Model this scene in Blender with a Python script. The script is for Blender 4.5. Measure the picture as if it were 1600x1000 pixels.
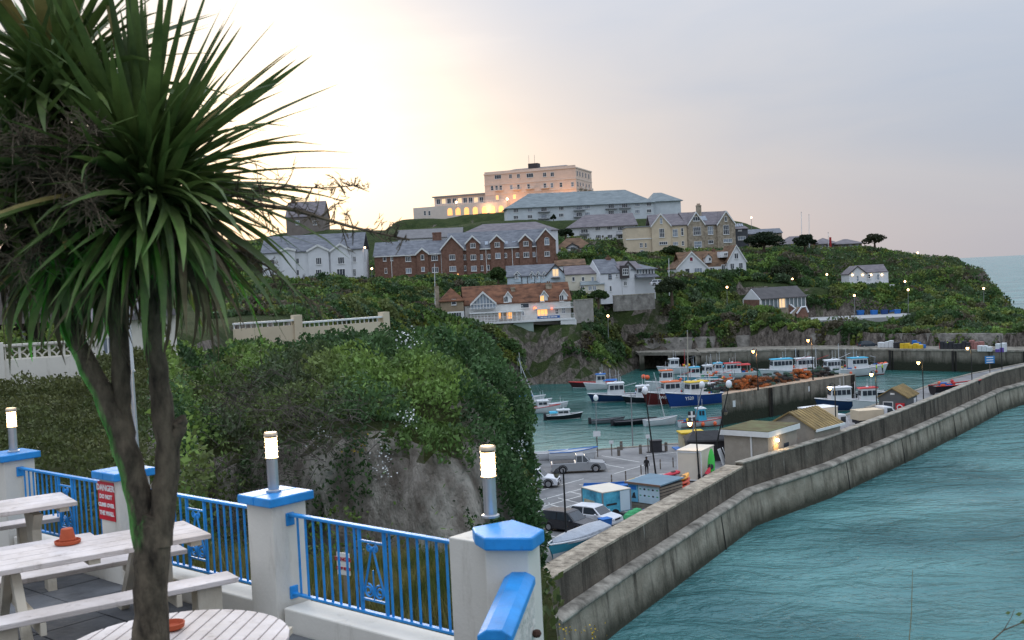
import bpy, bmesh, math, random
import numpy as np
from mathutils import Vector, Matrix

# ------------------------------------------------------------------ camera, sky, sun, exposure
SC = bpy.context.scene
COL = SC.collection
for o in list(bpy.data.objects):
    bpy.data.objects.remove(o)
rnd = random.Random(7)
F = 1700.0; CW, CH = 1600.0, 1000.0          # focal length in pixels of the photograph
EYE = Vector((0, 0, 23.0))                   # 23 m above the sea
PITCH = math.radians(2.217); ROLL = math.radians(2.75)
_f = Vector((0, math.cos(PITCH), -math.sin(PITCH)))
_u0 = Vector((0, math.sin(PITCH), math.cos(PITCH))); _r0 = Vector((1, 0, 0))
RIGHT = math.cos(ROLL) * _r0 - math.sin(ROLL) * _u0
UP = math.sin(ROLL) * _r0 + math.cos(ROLL) * _u0
cam_d = bpy.data.cameras.new('camera'); cam = bpy.data.objects.new('camera', cam_d); COL.objects.link(cam)
cam.matrix_world = Matrix(((RIGHT.x, UP.x, -_f.x, EYE.x), (RIGHT.y, UP.y, -_f.y, EYE.y), (RIGHT.z, UP.z, -_f.z, EYE.z), (0, 0, 0, 1)))
cam_d.sensor_width = 36; cam_d.lens = 36 * F / CW
cam_d.clip_start = 0.1; cam_d.clip_end = 30000
cam_d.dof.use_dof = True; cam_d.dof.focus_distance = 60; cam_d.dof.aperture_fstop = 6.0
SC.camera = cam
SC.view_settings.view_transform = 'Standard'; SC.view_settings.look = 'None'
SC.view_settings.gamma = 1; SC.view_settings.exposure = 0.42; SC.view_settings.use_curve_mapping = False
SC.cycles.max_bounces = 5; SC.cycles.diffuse_bounces = 3; SC.cycles.glossy_bounces = 3; SC.cycles.transparent_max_bounces = 6
SC.cycles.sample_clamp_indirect = 4; SC.cycles.use_denoising = True
SC.cycles.caustics_reflective = False; SC.cycles.caustics_refractive = False

def ray(px, py):
    return _f + ((px - CW / 2) / F) * RIGHT + ((CH / 2 - py) / F) * UP
def P(px, py, D):                 # the point seen at pixel (px,py) that stands D metres away (along +Y)
    d = ray(px, py); return EYE + d * (D / d.y)
def Pz(px, py, z):                # the point seen at pixel (px,py) at height z
    d = ray(px, py); return EYE + d * ((z - EYE.z) / d.z)
def Px(px, D):                    # X at depth D for a pixel column near the horizon
    return P(px, 420, D).x

SUN_AZ = math.radians(-11.0); SUN_EL = math.radians(8.2)
SUN = Vector((math.sin(SUN_AZ) * math.cos(SUN_EL), math.cos(SUN_AZ) * math.cos(SUN_EL), math.sin(SUN_EL)))
world = bpy.data.worlds.new('World'); SC.world = world; world.use_nodes = True
nt = world.node_tree; nt.nodes.clear()
def N(t, **kw):
    n = nt.nodes.new(t)
    for k, v in kw.items(): setattr(n, k, v)
    return n
def link(a, b): nt.links.new(a, b)
def mth(op, a, b=None, c=None, clamp=False):
    n = nt.nodes.new('ShaderNodeMath'); n.operation = op; n.use_clamp = clamp
    for i, v in enumerate((a, b, c)):
        if v is None: continue
        if isinstance(v, (int, float)): n.inputs[i].default_value = v if not (n.bl_idname == 'ShaderNodeMix' and i > 5) else (v, v, v, 1)
        else: nt.links.new(v, n.inputs[i])
    return n.outputs[0]
def mixc(fac, a, b, bt='MIX'):
    n = nt.nodes.new('ShaderNodeMix'); n.data_type = 'RGBA'; n.blend_type = bt
    for i, v in ((0, fac), (6, a), (7, b)):
        if isinstance(v, (int, float)): n.inputs[i].default_value = v if not (n.bl_idname == 'ShaderNodeMix' and i > 5) else (v, v, v, 1)
        elif isinstance(v, tuple): n.inputs[i].default_value = v + (1,)
        else: nt.links.new(v, n.inputs[i])
    return n.outputs[2]
tc = N('ShaderNodeTexCoord'); sep = N('ShaderNodeSeparateXYZ'); link(tc.outputs['Generated'], sep.inputs[0])
vz = mth('MAXIMUM', sep.outputs['Z'], 0.0)
dotn = N('ShaderNodeVectorMath', operation='DOT_PRODUCT'); link(tc.outputs['Generated'], dotn.inputs[0]); dotn.inputs[1].default_value = SUN
dt = mth('MAXIMUM', dotn.outputs['Value'], 0.0)
glow_w = mth('POWER', dt, 30.0); glow_n = mth('POWER', dt, 130.0); glow_h = mth('POWER', dt, 10.0)
mp = N('ShaderNodeMapping'); link(tc.outputs['Generated'], mp.inputs[0]); mp.inputs['Scale'].default_value = (1.0, 1.0, 5.0); mp.inputs['Rotation'].default_value = (0.0, 0.06, 0.0)
n1 = N('ShaderNodeTexNoise'); n1.inputs['Scale'].default_value = 2.6; n1.inputs['Detail'].default_value = 6; n1.inputs['Roughness'].default_value = 0.52; n1.inputs['Distortion'].default_value = 0.4
link(mp.outputs[0], n1.inputs['Vector'])
cl = N('ShaderNodeMapRange'); cl.inputs[1].default_value = 0.36; cl.inputs[2].default_value = 0.66; link(n1.outputs['Fac'], cl.inputs[0])
# the cloud deck: its lower edge runs down to the right across the view and veils the glow above it
_e1, _e2 = ray(330, -20), ray(900, 235); _cn = _e2.cross(_e1).normalized(); _cn = _cn if _cn.z > 0 else -_cn
cd = N('ShaderNodeVectorMath', operation='DOT_PRODUCT'); link(tc.outputs['Generated'], cd.inputs[0]); cd.inputs[1].default_value = _cn
deck = N('ShaderNodeMapRange'); deck.interpolation_type = 'SMOOTHSTEP'; deck.inputs[1].default_value = -.10; deck.inputs[2].default_value = .09
link(mth('MULTIPLY_ADD', mth('SUBTRACT', n1.outputs['Fac'], .5), .30, cd.outputs['Value']), deck.inputs[0])
veil = mth('MULTIPLY_ADD', deck.outputs[0], -.82, 1.0)
band = mth('POWER', mth('SUBTRACT', 1.0, vz), 13.0)               # thin band by the horizon
base = mixc(cl.outputs[0], (0.385, 0.455, 0.575), (0.475, 0.51, 0.585))
peach = mixc(glow_h, (0.455, 0.475, 0.545), (0.95, 0.69, 0.51))
col = mixc(mth('MULTIPLY', band, 0.9), base, peach)
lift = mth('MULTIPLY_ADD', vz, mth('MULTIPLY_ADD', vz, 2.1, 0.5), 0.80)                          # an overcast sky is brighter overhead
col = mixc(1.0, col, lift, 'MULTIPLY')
g1 = mixc(1.0, (0.37, 0.275, 0.15), mth('MULTIPLY', glow_w, veil), 'MULTIPLY'); g2 = mixc(1.0, (0.46, 0.36, 0.21), mth('MULTIPLY', glow_n, veil), 'MULTIPLY')
col = mixc(1.0, col, g1, 'ADD'); col = mixc(1.0, col, g2, 'ADD')
sky = N('ShaderNodeTexSky'); sky.sky_type = 'NISHITA'; sky.sun_disc = False
sky.sun_elevation = SUN_EL; sky.sun_rotation = SUN_AZ; sky.air_density = 1.2; sky.dust_density = 2.5
nis = mixc(1.0, sky.outputs[0], 0.06, 'MULTIPLY')
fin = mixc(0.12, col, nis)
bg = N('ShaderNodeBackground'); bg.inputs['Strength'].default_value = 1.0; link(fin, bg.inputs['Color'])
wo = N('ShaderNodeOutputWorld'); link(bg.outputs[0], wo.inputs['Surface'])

sun_d = bpy.data.lights.new('sun', 'SUN'); sun_d.energy = 0.9; sun_d.angle = math.radians(18); sun_d.color = (1.0, 0.86, 0.68)
sun = bpy.data.objects.new('sun', sun_d); COL.objects.link(sun); sun.rotation_euler = SUN.to_track_quat('Z', 'Y').to_euler()

# ------------------------------------------------------------------ materials
_M = {}
def grime(m, col, z0, z1, amt=.6, sc=6.0):
    """weathering on a painted surface: blotches and run marks"""
    t = m.node_tree; b = t.nodes['Principled BSDF']; src = b.inputs['Base Color'].links[0].from_socket; geo = t.nodes.new('ShaderNodeNewGeometry')
    mp = t.nodes.new('ShaderNodeMapping'); mp.inputs['Scale'].default_value = (1, 1, .22); t.links.new(geo.outputs['Position'], mp.inputs[0])
    n = t.nodes.new('ShaderNodeTexNoise'); n.inputs['Scale'].default_value = sc; n.inputs['Detail'].default_value = 8; n.inputs['Roughness'].default_value = .7; t.links.new(mp.outputs[0], n.inputs['Vector'])
    r = t.nodes.new('ShaderNodeMapRange'); r.inputs[1].default_value = z0; r.inputs[2].default_value = z1; r.inputs[4].default_value = amt; t.links.new(n.outputs['Fac'], r.inputs[0])
    x = t.nodes.new('ShaderNodeMix'); x.data_type = 'RGBA'; t.links.new(r.outputs[0], x.inputs[0]); t.links.new(src, x.inputs[6]); x.inputs[7].default_value = tuple(col) + (1,); t.links.new(x.outputs[2], b.inputs['Base Color']); return m
def mat(name, col, rough=0.75, var=0.18, scale=1.0, bump=0.0, bscale=8.0, metal=0.0, spec=0.3, col2=None, stretch=None, emit=None, estr=0.0, alpha=None, trans=0.0):
    if name in _M: return _M[name]
    m = bpy.data.materials.new(name); m.use_nodes = True; t = m.node_tree; b = t.nodes['Principled BSDF']
    b.inputs['Roughness'].default_value = rough; b.inputs['Metallic'].default_value = metal
    b.inputs['Specular IOR Level'].default_value = spec
    geo = t.nodes.new('ShaderNodeNewGeometry'); vec = geo.outputs['Position']
    if stretch:
        mpn = t.nodes.new('ShaderNodeMapping'); mpn.inputs['Scale'].default_value = stretch
        t.links.new(vec, mpn.inputs[0]); vec = mpn.outputs[0]
    nz = t.nodes.new('ShaderNodeTexNoise'); nz.inputs['Scale'].default_value = scale; nz.inputs['Detail'].default_value = 7; nz.inputs['Roughness'].default_value = 0.62
    t.links.new(vec, nz.inputs['Vector'])
    mr = t.nodes.new('ShaderNodeMapRange'); mr.inputs[1].default_value = 0.3; mr.inputs[2].default_value = 0.7; t.links.new(nz.outputs['Fac'], mr.inputs[0])
    mx = t.nodes.new('ShaderNodeMix'); mx.data_type = 'RGBA'
    c1 = tuple(max(0, c * (1 - var)) for c in col); c2 = tuple(min(1, c * (1 + var)) for c in (col2 or col))
    mx.inputs[6].default_value = c1 + (1,); mx.inputs[7].default_value = c2 + (1,)
    t.links.new(mr.outputs[0], mx.inputs[0]); t.links.new(mx.outputs[2], b.inputs['Base Color'])
    if bump:
        nb = t.nodes.new('ShaderNodeTexNoise'); nb.inputs['Scale'].default_value = bscale; nb.inputs['Detail'].default_value = 6
        t.links.new(vec, nb.inputs['Vector'])
        bp = t.nodes.new('ShaderNodeBump'); bp.inputs['Strength'].default_value = bump; bp.inputs['Distance'].default_value = 0.6 / bscale
        t.links.new(nb.outputs['Fac'], bp.inputs['Height']); t.links.new(bp.outputs[0], b.inputs['Normal'])
    if emit:
        b.inputs['Emission Color'].default_value = tuple(emit) + (1,); b.inputs['Emission Strength'].default_value = estr
    if trans:
        tr = t.nodes.new('ShaderNodeBsdfTranslucent'); t.links.new(mx.outputs[2], tr.inputs['Color'])
        ms = t.nodes.new('ShaderNodeMixShader'); ms.inputs[0].default_value = trans
        out = t.nodes['Material Output']; t.links.new(b.outputs[0], ms.inputs[1]); t.links.new(tr.outputs[0], ms.inputs[2]); t.links.new(ms.outputs[0], out.inputs['Surface'])
    _M[name] = m; return m

def tint_mat(name, rough=0.7, trans=0.0, bump=0.0):       # colour comes from the per-leaf species attribute 'tint'
    m = bpy.data.materials.new(name); m.use_nodes = True; t = m.node_tree; b = t.nodes['Principled BSDF']
    b.inputs['Roughness'].default_value = rough; b.inputs['Specular IOR Level'].default_value = 0.25
    a = t.nodes.new('ShaderNodeAttribute'); a.attribute_name = 'tint'; t.links.new(a.outputs['Color'], b.inputs['Base Color'])
    if trans:
        tr = t.nodes.new('ShaderNodeBsdfTranslucent'); t.links.new(a.outputs['Color'], tr.inputs['Color'])
        ms = t.nodes.new('ShaderNodeMixShader'); ms.inputs[0].default_value = trans
        out = t.nodes['Material Output']; t.links.new(b.outputs[0], ms.inputs[1]); t.links.new(tr.outputs[0], ms.inputs[2]); t.links.new(ms.outputs[0], out.inputs['Surface'])
    return m

# ------------------------------------------------------------------ mesh builder and object helpers
class MB:
    def __init__(s): s.v = []; s.f = []
    def add(s, vs, fs):
        b = len(s.v); s.v += [tuple(v) for v in vs]; s.f += [tuple(i + b for i in f) for f in fs]; return s
    def box(s, x0, x1, y0, y1, z0, z1):
        return s.add([(x0, y0, z0), (x1, y0, z0), (x1, y1, z0), (x0, y1, z0), (x0, y0, z1), (x1, y0, z1), (x1, y1, z1), (x0, y1, z1)],
                     [(0, 3, 2, 1), (4, 5, 6, 7), (0, 1, 5, 4), (1, 2, 6, 5), (2, 3, 7, 6), (3, 0, 4, 7)])
    def hexa(s, p):   # 8 points: bottom 4 (ccw from above), top 4
        return s.add(p, [(0, 3, 2, 1), (4, 5, 6, 7), (0, 1, 5, 4), (1, 2, 6, 5), (2, 3, 7, 6), (3, 0, 4, 7)])
    def prism(s, poly, a, b):   # poly: list of 3D points (ccw seen from -dir), swept by vector b-a given as offset tuple
        n = len(poly); off = Vector(b)
        vs = [Vector(p) for p in poly] + [Vector(p) + off for p in poly]
        fs = [tuple(range(n)), tuple(range(2 * n - 1, n - 1, -1))] + [(i, i + n, (i + 1) % n + n, (i + 1) % n) for i in range(n)]
        return s.add(vs, fs)
    def tube(s, pts, r, n=6, cap=True):
        pts = [Vector(p) for p in pts]; rs = r if isinstance(r, (list, tuple)) else [r] * len(pts)
        b = len(s.v); ref = None
        for i, p in enumerate(pts):
            d = (pts[min(i + 1, len(pts) - 1)] - pts[max(i - 1, 0)]).normalized()
            if ref is None: ref = Vector((0, 0, 1)) if abs(d.z) < 0.9 else Vector((1, 0, 0))
            a = d.cross(ref).normalized(); c = a.cross(d).normalized(); ref = c
            for k in range(n):
                t = 2 * math.pi * k / n; s.v.append(tuple(p + (a * math.cos(t) + c * math.sin(t)) * rs[i]))
        for i in range(len(pts) - 1):
            for k in range(n):
                k2 = (k + 1) % n; s.f.append((b + i * n + k, b + i * n + k2, b + (i + 1) * n + k2, b + (i + 1) * n + k))
        if cap:
            s.f.append(tuple(b + k for k in range(n - 1, -1, -1))); e = b + (len(pts) - 1) * n; s.f.append(tuple(e + k for k in range(n)))
        return s
    def lathe(s, prof, c=(0, 0, 0), n=12):   # prof: (r,z)
        b = len(s.v)
        for r, z in prof:
            for k in range(n):
                t = 2 * math.pi * k / n; s.v.append((c[0] + r * math.cos(t), c[1] + r * math.sin(t), c[2] + z))
        for i in range(len(prof) - 1):
            for k in range(n):
                k2 = (k + 1) % n; s.f.append((b + i * n + k, b + i * n + k2, b + (i + 1) * n + k2, b + (i + 1) * n + k))
        s.f.append(tuple(b + k for k in range(n - 1, -1, -1))); e = b + (len(prof) - 1) * n; s.f.append(tuple(e + k for k in range(n)))
        return s
    def ball(s, c, r, n=8, m=5, sq=(1, 1, 1)):
        prof = [(r * math.sin(math.pi * (i + .02) / (m + .04)), -r * math.cos(math.pi * (i + .02) / (m + .04))) for i in range(m + 1)]
        b = len(s.v); s.lathe(prof, (0, 0, 0), n)
        for i in range(b, len(s.v)):
            v = s.v[i]; s.v[i] = (c[0] + v[0] * sq[0], c[1] + v[1] * sq[1], c[2] + v[2] * sq[2])
        return s
    def xf(s, M, start=0):
        for i in range(start, len(s.v)): s.v[i] = tuple(M @ Vector(s.v[i]))
        return s
    def mesh(s, name):
        me = bpy.data.meshes.new(name); me.from_pydata(s.v, [], s.f); me.validate(); me.update(); return me
    def build(s, name, m, parent=None, smooth=False, loc=None, rot=None, bevel=0.0):
        me = s.mesh(name)
        if smooth:
            me.polygons.foreach_set('use_smooth', [True] * len(me.polygons))
            me.set_sharp_from_angle(angle=math.radians(40))
        return obj(name, me, m, parent, loc, rot, bevel)
def obj(name, me, m=None, parent=None, loc=None, rot=None, bevel=0.0):
    if m is not None and len(me.materials) == 0: me.materials.append(m)
    o = bpy.data.objects.new(name, me); COL.objects.link(o)
    if parent: o.parent = parent
    if loc is not None: o.location = loc
    if rot is not None: o.rotation_euler = rot
    if bevel:
        bv = o.modifiers.new('bevel', 'BEVEL'); bv.width = bevel; bv.segments = 2; bv.limit_method = 'ANGLE'; bv.angle_limit = math.radians(35)
    return o
def tag(o, label=None, cat=None, group=None, kind=None):
    if label: o['label'] = label
    if cat: o['category'] = cat
    if group: o['group'] = group
    if kind: o['kind'] = kind
    return o
def thing(name, label, cat, loc=(0, 0, 0), rz=0.0, group=None):
    o = bpy.data.objects.new(name, None); COL.objects.link(o); o.empty_display_size = 0.3
    o.location = loc; o.rotation_euler = (0, 0, rz); return tag(o, label, cat, group)
def copy_tree(o, parent=None):
    c = o.copy(); COL.objects.link(c); c.parent = parent
    for ch in o.children: copy_tree(ch, c)
    return c
def text_mesh(txt, size, m, parent, loc, rot, name='lettering', ext=0.002, align='CENTER', bold=0.0):
    cu = bpy.data.curves.new('t', 'FONT'); cu.body = txt; cu.size = size; cu.extrude = ext; cu.align_x = align; cu.align_y = 'CENTER'; cu.space_line = 0.95; cu.offset = bold
    cu.resolution_u = 2
    t = bpy.data.objects.new('t', cu); COL.objects.link(t); dg = bpy.context.evaluated_depsgraph_get(); dg.update()
    me = bpy.data.meshes.new_from_object(t.evaluated_get(dg)); bpy.data.objects.remove(t); bpy.data.curves.remove(cu)
    me.materials.clear(); return obj(name, me, m, parent, loc, rot)

def cells(x, y, s, seed):
    """nearest jittered cell centre: distance in cells and three random numbers per cell (one bush per cell)"""
    gx, gy = np.floor(x / s), np.floor(y / s); best = np.full(np.shape(x), 9e9); bi = np.zeros(np.shape(x)); bj = np.zeros(np.shape(x))
    for i in (-1, 0, 1):
        for j in (-1, 0, 1):
            cx, cy = gx + i, gy + j; d = np.hypot(x / s - cx - _hash(cx, cy, seed), y / s - cy - _hash(cx, cy, seed + 1)); m = d < best
            best = np.where(m, d, best); bi = np.where(m, cx, bi); bj = np.where(m, cy, bj)
    return best, _hash(bi, bj, seed + 2), _hash(bi, bj, seed + 3), _hash(bi, bj, seed + 4)
# ------------------------------------------------------------------ noise
def _hash(ix, iy, seed):
    h = (ix.astype(np.int64) * 374761393 + iy.astype(np.int64) * 668265263 + seed * 974711) & 0x7fffffff
    h = ((h ^ (h >> 13)) * 1274126177) & 0x7fffffff
    return ((h ^ (h >> 16)) & 0xffff) / 65535.0
def vn(x, y, seed=0):
    x = np.asarray(x, float); y = np.asarray(y, float)
    ix = np.floor(x); iy = np.floor(y); fx = x - ix; fy = y - iy; fx = fx * fx * (3 - 2 * fx); fy = fy * fy * (3 - 2 * fy)
    a = _hash(ix, iy, seed); b = _hash(ix + 1, iy, seed); c = _hash(ix, iy + 1, seed); d = _hash(ix + 1, iy + 1, seed)
    return (a * (1 - fx) + b * fx) * (1 - fy) + (c * (1 - fx) + d * fx) * fy
def fbm(x, y, seed=0, o=4):
    r = 0; a = .5; t = 0
    for k in range(o):
        r = r + a * vn(np.asarray(x) * 2 ** k, np.asarray(y) * 2 ** k, seed + k * 17); t += a; a *= .5
    return r / t - 0.5
def ss(a, b, x):
    t = np.clip((np.asarray(x, float) - a) / (b - a), 0, 1); return t * t * (3 - 2 * t)
def grid_mesh(name, xs, ys, zf, m, dxy=None):
    X, Y = np.meshgrid(xs, ys); Z = zf(X, Y)
    if dxy is not None:
        dx, dy = dxy(X, Y, Z); X = X + dx; Y = Y + dy
    nx, ny = len(xs), len(ys)
    v = np.stack([X.ravel(), Y.ravel(), Z.ravel()], 1)
    i = np.arange((ny - 1) * nx).reshape(ny - 1, nx)[:, :-1].ravel()
    q = np.stack([i, i + 1, i + nx + 1, i + nx], 1)
    return np_mesh(name, v, q, m, None, True)
def np_mesh(name, v, q, m, tint=None, smooth=False):
    me = bpy.data.meshes.new(name); n = q.shape[1]
    me.vertices.add(len(v)); me.vertices.foreach_set('co', np.ascontiguousarray(v, dtype=np.float32).ravel())
    me.loops.add(q.size); me.loops.foreach_set('vertex_index', np.ascontiguousarray(q, dtype=np.int32).ravel())
    me.polygons.add(len(q)); me.polygons.foreach_set('loop_start', np.arange(0, q.size, n, dtype=np.int32))
    me.polygons.foreach_set('loop_total', np.full(len(q), n, dtype=np.int32))
    if smooth: me.polygons.foreach_set('use_smooth', np.ones(len(q), dtype=bool))
    me.update(calc_edges=True)
    if tint is not None:
        at = me.color_attributes.new('tint', 'FLOAT_COLOR', 'POINT')
        c = np.ones((len(v), 4), np.float32); c[:, :3] = tint; at.data.foreach_set('color', c.ravel())
    me.materials.append(m); return me
def leaves(name, pts, size, m, tint, parent=None, asp=0.5, up=0.35, seed=1, nrm=None, jit=0.3):
    """many small leaf faces (kite quads) at the points"""
    r = np.random.default_rng(seed); n = len(pts)
    d = r.normal(size=(n, 3)); d[:, 2] += up
    if nrm is not None: d += nrm * 0.8
    d /= np.linalg.norm(d, axis=1)[:, None]
    e = r.normal(size=(n, 3)); e -= d * (e * d).sum(1)[:, None]; e /= np.linalg.norm(e, axis=1)[:, None]
    L = (size * (1 + jit * r.normal(size=n)).clip(.4, 2))[:, None] if np.isscalar(size) else (size * (1 + jit * r.normal(size=n)).clip(.4, 2))[:, None]
    a = pts - d * L * .5; b = pts + e * L * asp * .5; c = pts + d * L * .5; f = pts - e * L * asp * .5
    v = np.stack([a, b, c, f], 1).reshape(-1, 3); q = np.arange(4 * n).reshape(n, 4)
    t = np.repeat(tint, 4, axis=0) if tint is not None else None
    me = np_mesh(name, v, q, m, t); return obj(name, me, None, parent)
# ------------------------------------------------------------------ sea and land
def water_mat(harbour=False):
    m = bpy.data.materials.new('harbour_water' if harbour else 'sea_water'); m.use_nodes = True; t = m.node_tree; b = t.nodes['Principled BSDF']
    b.inputs['Roughness'].default_value = 0.16; b.inputs['IOR'].default_value = 1.33
    geo = t.nodes.new('ShaderNodeNewGeometry')
    def nz(scale, st, det=4, dist=0.0):
        mp = t.nodes.new('ShaderNodeMapping'); mp.inputs['Scale'].default_value = st; mp.inputs['Rotation'].default_value = (0, 0, 0.35); t.links.new(geo.outputs['Position'], mp.inputs[0])
        n = t.nodes.new('ShaderNodeTexNoise'); n.inputs['Scale'].default_value = scale; n.inputs['Detail'].default_value = det; n.inputs['Distortion'].default_value = dist; t.links.new(mp.outputs[0], n.inputs['Vector']); return n.outputs['Fac']
    big = nz(0.045, (1, 1, 1), 3)
    mx = t.nodes.new('ShaderNodeMix'); mx.data_type = 'RGBA'; mx.inputs[6].default_value = (0.042, 0.145, 0.149, 1); mx.inputs[7].default_value = (0.106, 0.272, 0.264, 1)
    mr = t.nodes.new('ShaderNodeMapRange'); mr.inputs[1].default_value = .38; mr.inputs[2].default_value = .62; t.links.new(big, mr.inputs[0]); t.links.new(mr.outputs[0], mx.inputs[0])
    colr = mx.outputs[2]
    if harbour:      # sheltered green water that pales over the sand by the slip
        mx.inputs[6].default_value = (0.016, 0.085, 0.078, 1); mx.inputs[7].default_value = (0.036, 0.130, 0.115, 1)  # darker tone also carries the reflection of the dark cliffs in its colour
        sp = t.nodes.new('ShaderNodeSeparateXYZ'); t.links.new(geo.outputs['Position'], sp.inputs[0])
        ad = t.nodes.new('ShaderNodeMath'); ad.operation = 'MULTIPLY_ADD'; ad.inputs[1].default_value = 26.0; t.links.new(nz(.06, (1, 1, 1), 4), ad.inputs[0]); t.links.new(sp.outputs['Y'], ad.inputs[2])
        a2 = t.nodes.new('ShaderNodeMath'); a2.operation = 'MULTIPLY_ADD'; a2.inputs[1].default_value = .5; t.links.new(sp.outputs['X'], a2.inputs[0]); t.links.new(ad.outputs[0], a2.inputs[2])
        r2 = t.nodes.new('ShaderNodeMapRange'); r2.inputs[1].default_value = 158; r2.inputs[2].default_value = 182; t.links.new(a2.outputs[0], r2.inputs[0])
        m2 = t.nodes.new('ShaderNodeMix'); m2.data_type = 'RGBA'; t.links.new(r2.outputs[0], m2.inputs[0]); m2.inputs[6].default_value = (.20, .32, .27, 1); t.links.new(mx.outputs[2], m2.inputs[7]); colr = m2.outputs[2]
    t.links.new(colr, b.inputs['Base Color'])
    w1 = nz(0.17, (0.75, 1.3, 1), 8, 1.0); w2 = nz(1.2, (0.8, 1.2, 1), 4, 0.8)
    ad = t.nodes.new('ShaderNodeMath'); ad.operation = 'MULTIPLY_ADD'; ad.inputs[1].default_value = 0.22; t.links.new(w2, ad.inputs[0]); t.links.new(w1, ad.inputs[2]); gust = t.nodes.new('ShaderNodeMapRange'); gust.inputs[1].default_value = .35; gust.inputs[2].default_value = .65; gust.inputs[3].default_value = .35; gust.inputs[4].default_value = 1.3; t.links.new(nz(.028, (.7, 1.6, 1), 4), gust.inputs[0]); am = t.nodes.new('ShaderNodeMath'); am.operation = 'MULTIPLY'; t.links.new(ad.outputs[0], am.inputs[0]); t.links.new(gust.outputs[0], am.inputs[1]); ad = am
    bp = t.nodes.new('ShaderNodeBump'); bp.inputs['Strength'].default_value = 0.35 if harbour else 0.8; bp.inputs['Distance'].default_value = 3.2; t.links.new(ad.outputs[0], bp.inputs['Height']); t.links.new(bp.outputs[0], b.inputs['Normal'])
    return m
sea = MB().add([(-9000, -200, 0), (9000, -200, 0), (9000, 14000, 0), (-9000, 14000, 0)], [(0, 1, 2, 3)]).build('sea', water_mat()); tag(sea, kind='structure')

hw = [(-60, 60), (0, 62), (20, 97), (44, 125), (72, 161), (100, 187), (125, 205), (160, 240), (150, 330), (-60, 330)]
MB().add([(x, y, .02) for x, y in hw], [tuple(range(len(hw)))]).build('harbour_water', water_mat(True)); tag(bpy.data.objects['harbour_water'], kind='structure')
M_rock = mat('cliff_rock', (0.16, 0.135, 0.115), 0.9, 0.55, 0.55, bump=1.0, bscale=1.3, col2=(0.30, 0.27, 0.24), stretch=(1, 1, 1.9))
M_leaf = tint_mat('leaf', 0.65, 0.25)

def land_mat(name, green, green2, rockz=0.62, rk1=(0.07, 0.06, 0.05), rk2=(0.26, 0.225, 0.19)):
    """grass and scrub on the flat, bare rock on the steep"""
    m = bpy.data.materials.new(name); m.use_nodes = True; t = m.node_tree; b = t.nodes['Principled BSDF']; b.inputs['Roughness'].default_value = 0.95; b.inputs['Specular IOR Level'].default_value = 0.1
    geo = t.nodes.new('ShaderNodeNewGeometry')
    def nz(s, det=6, st=(1, 1, 1)):
        mp = t.nodes.new('ShaderNodeMapping'); mp.inputs['Scale'].default_value = st; t.links.new(geo.outputs['Position'], mp.inputs[0])
        n = t.nodes.new('ShaderNodeTexNoise'); n.inputs['Scale'].default_value = s; n.inputs['Detail'].default_value = det; n.inputs['Roughness'].default_value = .65; t.links.new(mp.outputs[0], n.inputs['Vector']); return n.outputs['Fac']
    def mr(x, a, c):
        n = t.nodes.new('ShaderNodeMapRange'); n.inputs[1].default_value = a; n.inputs[2].default_value = c; t.links.new(x, n.inputs[0]); return n.outputs[0]
    def mix(f, a, c):
        n = t.nodes.new('ShaderNodeMix'); n.data_type = 'RGBA'; t.links.new(f, n.inputs[0])
        for i, x in ((6, a), (7, c)):
            if isinstance(x, tuple): n.inputs[i].default_value = x + (1,)
            else: t.links.new(x, n.inputs[i])
        return n.outputs[2]
    g = mix(mr(nz(.35), .35, .65), green, green2)
    rk = mix(mr(nz(.9, 8, (1.6, 1.6, .7)), .36, .64), rk1, rk2)
    sp = t.nodes.new('ShaderNodeSeparateXYZ'); t.links.new(geo.outputs['True Normal'], sp.inputs[0])
    ad = t.nodes.new('ShaderNodeMath'); ad.operation = 'MULTIPLY_ADD'; t.links.new(nz(.5), ad.inputs[0]); ad.inputs[1].default_value = .35; t.links.new(sp.outputs['Z'], ad.inputs[2])
    c = mix(mr(ad.outputs[0], rockz, rockz + .22), rk, g)
    t.links.new(c, b.inputs['Base Color'])
    bp = t.nodes.new('ShaderNodeBump'); bp.inputs['Strength'].default_value = 1.0; bp.inputs['Distance'].default_value = 1.0; t.links.new(nz(1.3, 9, (1.7, 1.7, .8)), bp.inputs['Height']); t.links.new(bp.outputs[0], b.inputs['Normal'])
    return m

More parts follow.
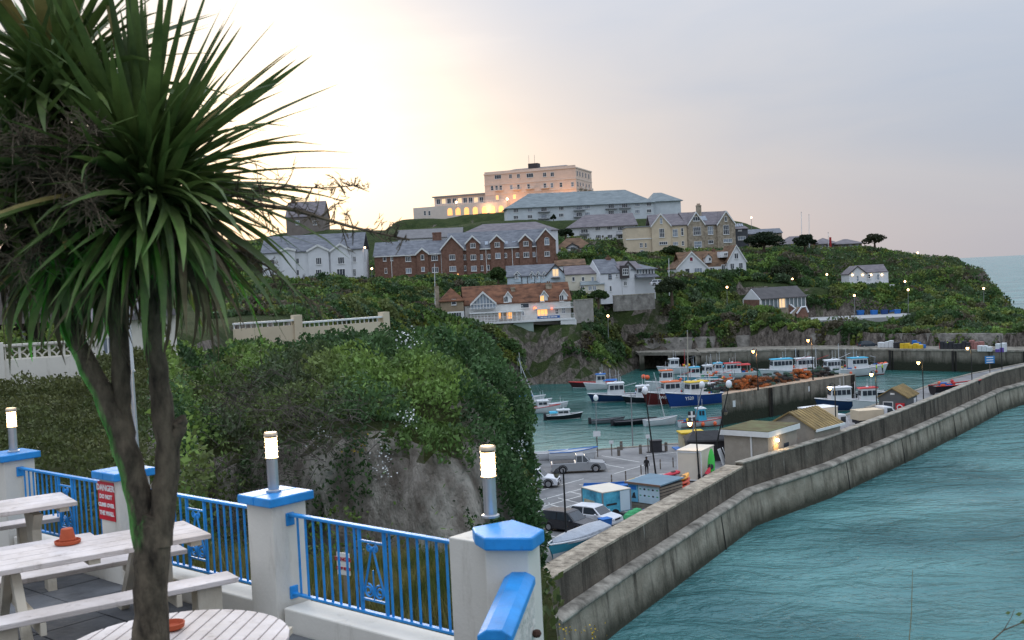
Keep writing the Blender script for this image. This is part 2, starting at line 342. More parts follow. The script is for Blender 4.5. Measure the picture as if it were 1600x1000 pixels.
# ---- far hill: heights interpolated from places whose height follows from the picture
ANCH = []
for px, py, D in [
    (470, 446, 280), (560, 446, 282), (600, 442, 288), (700, 438, 288), (800, 434, 285), (870, 428, 290),
    (350, 452, 250), (400, 470, 215), (500, 478, 205), (600, 480, 210), (660, 492, 225), (690, 505, 238), (760, 508, 240), (830, 508, 240), (890, 506, 242),
    (800, 450, 266), (900, 452, 266), (1000, 455, 268), (1030, 446, 280), (960, 470, 258), (1020, 478, 262),
    (880, 402, 318), (930, 398, 325), (900, 374, 358), (960, 374, 360), (1000, 399, 338), (1080, 392, 338), (1145, 388, 340), (1090, 402, 322),
    (1060, 431, 300), (1110, 430, 300), (1165, 425, 302), (1200, 398, 325), (1230, 388, 345), (1290, 388, 345), (1340, 388, 345), (1400, 396, 345), (1450, 405, 340),
    (800, 346, 398), (900, 345, 400), (1000, 343, 400), (1060, 343, 405), (660, 343, 470), (760, 335, 470), (850, 322, 475), (930, 315, 480), (640, 362, 440), (700, 360, 430), (560, 372, 470), (480, 362, 400), (400, 380, 380),
    (1000, 515, 262), (1080, 505, 262), (950, 512, 248), (1100, 486, 270), (1160, 487, 281), (1220, 492, 278), (1300, 497, 272), (1400, 497, 272), (1430, 480, 285), (1200, 445, 300), (1280, 447, 300), (1390, 448, 302), (1340, 446, 300),
    (1480, 470, 290), (1540, 490, 280), (1500, 420, 322), (1560, 452, 310), (1588, 478, 300), (1470, 500, 262), (1560, 508, 255), (1620, 500, 290), (1300, 512, 262), (1400, 520, 255), (1520, 520, 245)]:
    ANCH.append(tuple(P(px, py, D)))
for x, y, z in [(-200, 300, 27), (-200, 450, 44), (-60, 150, 19.5), (-40, 120, 19), (-90, 190, 20), (-110, 110, 21), (100, 520, 42), (0, 620, 50), (-150, 620, 48), (160, 420, 18), (60, 450, 36)]:
    ANCH.append((x, y, z))
ANCH = np.array(ANCH)
def field(x, y):
    num = 0; den = 0
    for ax, ay, az in ANCH:
        w = 1.0 / ((x - ax) ** 2 + ((y - ay) * 0.9) ** 2 + 12.0) ** 2.2
        num = num + w * az; den = den + w
    return num / den
COAST = [(-25, 60), (-22, 100), (-20, 130), (-17, 180), (-12, 212), (5, 232), (13.5, 229), (22, 236), (29, 257), (42, 257), (57, 253.5), (70, 247), (80, 238.5), (99, 221), (122, 202), (132, 215), (131, 245), (134, 275), (141, 300), (152, 318), (150, 345), (130, 380), (120, 440), (118, 700)]
def coast_d(x, y):
    """signed distance inland from the shore line"""
    best = np.full(np.shape(x), 1e9); sgn = np.ones(np.shape(x))
    inside = np.zeros(np.shape(x), bool)
    poly = COAST + [(-400, 700), (-400, 60)]
    for i in range(len(poly)):
        (x0, y0), (x1, y1) = poly[i], poly[(i + 1) % len(poly)]
        cond = ((y0 > y) != (y1 > y)) & (x < (x1 - x0) * (y - y0) / ((y1 - y0) if y1 != y0 else 1e-9) + x0)
        inside ^= cond
        if i < len(COAST) - 1:
            dx, dy = x1 - x0, y1 - y0; t = np.clip(((x - x0) * dx + (y - y0) * dy) / (dx * dx + dy * dy), 0, 1)
            best = np.minimum(best, np.hypot(x - x0 - t * dx, y - y0 - t * dy))
    return np.where(inside, best, -best)
def far_h(x, y):
    d = coast_d(x, y); f = field(x, y)
    nq = fbm(x / 9, y / 9, 3, 4); steep = 1.55 + 0.9 * fbm(x / 22, y / 22, 9, 2)
    # behind the north quay a retaining wall carries the bank
    q = ss(38, 44, x) * (1 - ss(116, 122, x)) * (1 - ss(262, 275, y))
    cl = np.where(d > 0, 0.2 + d * steep + 3.2 * nq * ss(0, 6, d), d * 1.2 - .5)
    cl = cl + q * np.where(d > 0, 6.2, 0)
    z = np.minimum(cl, f + 1.3 * nq)
    yard_ = (x > 65.5) & (x < 104) & (y > 263) & (y < 287); z = np.where(yard_, np.minimum(z, 8.5), z)      # levelled for the boathouse yard
    return z
xs = np.arange(-190, 165, 1.5); ys = np.concatenate([np.arange(62, 330, 1.5), np.arange(330, 640, 4.0)])
def far_dxy(X, Y, Z):
    k = 2.0 * ss(.5, 4, Z); return k * fbm(X / 4, Z / 3 + Y / 9, 31, 4) * 2, k * fbm(X / 4 + 40, Z / 3 + Y / 9, 37, 3) * 2
hill = obj('hillside', grid_mesh('hillside', xs, ys, far_h, land_mat('hill_ground', (0.030, 0.048, 0.016), (0.060, 0.080, 0.028)), far_dxy)); tag(hill, kind='structure')


# ---- near headland that the terrace stands on
def near_h(x, y):
    n = fbm(x / 3.5, y / 3.5, 11, 4); nb = fbm(x / 1.3, y / 1.3, 15, 3)
    gnd = 20.0 + .03 * (y - 10) - .5 * ss(10, 14, y) * ss(-6, -2, x)
    top = 19.3 + .7 * ss(27, 34, y) + .6 * n - .75 * ss(-3, -9, x) * ss(26, 30, y) + 1.55 * ss(-.29, -.35, x / y)
    top = np.where(y > 52, top - 1.2 * ss(52, 60, y), top)
    g = ss(-.335, -.27, x / y) * ss(13.2, 15.2, y + .8 * n) * (1 - ss(25.6 + 1.6 * n, 28.6 + 1.6 * n, y))
    base = np.where(y < 27, gnd + (top - gnd) * ss(22, 30, y), top)
    z = base * (1 - g) + (10.5 + 2 * n) * g
    xr = np.where(y < 15, .25, np.where(y < 45, .0235 * y - 1.45, -.4 - (y - 45) * .55)); xr = xr + 1.1 * fbm(y / 4.0, z / 5, 19, 3)
    d = xr - x
    fall = np.where(d > 0, 2.0 * np.exp(-np.clip(d, 0, 50) / .8) * ss(14, 20, y), 2.0 * ss(14, 20, y) - d * 13.0)
    z = z - fall
    return np.maximum(z + .25 * nb, -1.5)
def near_dxy(X, Y, Z):
    return 1.2 * fbm(X / 2.2, Z / 1.6, 41, 4) * ss(13, 16, Y), (2.0 * fbm(X / 1.5 + 30, Z / 3.0, 43, 4) + .9 * fbm(X / .5, Z / 1.5, 47, 3)) * ss(14, 18, Y)
headland = obj('headland', grid_mesh('headland', np.arange(-46, 7, .25), np.concatenate([np.arange(8.0, 45, .28), np.arange(45, 125, 1.0)]), near_h,
    land_mat('headland_ground', (0.045, 0.060, 0.018), (0.085, 0.095, 0.030), .78, (.22, .185, .15), (.64, .58, .50)), near_dxy)); tag(headland, kind='structure')
# ------------------------------------------------------------------ quays, sea wall, jetty
M_conc = mat('old_concrete', (0.14, 0.128, 0.105), 0.9, 0.35, 0.6, bump=.5, bscale=3, col2=(0.22, 0.20, 0.17), stretch=(1, 1, .35))
M_asph = mat('quay_asphalt', (0.15, 0.152, 0.155), 0.88, .25, .35, bump=.2, bscale=12, col2=(.205, .203, .20))
M_line = mat('road_paint', (.62, .62, .58), .8, .25, 2.0)
def tide_mat(name, col, col2, weed, z0, z1):
    """masonry with the dark weed band that the tide leaves"""
    m = bpy.data.materials.new(name); m.use_nodes = True; t = m.node_tree; b = t.nodes['Principled BSDF']; b.inputs['Roughness'].default_value = .85; b.inputs['Specular IOR Level'].default_value = .25
    geo = t.nodes.new('ShaderNodeNewGeometry')
    def nz(s, st, det=7):
        mp = t.nodes.new('ShaderNodeMapping'); mp.inputs['Scale'].default_value = st; t.links.new(geo.outputs['Position'], mp.inputs[0])
        n = t.nodes.new('ShaderNodeTexNoise'); n.inputs['Scale'].default_value = s; n.inputs['Detail'].default_value = det; n.inputs['Roughness'].default_value = .65; t.links.new(mp.outputs[0], n.inputs['Vector']); return n.outputs['Fac']
    def mr(x, a, c):
        n = t.nodes.new('ShaderNodeMapRange'); n.inputs[1].default_value = a; n.inputs[2].default_value = c; t.links.new(x, n.inputs[0]); return n.outputs[0]
    def mix(f, a, c):
        n = t.nodes.new('ShaderNodeMix'); n.data_type = 'RGBA'; t.links.new(f, n.inputs[0])
        for i, x in ((6, a), (7, c)):
            if isinstance(x, tuple): n.inputs[i].default_value = x + (1,)
            else: t.links.new(x, n.inputs[i])
        return n.outputs[2]
    c = mix(mr(nz(.5, (1, 1, .9)), .33, .67), col, col2)
    c = mix(mr(nz(.75, (1.2, 1.2, .12)), .50, .68), c, tuple(k * .36 for k in col))          # run-off streaks
    c = mix(mr(nz(1.0, (1.3, 1.3, .10)), .64, .76), c, (.42, .40, .35))                        # lime streaks
    sp = t.nodes.new('ShaderNodeSeparateXYZ'); t.links.new(geo.outputs['Position'], sp.inputs[0])
    ad = t.nodes.new('ShaderNodeMath'); ad.operation = 'MULTIPLY_ADD'; t.links.new(nz(.7, (1, 1, .4)), ad.inputs[0]); ad.inputs[1].default_value = -2.0; t.links.new(sp.outputs['Z'], ad.inputs[2])
    c = mix(mr(ad.outputs[0], z0 - 1.0, z1 - 1.0), weed, c)
    t.links.new(c, b.inputs['Base Color'])
    bp = t.nodes.new('ShaderNodeBump'); bp.inputs['Strength'].default_value = .6; bp.inputs['Distance'].default_value = .2; t.links.new(nz(2.2, (1, 1, 1)), bp.inputs['Height']); t.links.new(bp.outputs[0], b.inputs['Normal'])
    return m
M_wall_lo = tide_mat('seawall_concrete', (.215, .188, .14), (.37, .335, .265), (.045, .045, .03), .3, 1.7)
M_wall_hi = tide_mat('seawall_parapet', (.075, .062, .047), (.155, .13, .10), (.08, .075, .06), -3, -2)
M_quay_st = tide_mat('quay_stone', (.165, .148, .118), (.275, .25, .205), (.03, .034, .022), 1.6, 3.0)

WALL = [(1.2, 62.5), (5.4, 70.4), (12.5, 83), (19.9, 96.2), (24.0, 100.5), (30, 106.8), (44, 124.2), (57.6, 142), (71, 160), (80, 169), (100, 186), (125, 204)]
def offs(path, d):
    """the path moved d metres to its left"""
    out = []
    for i, p in enumerate(path):
        a = Vector(path[max(i - 1, 0)]); b = Vector(path[min(i + 1, len(path) - 1)]); t = (b - a).normalized(); out.append((p[0] - t.y * d, p[1] + t.x * d))
    return out
def sweep(path, prof, name, m, parent=None):
    """prof: list of (offset to the left, z), closed"""
    mb = MB(); n = len(prof); rings = [offs(path, o) for o, z in prof]
    for i in range(len(path)):
        for k in range(n): mb.v.append((rings[k][i][0], rings[k][i][1], prof[k][1]))
    for i in range(len(path) - 1):
        for k in range(n):
            k2 = (k + 1) % n; mb.f.append((i * n + k, i * n + k2, (i + 1) * n + k2, (i + 1) * n + k))
    mb.f.append(tuple(range(n))[::-1]); e = (len(path) - 1) * n; mb.f.append(tuple(e + k for k in range(n)))
    return mb.build(name, m, parent)
def dens(path, step=2.0):
    out = []
    for a, b in zip(path[:-1], path[1:]):
        L = math.dist(a, b); k = max(1, int(L / step))
        for i in range(k): out.append((a[0] + (b[0] - a[0]) * i / k, a[1] + (b[1] - a[1]) * i / k))
    return out + [path[-1]]
sw = thing('sea_wall', 'long curving concrete sea wall with dark parapet and ledge beside the open sea', 'sea wall', (0, 0, 0))
WP = dens(WALL, 2.0)
sweep(WP, [(-1.25, -2), (-.72, 2.75), (3.5, 2.75), (3.5, -2)], 'lower_wall', M_wall_lo, sw)
rl = []
for k in range(9):
    a = math.pi * (k / 8.0); rl.append((-.72 - .28 * math.sin(a), 2.86 + .24 * math.cos(a) * -1 + .14))
sweep(WP, [(-.1, 2.76)] + [(-.62 - .34 * math.sin(math.pi * k / 8), 3.0 - .24 * math.cos(math.pi * k / 8)) for k in range(9)] + [(-.1, 3.30)], 'ledge', mat('ledge_concrete', (.17, .155, .125), .9, .45, .8, bump=.6, bscale=3, col2=(.30, .275, .23)), sw)
W1 = [p for p in WP if p[1] < 97.0]; W2 = [p for p in WP if p[1] > 95.0]
M_cap = mat('wall_coping', (.20, .18, .145), .9, .4, .9, bump=.5, bscale=4, col2=(.32, .295, .245))
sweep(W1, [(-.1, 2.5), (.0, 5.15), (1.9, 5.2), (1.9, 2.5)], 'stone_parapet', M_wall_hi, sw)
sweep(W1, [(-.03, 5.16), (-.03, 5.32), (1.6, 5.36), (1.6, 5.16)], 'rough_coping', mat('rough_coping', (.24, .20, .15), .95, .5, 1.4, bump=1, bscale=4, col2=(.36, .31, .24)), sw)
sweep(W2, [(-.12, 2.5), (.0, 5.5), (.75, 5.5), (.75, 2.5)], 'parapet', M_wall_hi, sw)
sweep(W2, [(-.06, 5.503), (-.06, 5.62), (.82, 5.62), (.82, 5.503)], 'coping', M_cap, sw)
for k in (14, 26, 34, 44, 55):      # construction joints down the outer face
    if k < len(WP) - 1:
        a = Vector(WP[k]); t = (Vector(WP[k + 1]) - a).normalized(); n = Vector((t.y, -t.x))
        mb = MB(); mb.hexa([tuple(a + n * (1.27) - t * .05) + (-1,), tuple(a + n * 1.27 + t * .05) + (-1,), tuple(a + n * .6 + t * .05) + (-1,), tuple(a + n * .6 - t * .05) + (-1,),
                            tuple(a + n * .76 - t * .05) + (2.7,), tuple(a + n * .76 + t * .05) + (2.7,), tuple(a + n * .3 + t * .05) + (2.7,), tuple(a + n * .3 - t * .05) + (2.7,)])
        mb.build('joint', mat('joint_dark', (.05, .048, .04), .95, .3, 2), sw)
# car park quay
QI = [(15.6, 118), (20, 118.5), (24.5, 117.5), (38, 130.5), (51.5, 147.5), (65, 165.5), (74, 175), (94, 192)]
WI = offs(WALL, 0.7)
poly = [(-14, 60)] + [p for p in WI] + QI[::-1] + [(2.7, 115.5), (-14, 113)]
mb = MB(); n = len(poly); mb.add([(x, y, 4.0) for x, y in poly] + [(x, y, -2) for x, y in poly], [tuple(range(n))] + [((i + 1) % n, i, i + n, (i + 1) % n + n) for i in range(n)])
quay = mb.build('quay', M_asph); tag(quay, kind='structure')
sweep([(-14, 113), (2.7, 115.5)] + QI, [(-.25, -2), (-.05, 4.06), (.6, 4.06), (.6, -2)], 'quay_edge', M_quay_st, quay)
# pale sandy shallows at the slip
mb = MB(); mb.add([(-14, 113, 1.2), (20, 118, 1.2), (19, 128, -.25), (-4, 136, -.25), (-14, 134, -.2)], [(0, 1, 2, 3, 4)]); sl = mb.build('slipway', mat('wet_sand', (.34, .33, .26), .5, .2, .3)); tag(sl, kind='structure')
wd = Vector((.49, .872)); wn = Vector((.872, -.49))       # along the sea wall, and across it towards the sea
def park_line(p0, p1, w=.11):
    a = Pz(p0[0], p0[1], 4.004); b = Pz(p1[0], p1[1], 4.004); t = (b - a).normalized(); s = Vector((-t.y, t.x, 0)) * w / 2
    MB().add([a - s, b - s, b + s, a + s], [(0, 1, 2, 3)]).build('bay_marking', M_line, quay)
for p in [((846, 766), (912, 748)), ((846, 781), (940, 755)), ((850, 791), (938, 766)), ((851, 803), (925, 780)), ((850, 816), (898, 797)), ((849, 834), (865, 828)),
          ((905, 757), (958, 765)), ((888, 768), (930, 777)), ((872, 778), (905, 786)), ((858, 788), (880, 794)), ((960, 740), (1012, 725)), ((975, 752), (1010, 741)), ((940, 712), (1000, 722)), ((925, 722), (975, 731)), ((1010, 712), (1060, 706)), ((970, 797), (983, 800)), ((853, 850), (860, 853)), ((856, 836), (878, 842))]:
    park_line(*p)

def stone_block(name, label, pts, z0, z1, m, topm, cat):
    """a masonry block over a ground outline, with its paved top"""
    t = thing(name, label, cat); n = len(pts)
    MB().add([(x, y, z0) for x, y in pts] + [(x, y, z1) for x, y in pts], [(i, (i + 1) % n, (i + 1) % n + n, i + n) for i in range(n)] + [tuple(range(n, 2 * n))]).build('masonry', m, t)
    MB().add([(x, y, z1 + .004) for x, y in pts], [tuple(range(n))]).build('paving', topm, t); return t
M_pave = mat('pier_paving', (.24, .20, .15), .9, .35, .8, bump=.3, bscale=5, col2=(.33, .28, .21))
jd = (Vector((55.5, 178)) - Vector((30, 158))).normalized(); jn = Vector((-jd.y, jd.x))
J0 = Vector((30, 158)); J1 = Vector((56, 178.4))
jet = stone_block('stone_jetty', 'stone harbour jetty piled with lobster pots in the middle of the harbour', [tuple(J0), tuple(J1), tuple(J1 + jn * 6), (32.0, 165.0)], -2, 4.5, M_quay_st, M_pave, 'jetty')
for k, f in ((0, .33), (1, .98)):
    p = J0 + jd * (32.5 * f)
    for s in (0, .5):
        q = p + jd * s - jn * .12; MB().box(q.x - .13, q.x + .13, q.y - .13, q.y + .13, -1, 4.45).build('fender_timber', mat('tarred_timber', (.03, .028, .025), .9, .3, 2), jet)
# north quay
NQ = [(29, 252), (42, 243.5), (57, 241), (69, 234), (78.5, 226), (98, 208), (120, 190)]
NB = [(29, 261), (43, 257.5), (58, 254), (71, 247.5), (81, 239), (100, 221.5), (123, 203)]
nq = thing('north_quay', 'far stone quay wall across the back of the harbour', 'quay')
n = len(NQ)
a = NQ[1:]; b = NB[1:]; k = len(a)
MB().add([(x, y, -2) for x, y in a] + [(x, y, 4.3) for x, y in a] + [(x, y, 4.3) for x, y in b],
         [(i, i + 1, i + 1 + k, i + k) for i in range(k - 1)] + [(i + k, i + k + 1, i + 1 + 2 * k, i + 2 * k) for i in range(k - 1)] + [(0, k, 2 * k)]).build('masonry', M_quay_st, nq)
sweep(NQ, [(-.12, 4.1), (-.12, 4.45), (.7, 4.45), (.7, 4.1)], 'coping', M_cap, nq)
MB().hexa([(29, 252, 3.6), (42, 243.3, 3.6), (43, 258, 3.6), (29, 262, 3.6), (29, 252, 4.1), (42, 243.3, 4.1), (43, 258, 4.1), (29, 262, 4.1)]).build('deck_slab', M_conc, nq)
for f in (.05, .52, .95):
    q = Vector(NQ[0]).lerp(Vector(NQ[1]), f); MB().box(q.x - .55, q.x + .55, q.y - .4 + .5, q.y + .9, -1.5, 3.6).build('pier', M_quay_st, nq)
sweep(NB, [(0, 3.9), (0, 6.9), (.8, 6.9), (.8, 3.9)], 'retaining_wall', mat('retaining_wall', (.20, .19, .17), .9, .35, .7, bump=.6, bscale=3, col2=(.30, .285, .255)), nq)
for p in ((78.5, 226), (88, 217.2), (98, 208), (62, 238)):
    for s in (-.3, .3): MB().box(p[0] + s - .16, p[0] + s + .16, p[1] - .34, p[1] + .05, -1, 4.2).build('fender_timber', _M['tarred_timber'], nq)
# ------------------------------------------------------------------ terrace in the foreground
ZF = 20.25                                        # terrace floor
M_white = mat('cream_masonry_paint', (.70, .66, .58), .8, .07, 1.5, bump=.15, bscale=40)
grime(M_white, (.33, .29, .22), .56, .78, .55, 5)
M_blue = mat('blue_gloss_paint', (.022, .26, .64), .45, .22, 4, spec=.4, bump=.15, bscale=30)
grime(M_blue, (.05, .12, .22), .60, .75, .6, 14)
M_steel = mat('brushed_steel', (.55, .55, .56), .32, .1, 8, metal=.9)
wdir = Vector((.754, -.657, 0)); wnor = Vector((-.657, -.754, 0)); WR = math.atan2(wdir.y, wdir.x)
PIL = [Vector((-5.62, 12.03, ZF)), Vector((-3.82, 10.47, ZF)), Vector((-2.01, 8.885, ZF)), Vector((-.263, 7.36, ZF))]
tf = [(-14, 2.0), (-.2, 2.0), (.15, 7.2), (-.3, 7.55), (-5.6, 12.2), (-14, 12.6)]
mb = MB(); mb.add([(x, y, ZF - .02) for x, y in tf], [tuple(range(len(tf)))])
terr = mb.build('terrace_floor', mat('slab_bed', (.05, .05, .05), .95, .2, 2)); tag(terr, kind='structure')
M_slab = mat('slate_slab', (.085, .088, .092), .8, .35, 1.6, bump=.3, bscale=10, col2=(.12, .122, .125))
slab = MB().box(-.2925, .2925, -.2925, .2925, -.03, .016).mesh('slab'); k = 0
for i in range(-3, 9):
    for j in range(0, 15):
        c = PIL[3] + wdir * (-.5 - i * .6) + wnor * (.45 + j * .6)
        u, v = c.x / c.y * F + 800, 0
        if -80 < u < 520 and c.y > 5.5 and c.x > -7:
            o = obj('slab', slab, M_slab, terr, (c.x, c.y, ZF + rnd.uniform(-.003, .003)), (0, 0, WR)); k += 1
# low kerb wall between the pillars
def along(a, b, w, z0, z1, mbx=None):
    mbx = mbx or MB(); d = (b - a); d.z = 0; d.normalize(); s = Vector((-d.y, d.x, 0)) * w / 2
    mbx.hexa([(a - s).to_tuple()[:2] + (z0,), (b - s).to_tuple()[:2] + (z0,), (b + s).to_tuple()[:2] + (z0,), (a + s).to_tuple()[:2] + (z0,),
              (a - s).to_tuple()[:2] + (z1,), (b - s).to_tuple()[:2] + (z1,), (b + s).to_tuple()[:2] + (z1,), (a + s).to_tuple()[:2] + (z1,)]); return mbx
lw = thing('terrace_wall', 'low cream kerb wall under the blue railings at the terrace edge', 'wall', tuple(PIL[0]))
def loc(v): return Vector(v) - PIL[0]
for a, b in ((PIL[0] - wdir * 1.6, PIL[0] - wdir * .2), (PIL[0] + wdir * .2, PIL[1] - wdir * .2), (PIL[1] + wdir * .2, PIL[2] - wdir * .2), (PIL[2] + wdir * .2, PIL[3] - wdir * .2)):
    along(loc(a), loc(b), .26, -.9, .19).build('kerb', M_white, lw, bevel=.012)
plabels = ['cream pillar with blue cap and lit lamp at the far left edge', 'cream pillar with blue cap carrying the red danger sign', 'cream pillar with square blue cap and lit lamp left of centre', 'cream corner pillar with pointed blue cap and lit lamp']
for i, p in enumerate(PIL):
    t = thing('pillar', plabels[i], 'pillar', tuple(p), WR, 'terrace pillars')
    MB().box(-.17, .17, -.17, .17, -.95, 1.01).build('shaft', M_white, t, bevel=.008)
    if i < 3:
        for s in (-1, 1):
            MB().add([(-.222 if s < 0 else .0015, -.222, 1.012), (-.0015 if s < 0 else .222, -.222, 1.012), (-.0015 if s < 0 else .222, .222, 1.012), (-.222 if s < 0 else .0015, .222, 1.012),
                      (-.222 if s < 0 else .0015, -.222, 1.085), (-.0015 if s < 0 else .222, -.222, 1.085), (-.0015 if s < 0 else .222, .222, 1.085), (-.222 if s < 0 else .0015, .222, 1.085)],
                     [(0, 3, 2, 1), (4, 5, 6, 7), (0, 1, 5, 4), (1, 2, 6, 5), (2, 3, 7, 6), (3, 0, 4, 7)]).build('cap', M_blue, t, bevel=.01)
    else:
        # the corner pillar: a second shaft stands against it, under a pentagonal cap
        R = Matrix.Rotation(-WR, 4, 'Z')
        def L(px, py, z): q = Pz(px, py, z) - p; q.z = 0; return R @ q
        q0 = [L(757, 858, 21.28), L(825, 858, 21.28), L(843, 843, 21.28), L(800, 838, 21.28), L(762, 846, 21.28)]
        MB().prism([(v.x, v.y, -.9) for v in q0], 0, (0, 0, 1.93)).build('shaft', M_white, t, bevel=.008)
        q1 = [L(757, 852, 21.32), L(832, 852, 21.32), L(851, 838, 21.32), L(802, 822, 21.32), L(738, 834, 21.32), L(742, 843, 21.32)]
        MB().prism([(v.x, v.y, 1.032) for v in q1], 0, (0, 0, .085)).build('cap', M_blue, t, bevel=.012)
# railing panels
def picket_mesh(): return MB().box(-.007, .007, -.007, .007, 0, .63).mesh('picket')
PICK = picket_mesh()
def scroll(cx, cz, r, s, turns=1.6, n=22):
    return [(cx + s * (r * (1 - .75 * k / n)) * math.cos(k / n * turns * 2 * math.pi + .5 * math.pi), -.0, cz + (r * (1 - .75 * k / n)) * math.sin(k / n * turns * 2 * math.pi + .5 * math.pi)) for k in range(n + 1)]
def railing(a, L, label):
    t = thing('railing', label, 'railing', (a.x, a.y, 20.51), WR, 'blue railings along the terrace edge')
    MB().box(-.01, L + .01, -.026, .026, .648, .672).build('top_rail', M_blue, t, bevel=.005)
    MB().box(-.01, L + .01, -.022, .022, 0, .02).build('bottom_rail', M_blue, t, bevel=.004)
    for x in (0.0, L):
        for z in (.0, .6): MB().box(x - .012, x + .012, -.04, .04, z - .03, z + .075).build('bracket', M_blue, t, bevel=.006)
    n = int(round(L / .1)); c = L * .5
    for i in range(1, n):
        x = L * i / n
        if abs(x - c) < .14: continue
        obj('picket', PICK, M_blue, t, (x, 0, .02))
    for s in (-1, 1): MB().box(c + s * .14 - .011, c + s * .14 + .011, -.011, .011, .02, .65).build('panel_bar', M_blue, t)
    for z in (.10, .545): MB().box(c - .13, c + .13, -.009, .009, z, z + .016).build('cross_bar', M_blue, t)
    orn = MB()
    for s in (-1, 1):
        orn.tube([(c + s * .012, 0, .50), (c + s * .05, 0, .36), (c + s * .115, 0, .16)], .009, 5)
        orn.tube(scroll(c + s * .062, .175, .056, s), .008, 5); orn.tube(scroll(c + s * .032, .505, .030, -s), .007, 5)
    orn.tube([(c, 0, .11), (c, 0, .34)], .006, 5); orn.ball((c, 0, .50), .02)
    orn.build('scrollwork', M_blue, t); return t
railing(PIL[0] + wdir * .172, (PIL[1] - PIL[0]).length - .344, 'blue scrollwork railing left of the danger pillar')
railing(PIL[1] + wdir * .172, (PIL[2] - PIL[1]).length - .344, 'blue scrollwork railing behind the palm trunk')
railing(PIL[2] + wdir * .172, (PIL[3] - PIL[2]).length - .344, 'blue scrollwork railing in front of the cliff edge notice')
# bollard lamps on the pillars
M_lamp = mat('lamp_glass_lit', (1, .8, .5), .4, 0, 1, emit=(1.0, .66, .27), estr=13.0)
def bollard(p, label, s=1.0):
    t = thing('bollard_lamp', label, 'lamp', tuple(p), rnd.uniform(0, 1), 'lit steel lamps on the pillars')
    MB().lathe([(.062, 0), (.062, .014), (.05, .02)], n=16).build('base_flange', M_steel, t, True)
    MB().lathe([(.046, .015), (.046, .275)], n=18).build('post', M_steel, t, True)
    MB().lathe([(.047, .278), (.047, .455)], n=18).build('lamp_glass', M_lamp, t, True)
    for z in (.276, .322, .364, .406, .446): MB().lathe([(.046, z), (.057, z + .003), (.057, z + .007), (.046, z + .010)], n=18).build('louvre', mat('louvre_metal', (.62, .52, .40), .4, .1, 5, metal=.6), t, True)
    MB().lathe([(.046, .458), (.056, .462), (.056, .482), (.048, .492), (.01, .496)], n=18).build('lamp_cap', _M['louvre_metal'], t, True)
    ld = bpy.data.lights.new('bollard_glow', 'POINT'); ld.energy = 3.5; ld.color = (1, .68, .34); ld.shadow_soft_size = .06
    lo = bpy.data.objects.new('bollard_glow', ld); COL.objects.link(lo); lo.parent = t; lo.location = (0, 0, .62)
bollard(PIL[0] + Vector((.02, 0, 1.086)), 'lit steel bollard lamp at the far left edge')
bollard(PIL[2] + Vector((-.02, .03, 1.086)), 'lit steel bollard lamp on the square blue cap')
bollard(PIL[3] + Vector((.052, .06, 1.118)), 'lit steel bollard lamp on the corner pillar')
# stub wall with sloping blue coping
a = Pz(812, 896, 21.12); b = Pz(772, 990, 21.02)
t = thing('stub_wall', 'white stub wall with sloping blue coping next to the corner pillar', 'wall', (a.x, a.y, ZF), math.atan2(b.y - a.y, b.x - a.x))
L = math.hypot(b.x - a.x, b.y - a.y)
MB().hexa([(-.12, -.075, -.6), (L - .03, -.075, -.6), (L - .03, .075, -.6), (-.12, .075, -.6), (-.12, -.075, .80), (L - .03, -.075, .71), (L - .03, .075, .71), (-.12, .075, .80)]).build('wall', mat('rough_white_wall', (.62, .58, .52), .9, .2, 5, bump=.8, bscale=14), t)
cp = MB()
for x, z in ((0, .80), (L, .705)): cp.v += [(x, -.10, z), (x, -.10, z + .05), (x, -.045, z + .085), (x, .045, z + .085), (x, .10, z + .05), (x, .10, z)]
cp.f = [(i, i + 6, (i + 1) % 6 + 6, (i + 1) % 6) for i in range(6)] + [(0, 1, 2, 3, 4, 5), (11, 10, 9, 8, 7, 6)]
cp.build('coping', M_blue, t, bevel=.008)
for z in (.02, .26, .5): MB().ball((.05, .1, z), .035, 7, 4, (1, .9, .8)).build('bracket', mat('rusty_iron', (.06, .03, .02), .9, .3, 9), t)
# warning signs
def sign(name, label, c, rz, w, h, bgm, lines, tm, cat='sign', post=0.0):
    t = thing(name, label, cat, tuple(c), rz)
    MB().box(-w / 2, w / 2, -.006, 0, -h / 2, h / 2).build('panel', bgm, t)
    for txt, size, z in lines: text_mesh(txt, size, tm, t, (0, -.0085, z), (math.pi / 2, 0, 0), bold=.002)
    if post: MB().box(-.015, .015, .002, .03, -post, h / 2).build('post', mat('weathered_post', (.25, .22, .18), .9, .2, 8), t)
    return t
M_red = mat('sign_red', (.55, .015, .03), .45, .06, 3); M_wp = mat('white_print', (.80, .80, .78), .5, .03, 4); M_rp = mat('red_print', (.40, .03, .05), .5, .05, 4)
c = PIL[1] + wnor * .173 + Vector((0, 0, .80)) - wdir * .04
sign('danger_sign', 'red danger sign reading do not climb over the wall', c, WR, .30, .37, M_red, [('DANGER', .082, .125), ('DO NOT', .058, .04), ('CLIMB OVER', .052, -.04), ('THE WALL', .056, -.12)], M_wp)
c = P(537, 881, 10.4); sign('cliff_edge_notice', 'small white notice reading danger cliff edge behind the railing', c, WR + .12, .165, .215, mat('sign_white', (.72, .72, .70), .5, .05, 6), [('DANGER', .052, .045), ('CLIFF EDGE', .036, -.045)], M_rp, post=1.2)
c = PIL[0] + wnor * .174 + Vector((0, 0, .83)) - wdir * .15
sign('dark_notice', 'dark notice with a pale border on the far left pillar', c, WR, .24, .30, mat('dark_sign', (.03, .02, .03), .4, .1, 4), [], M_wp)
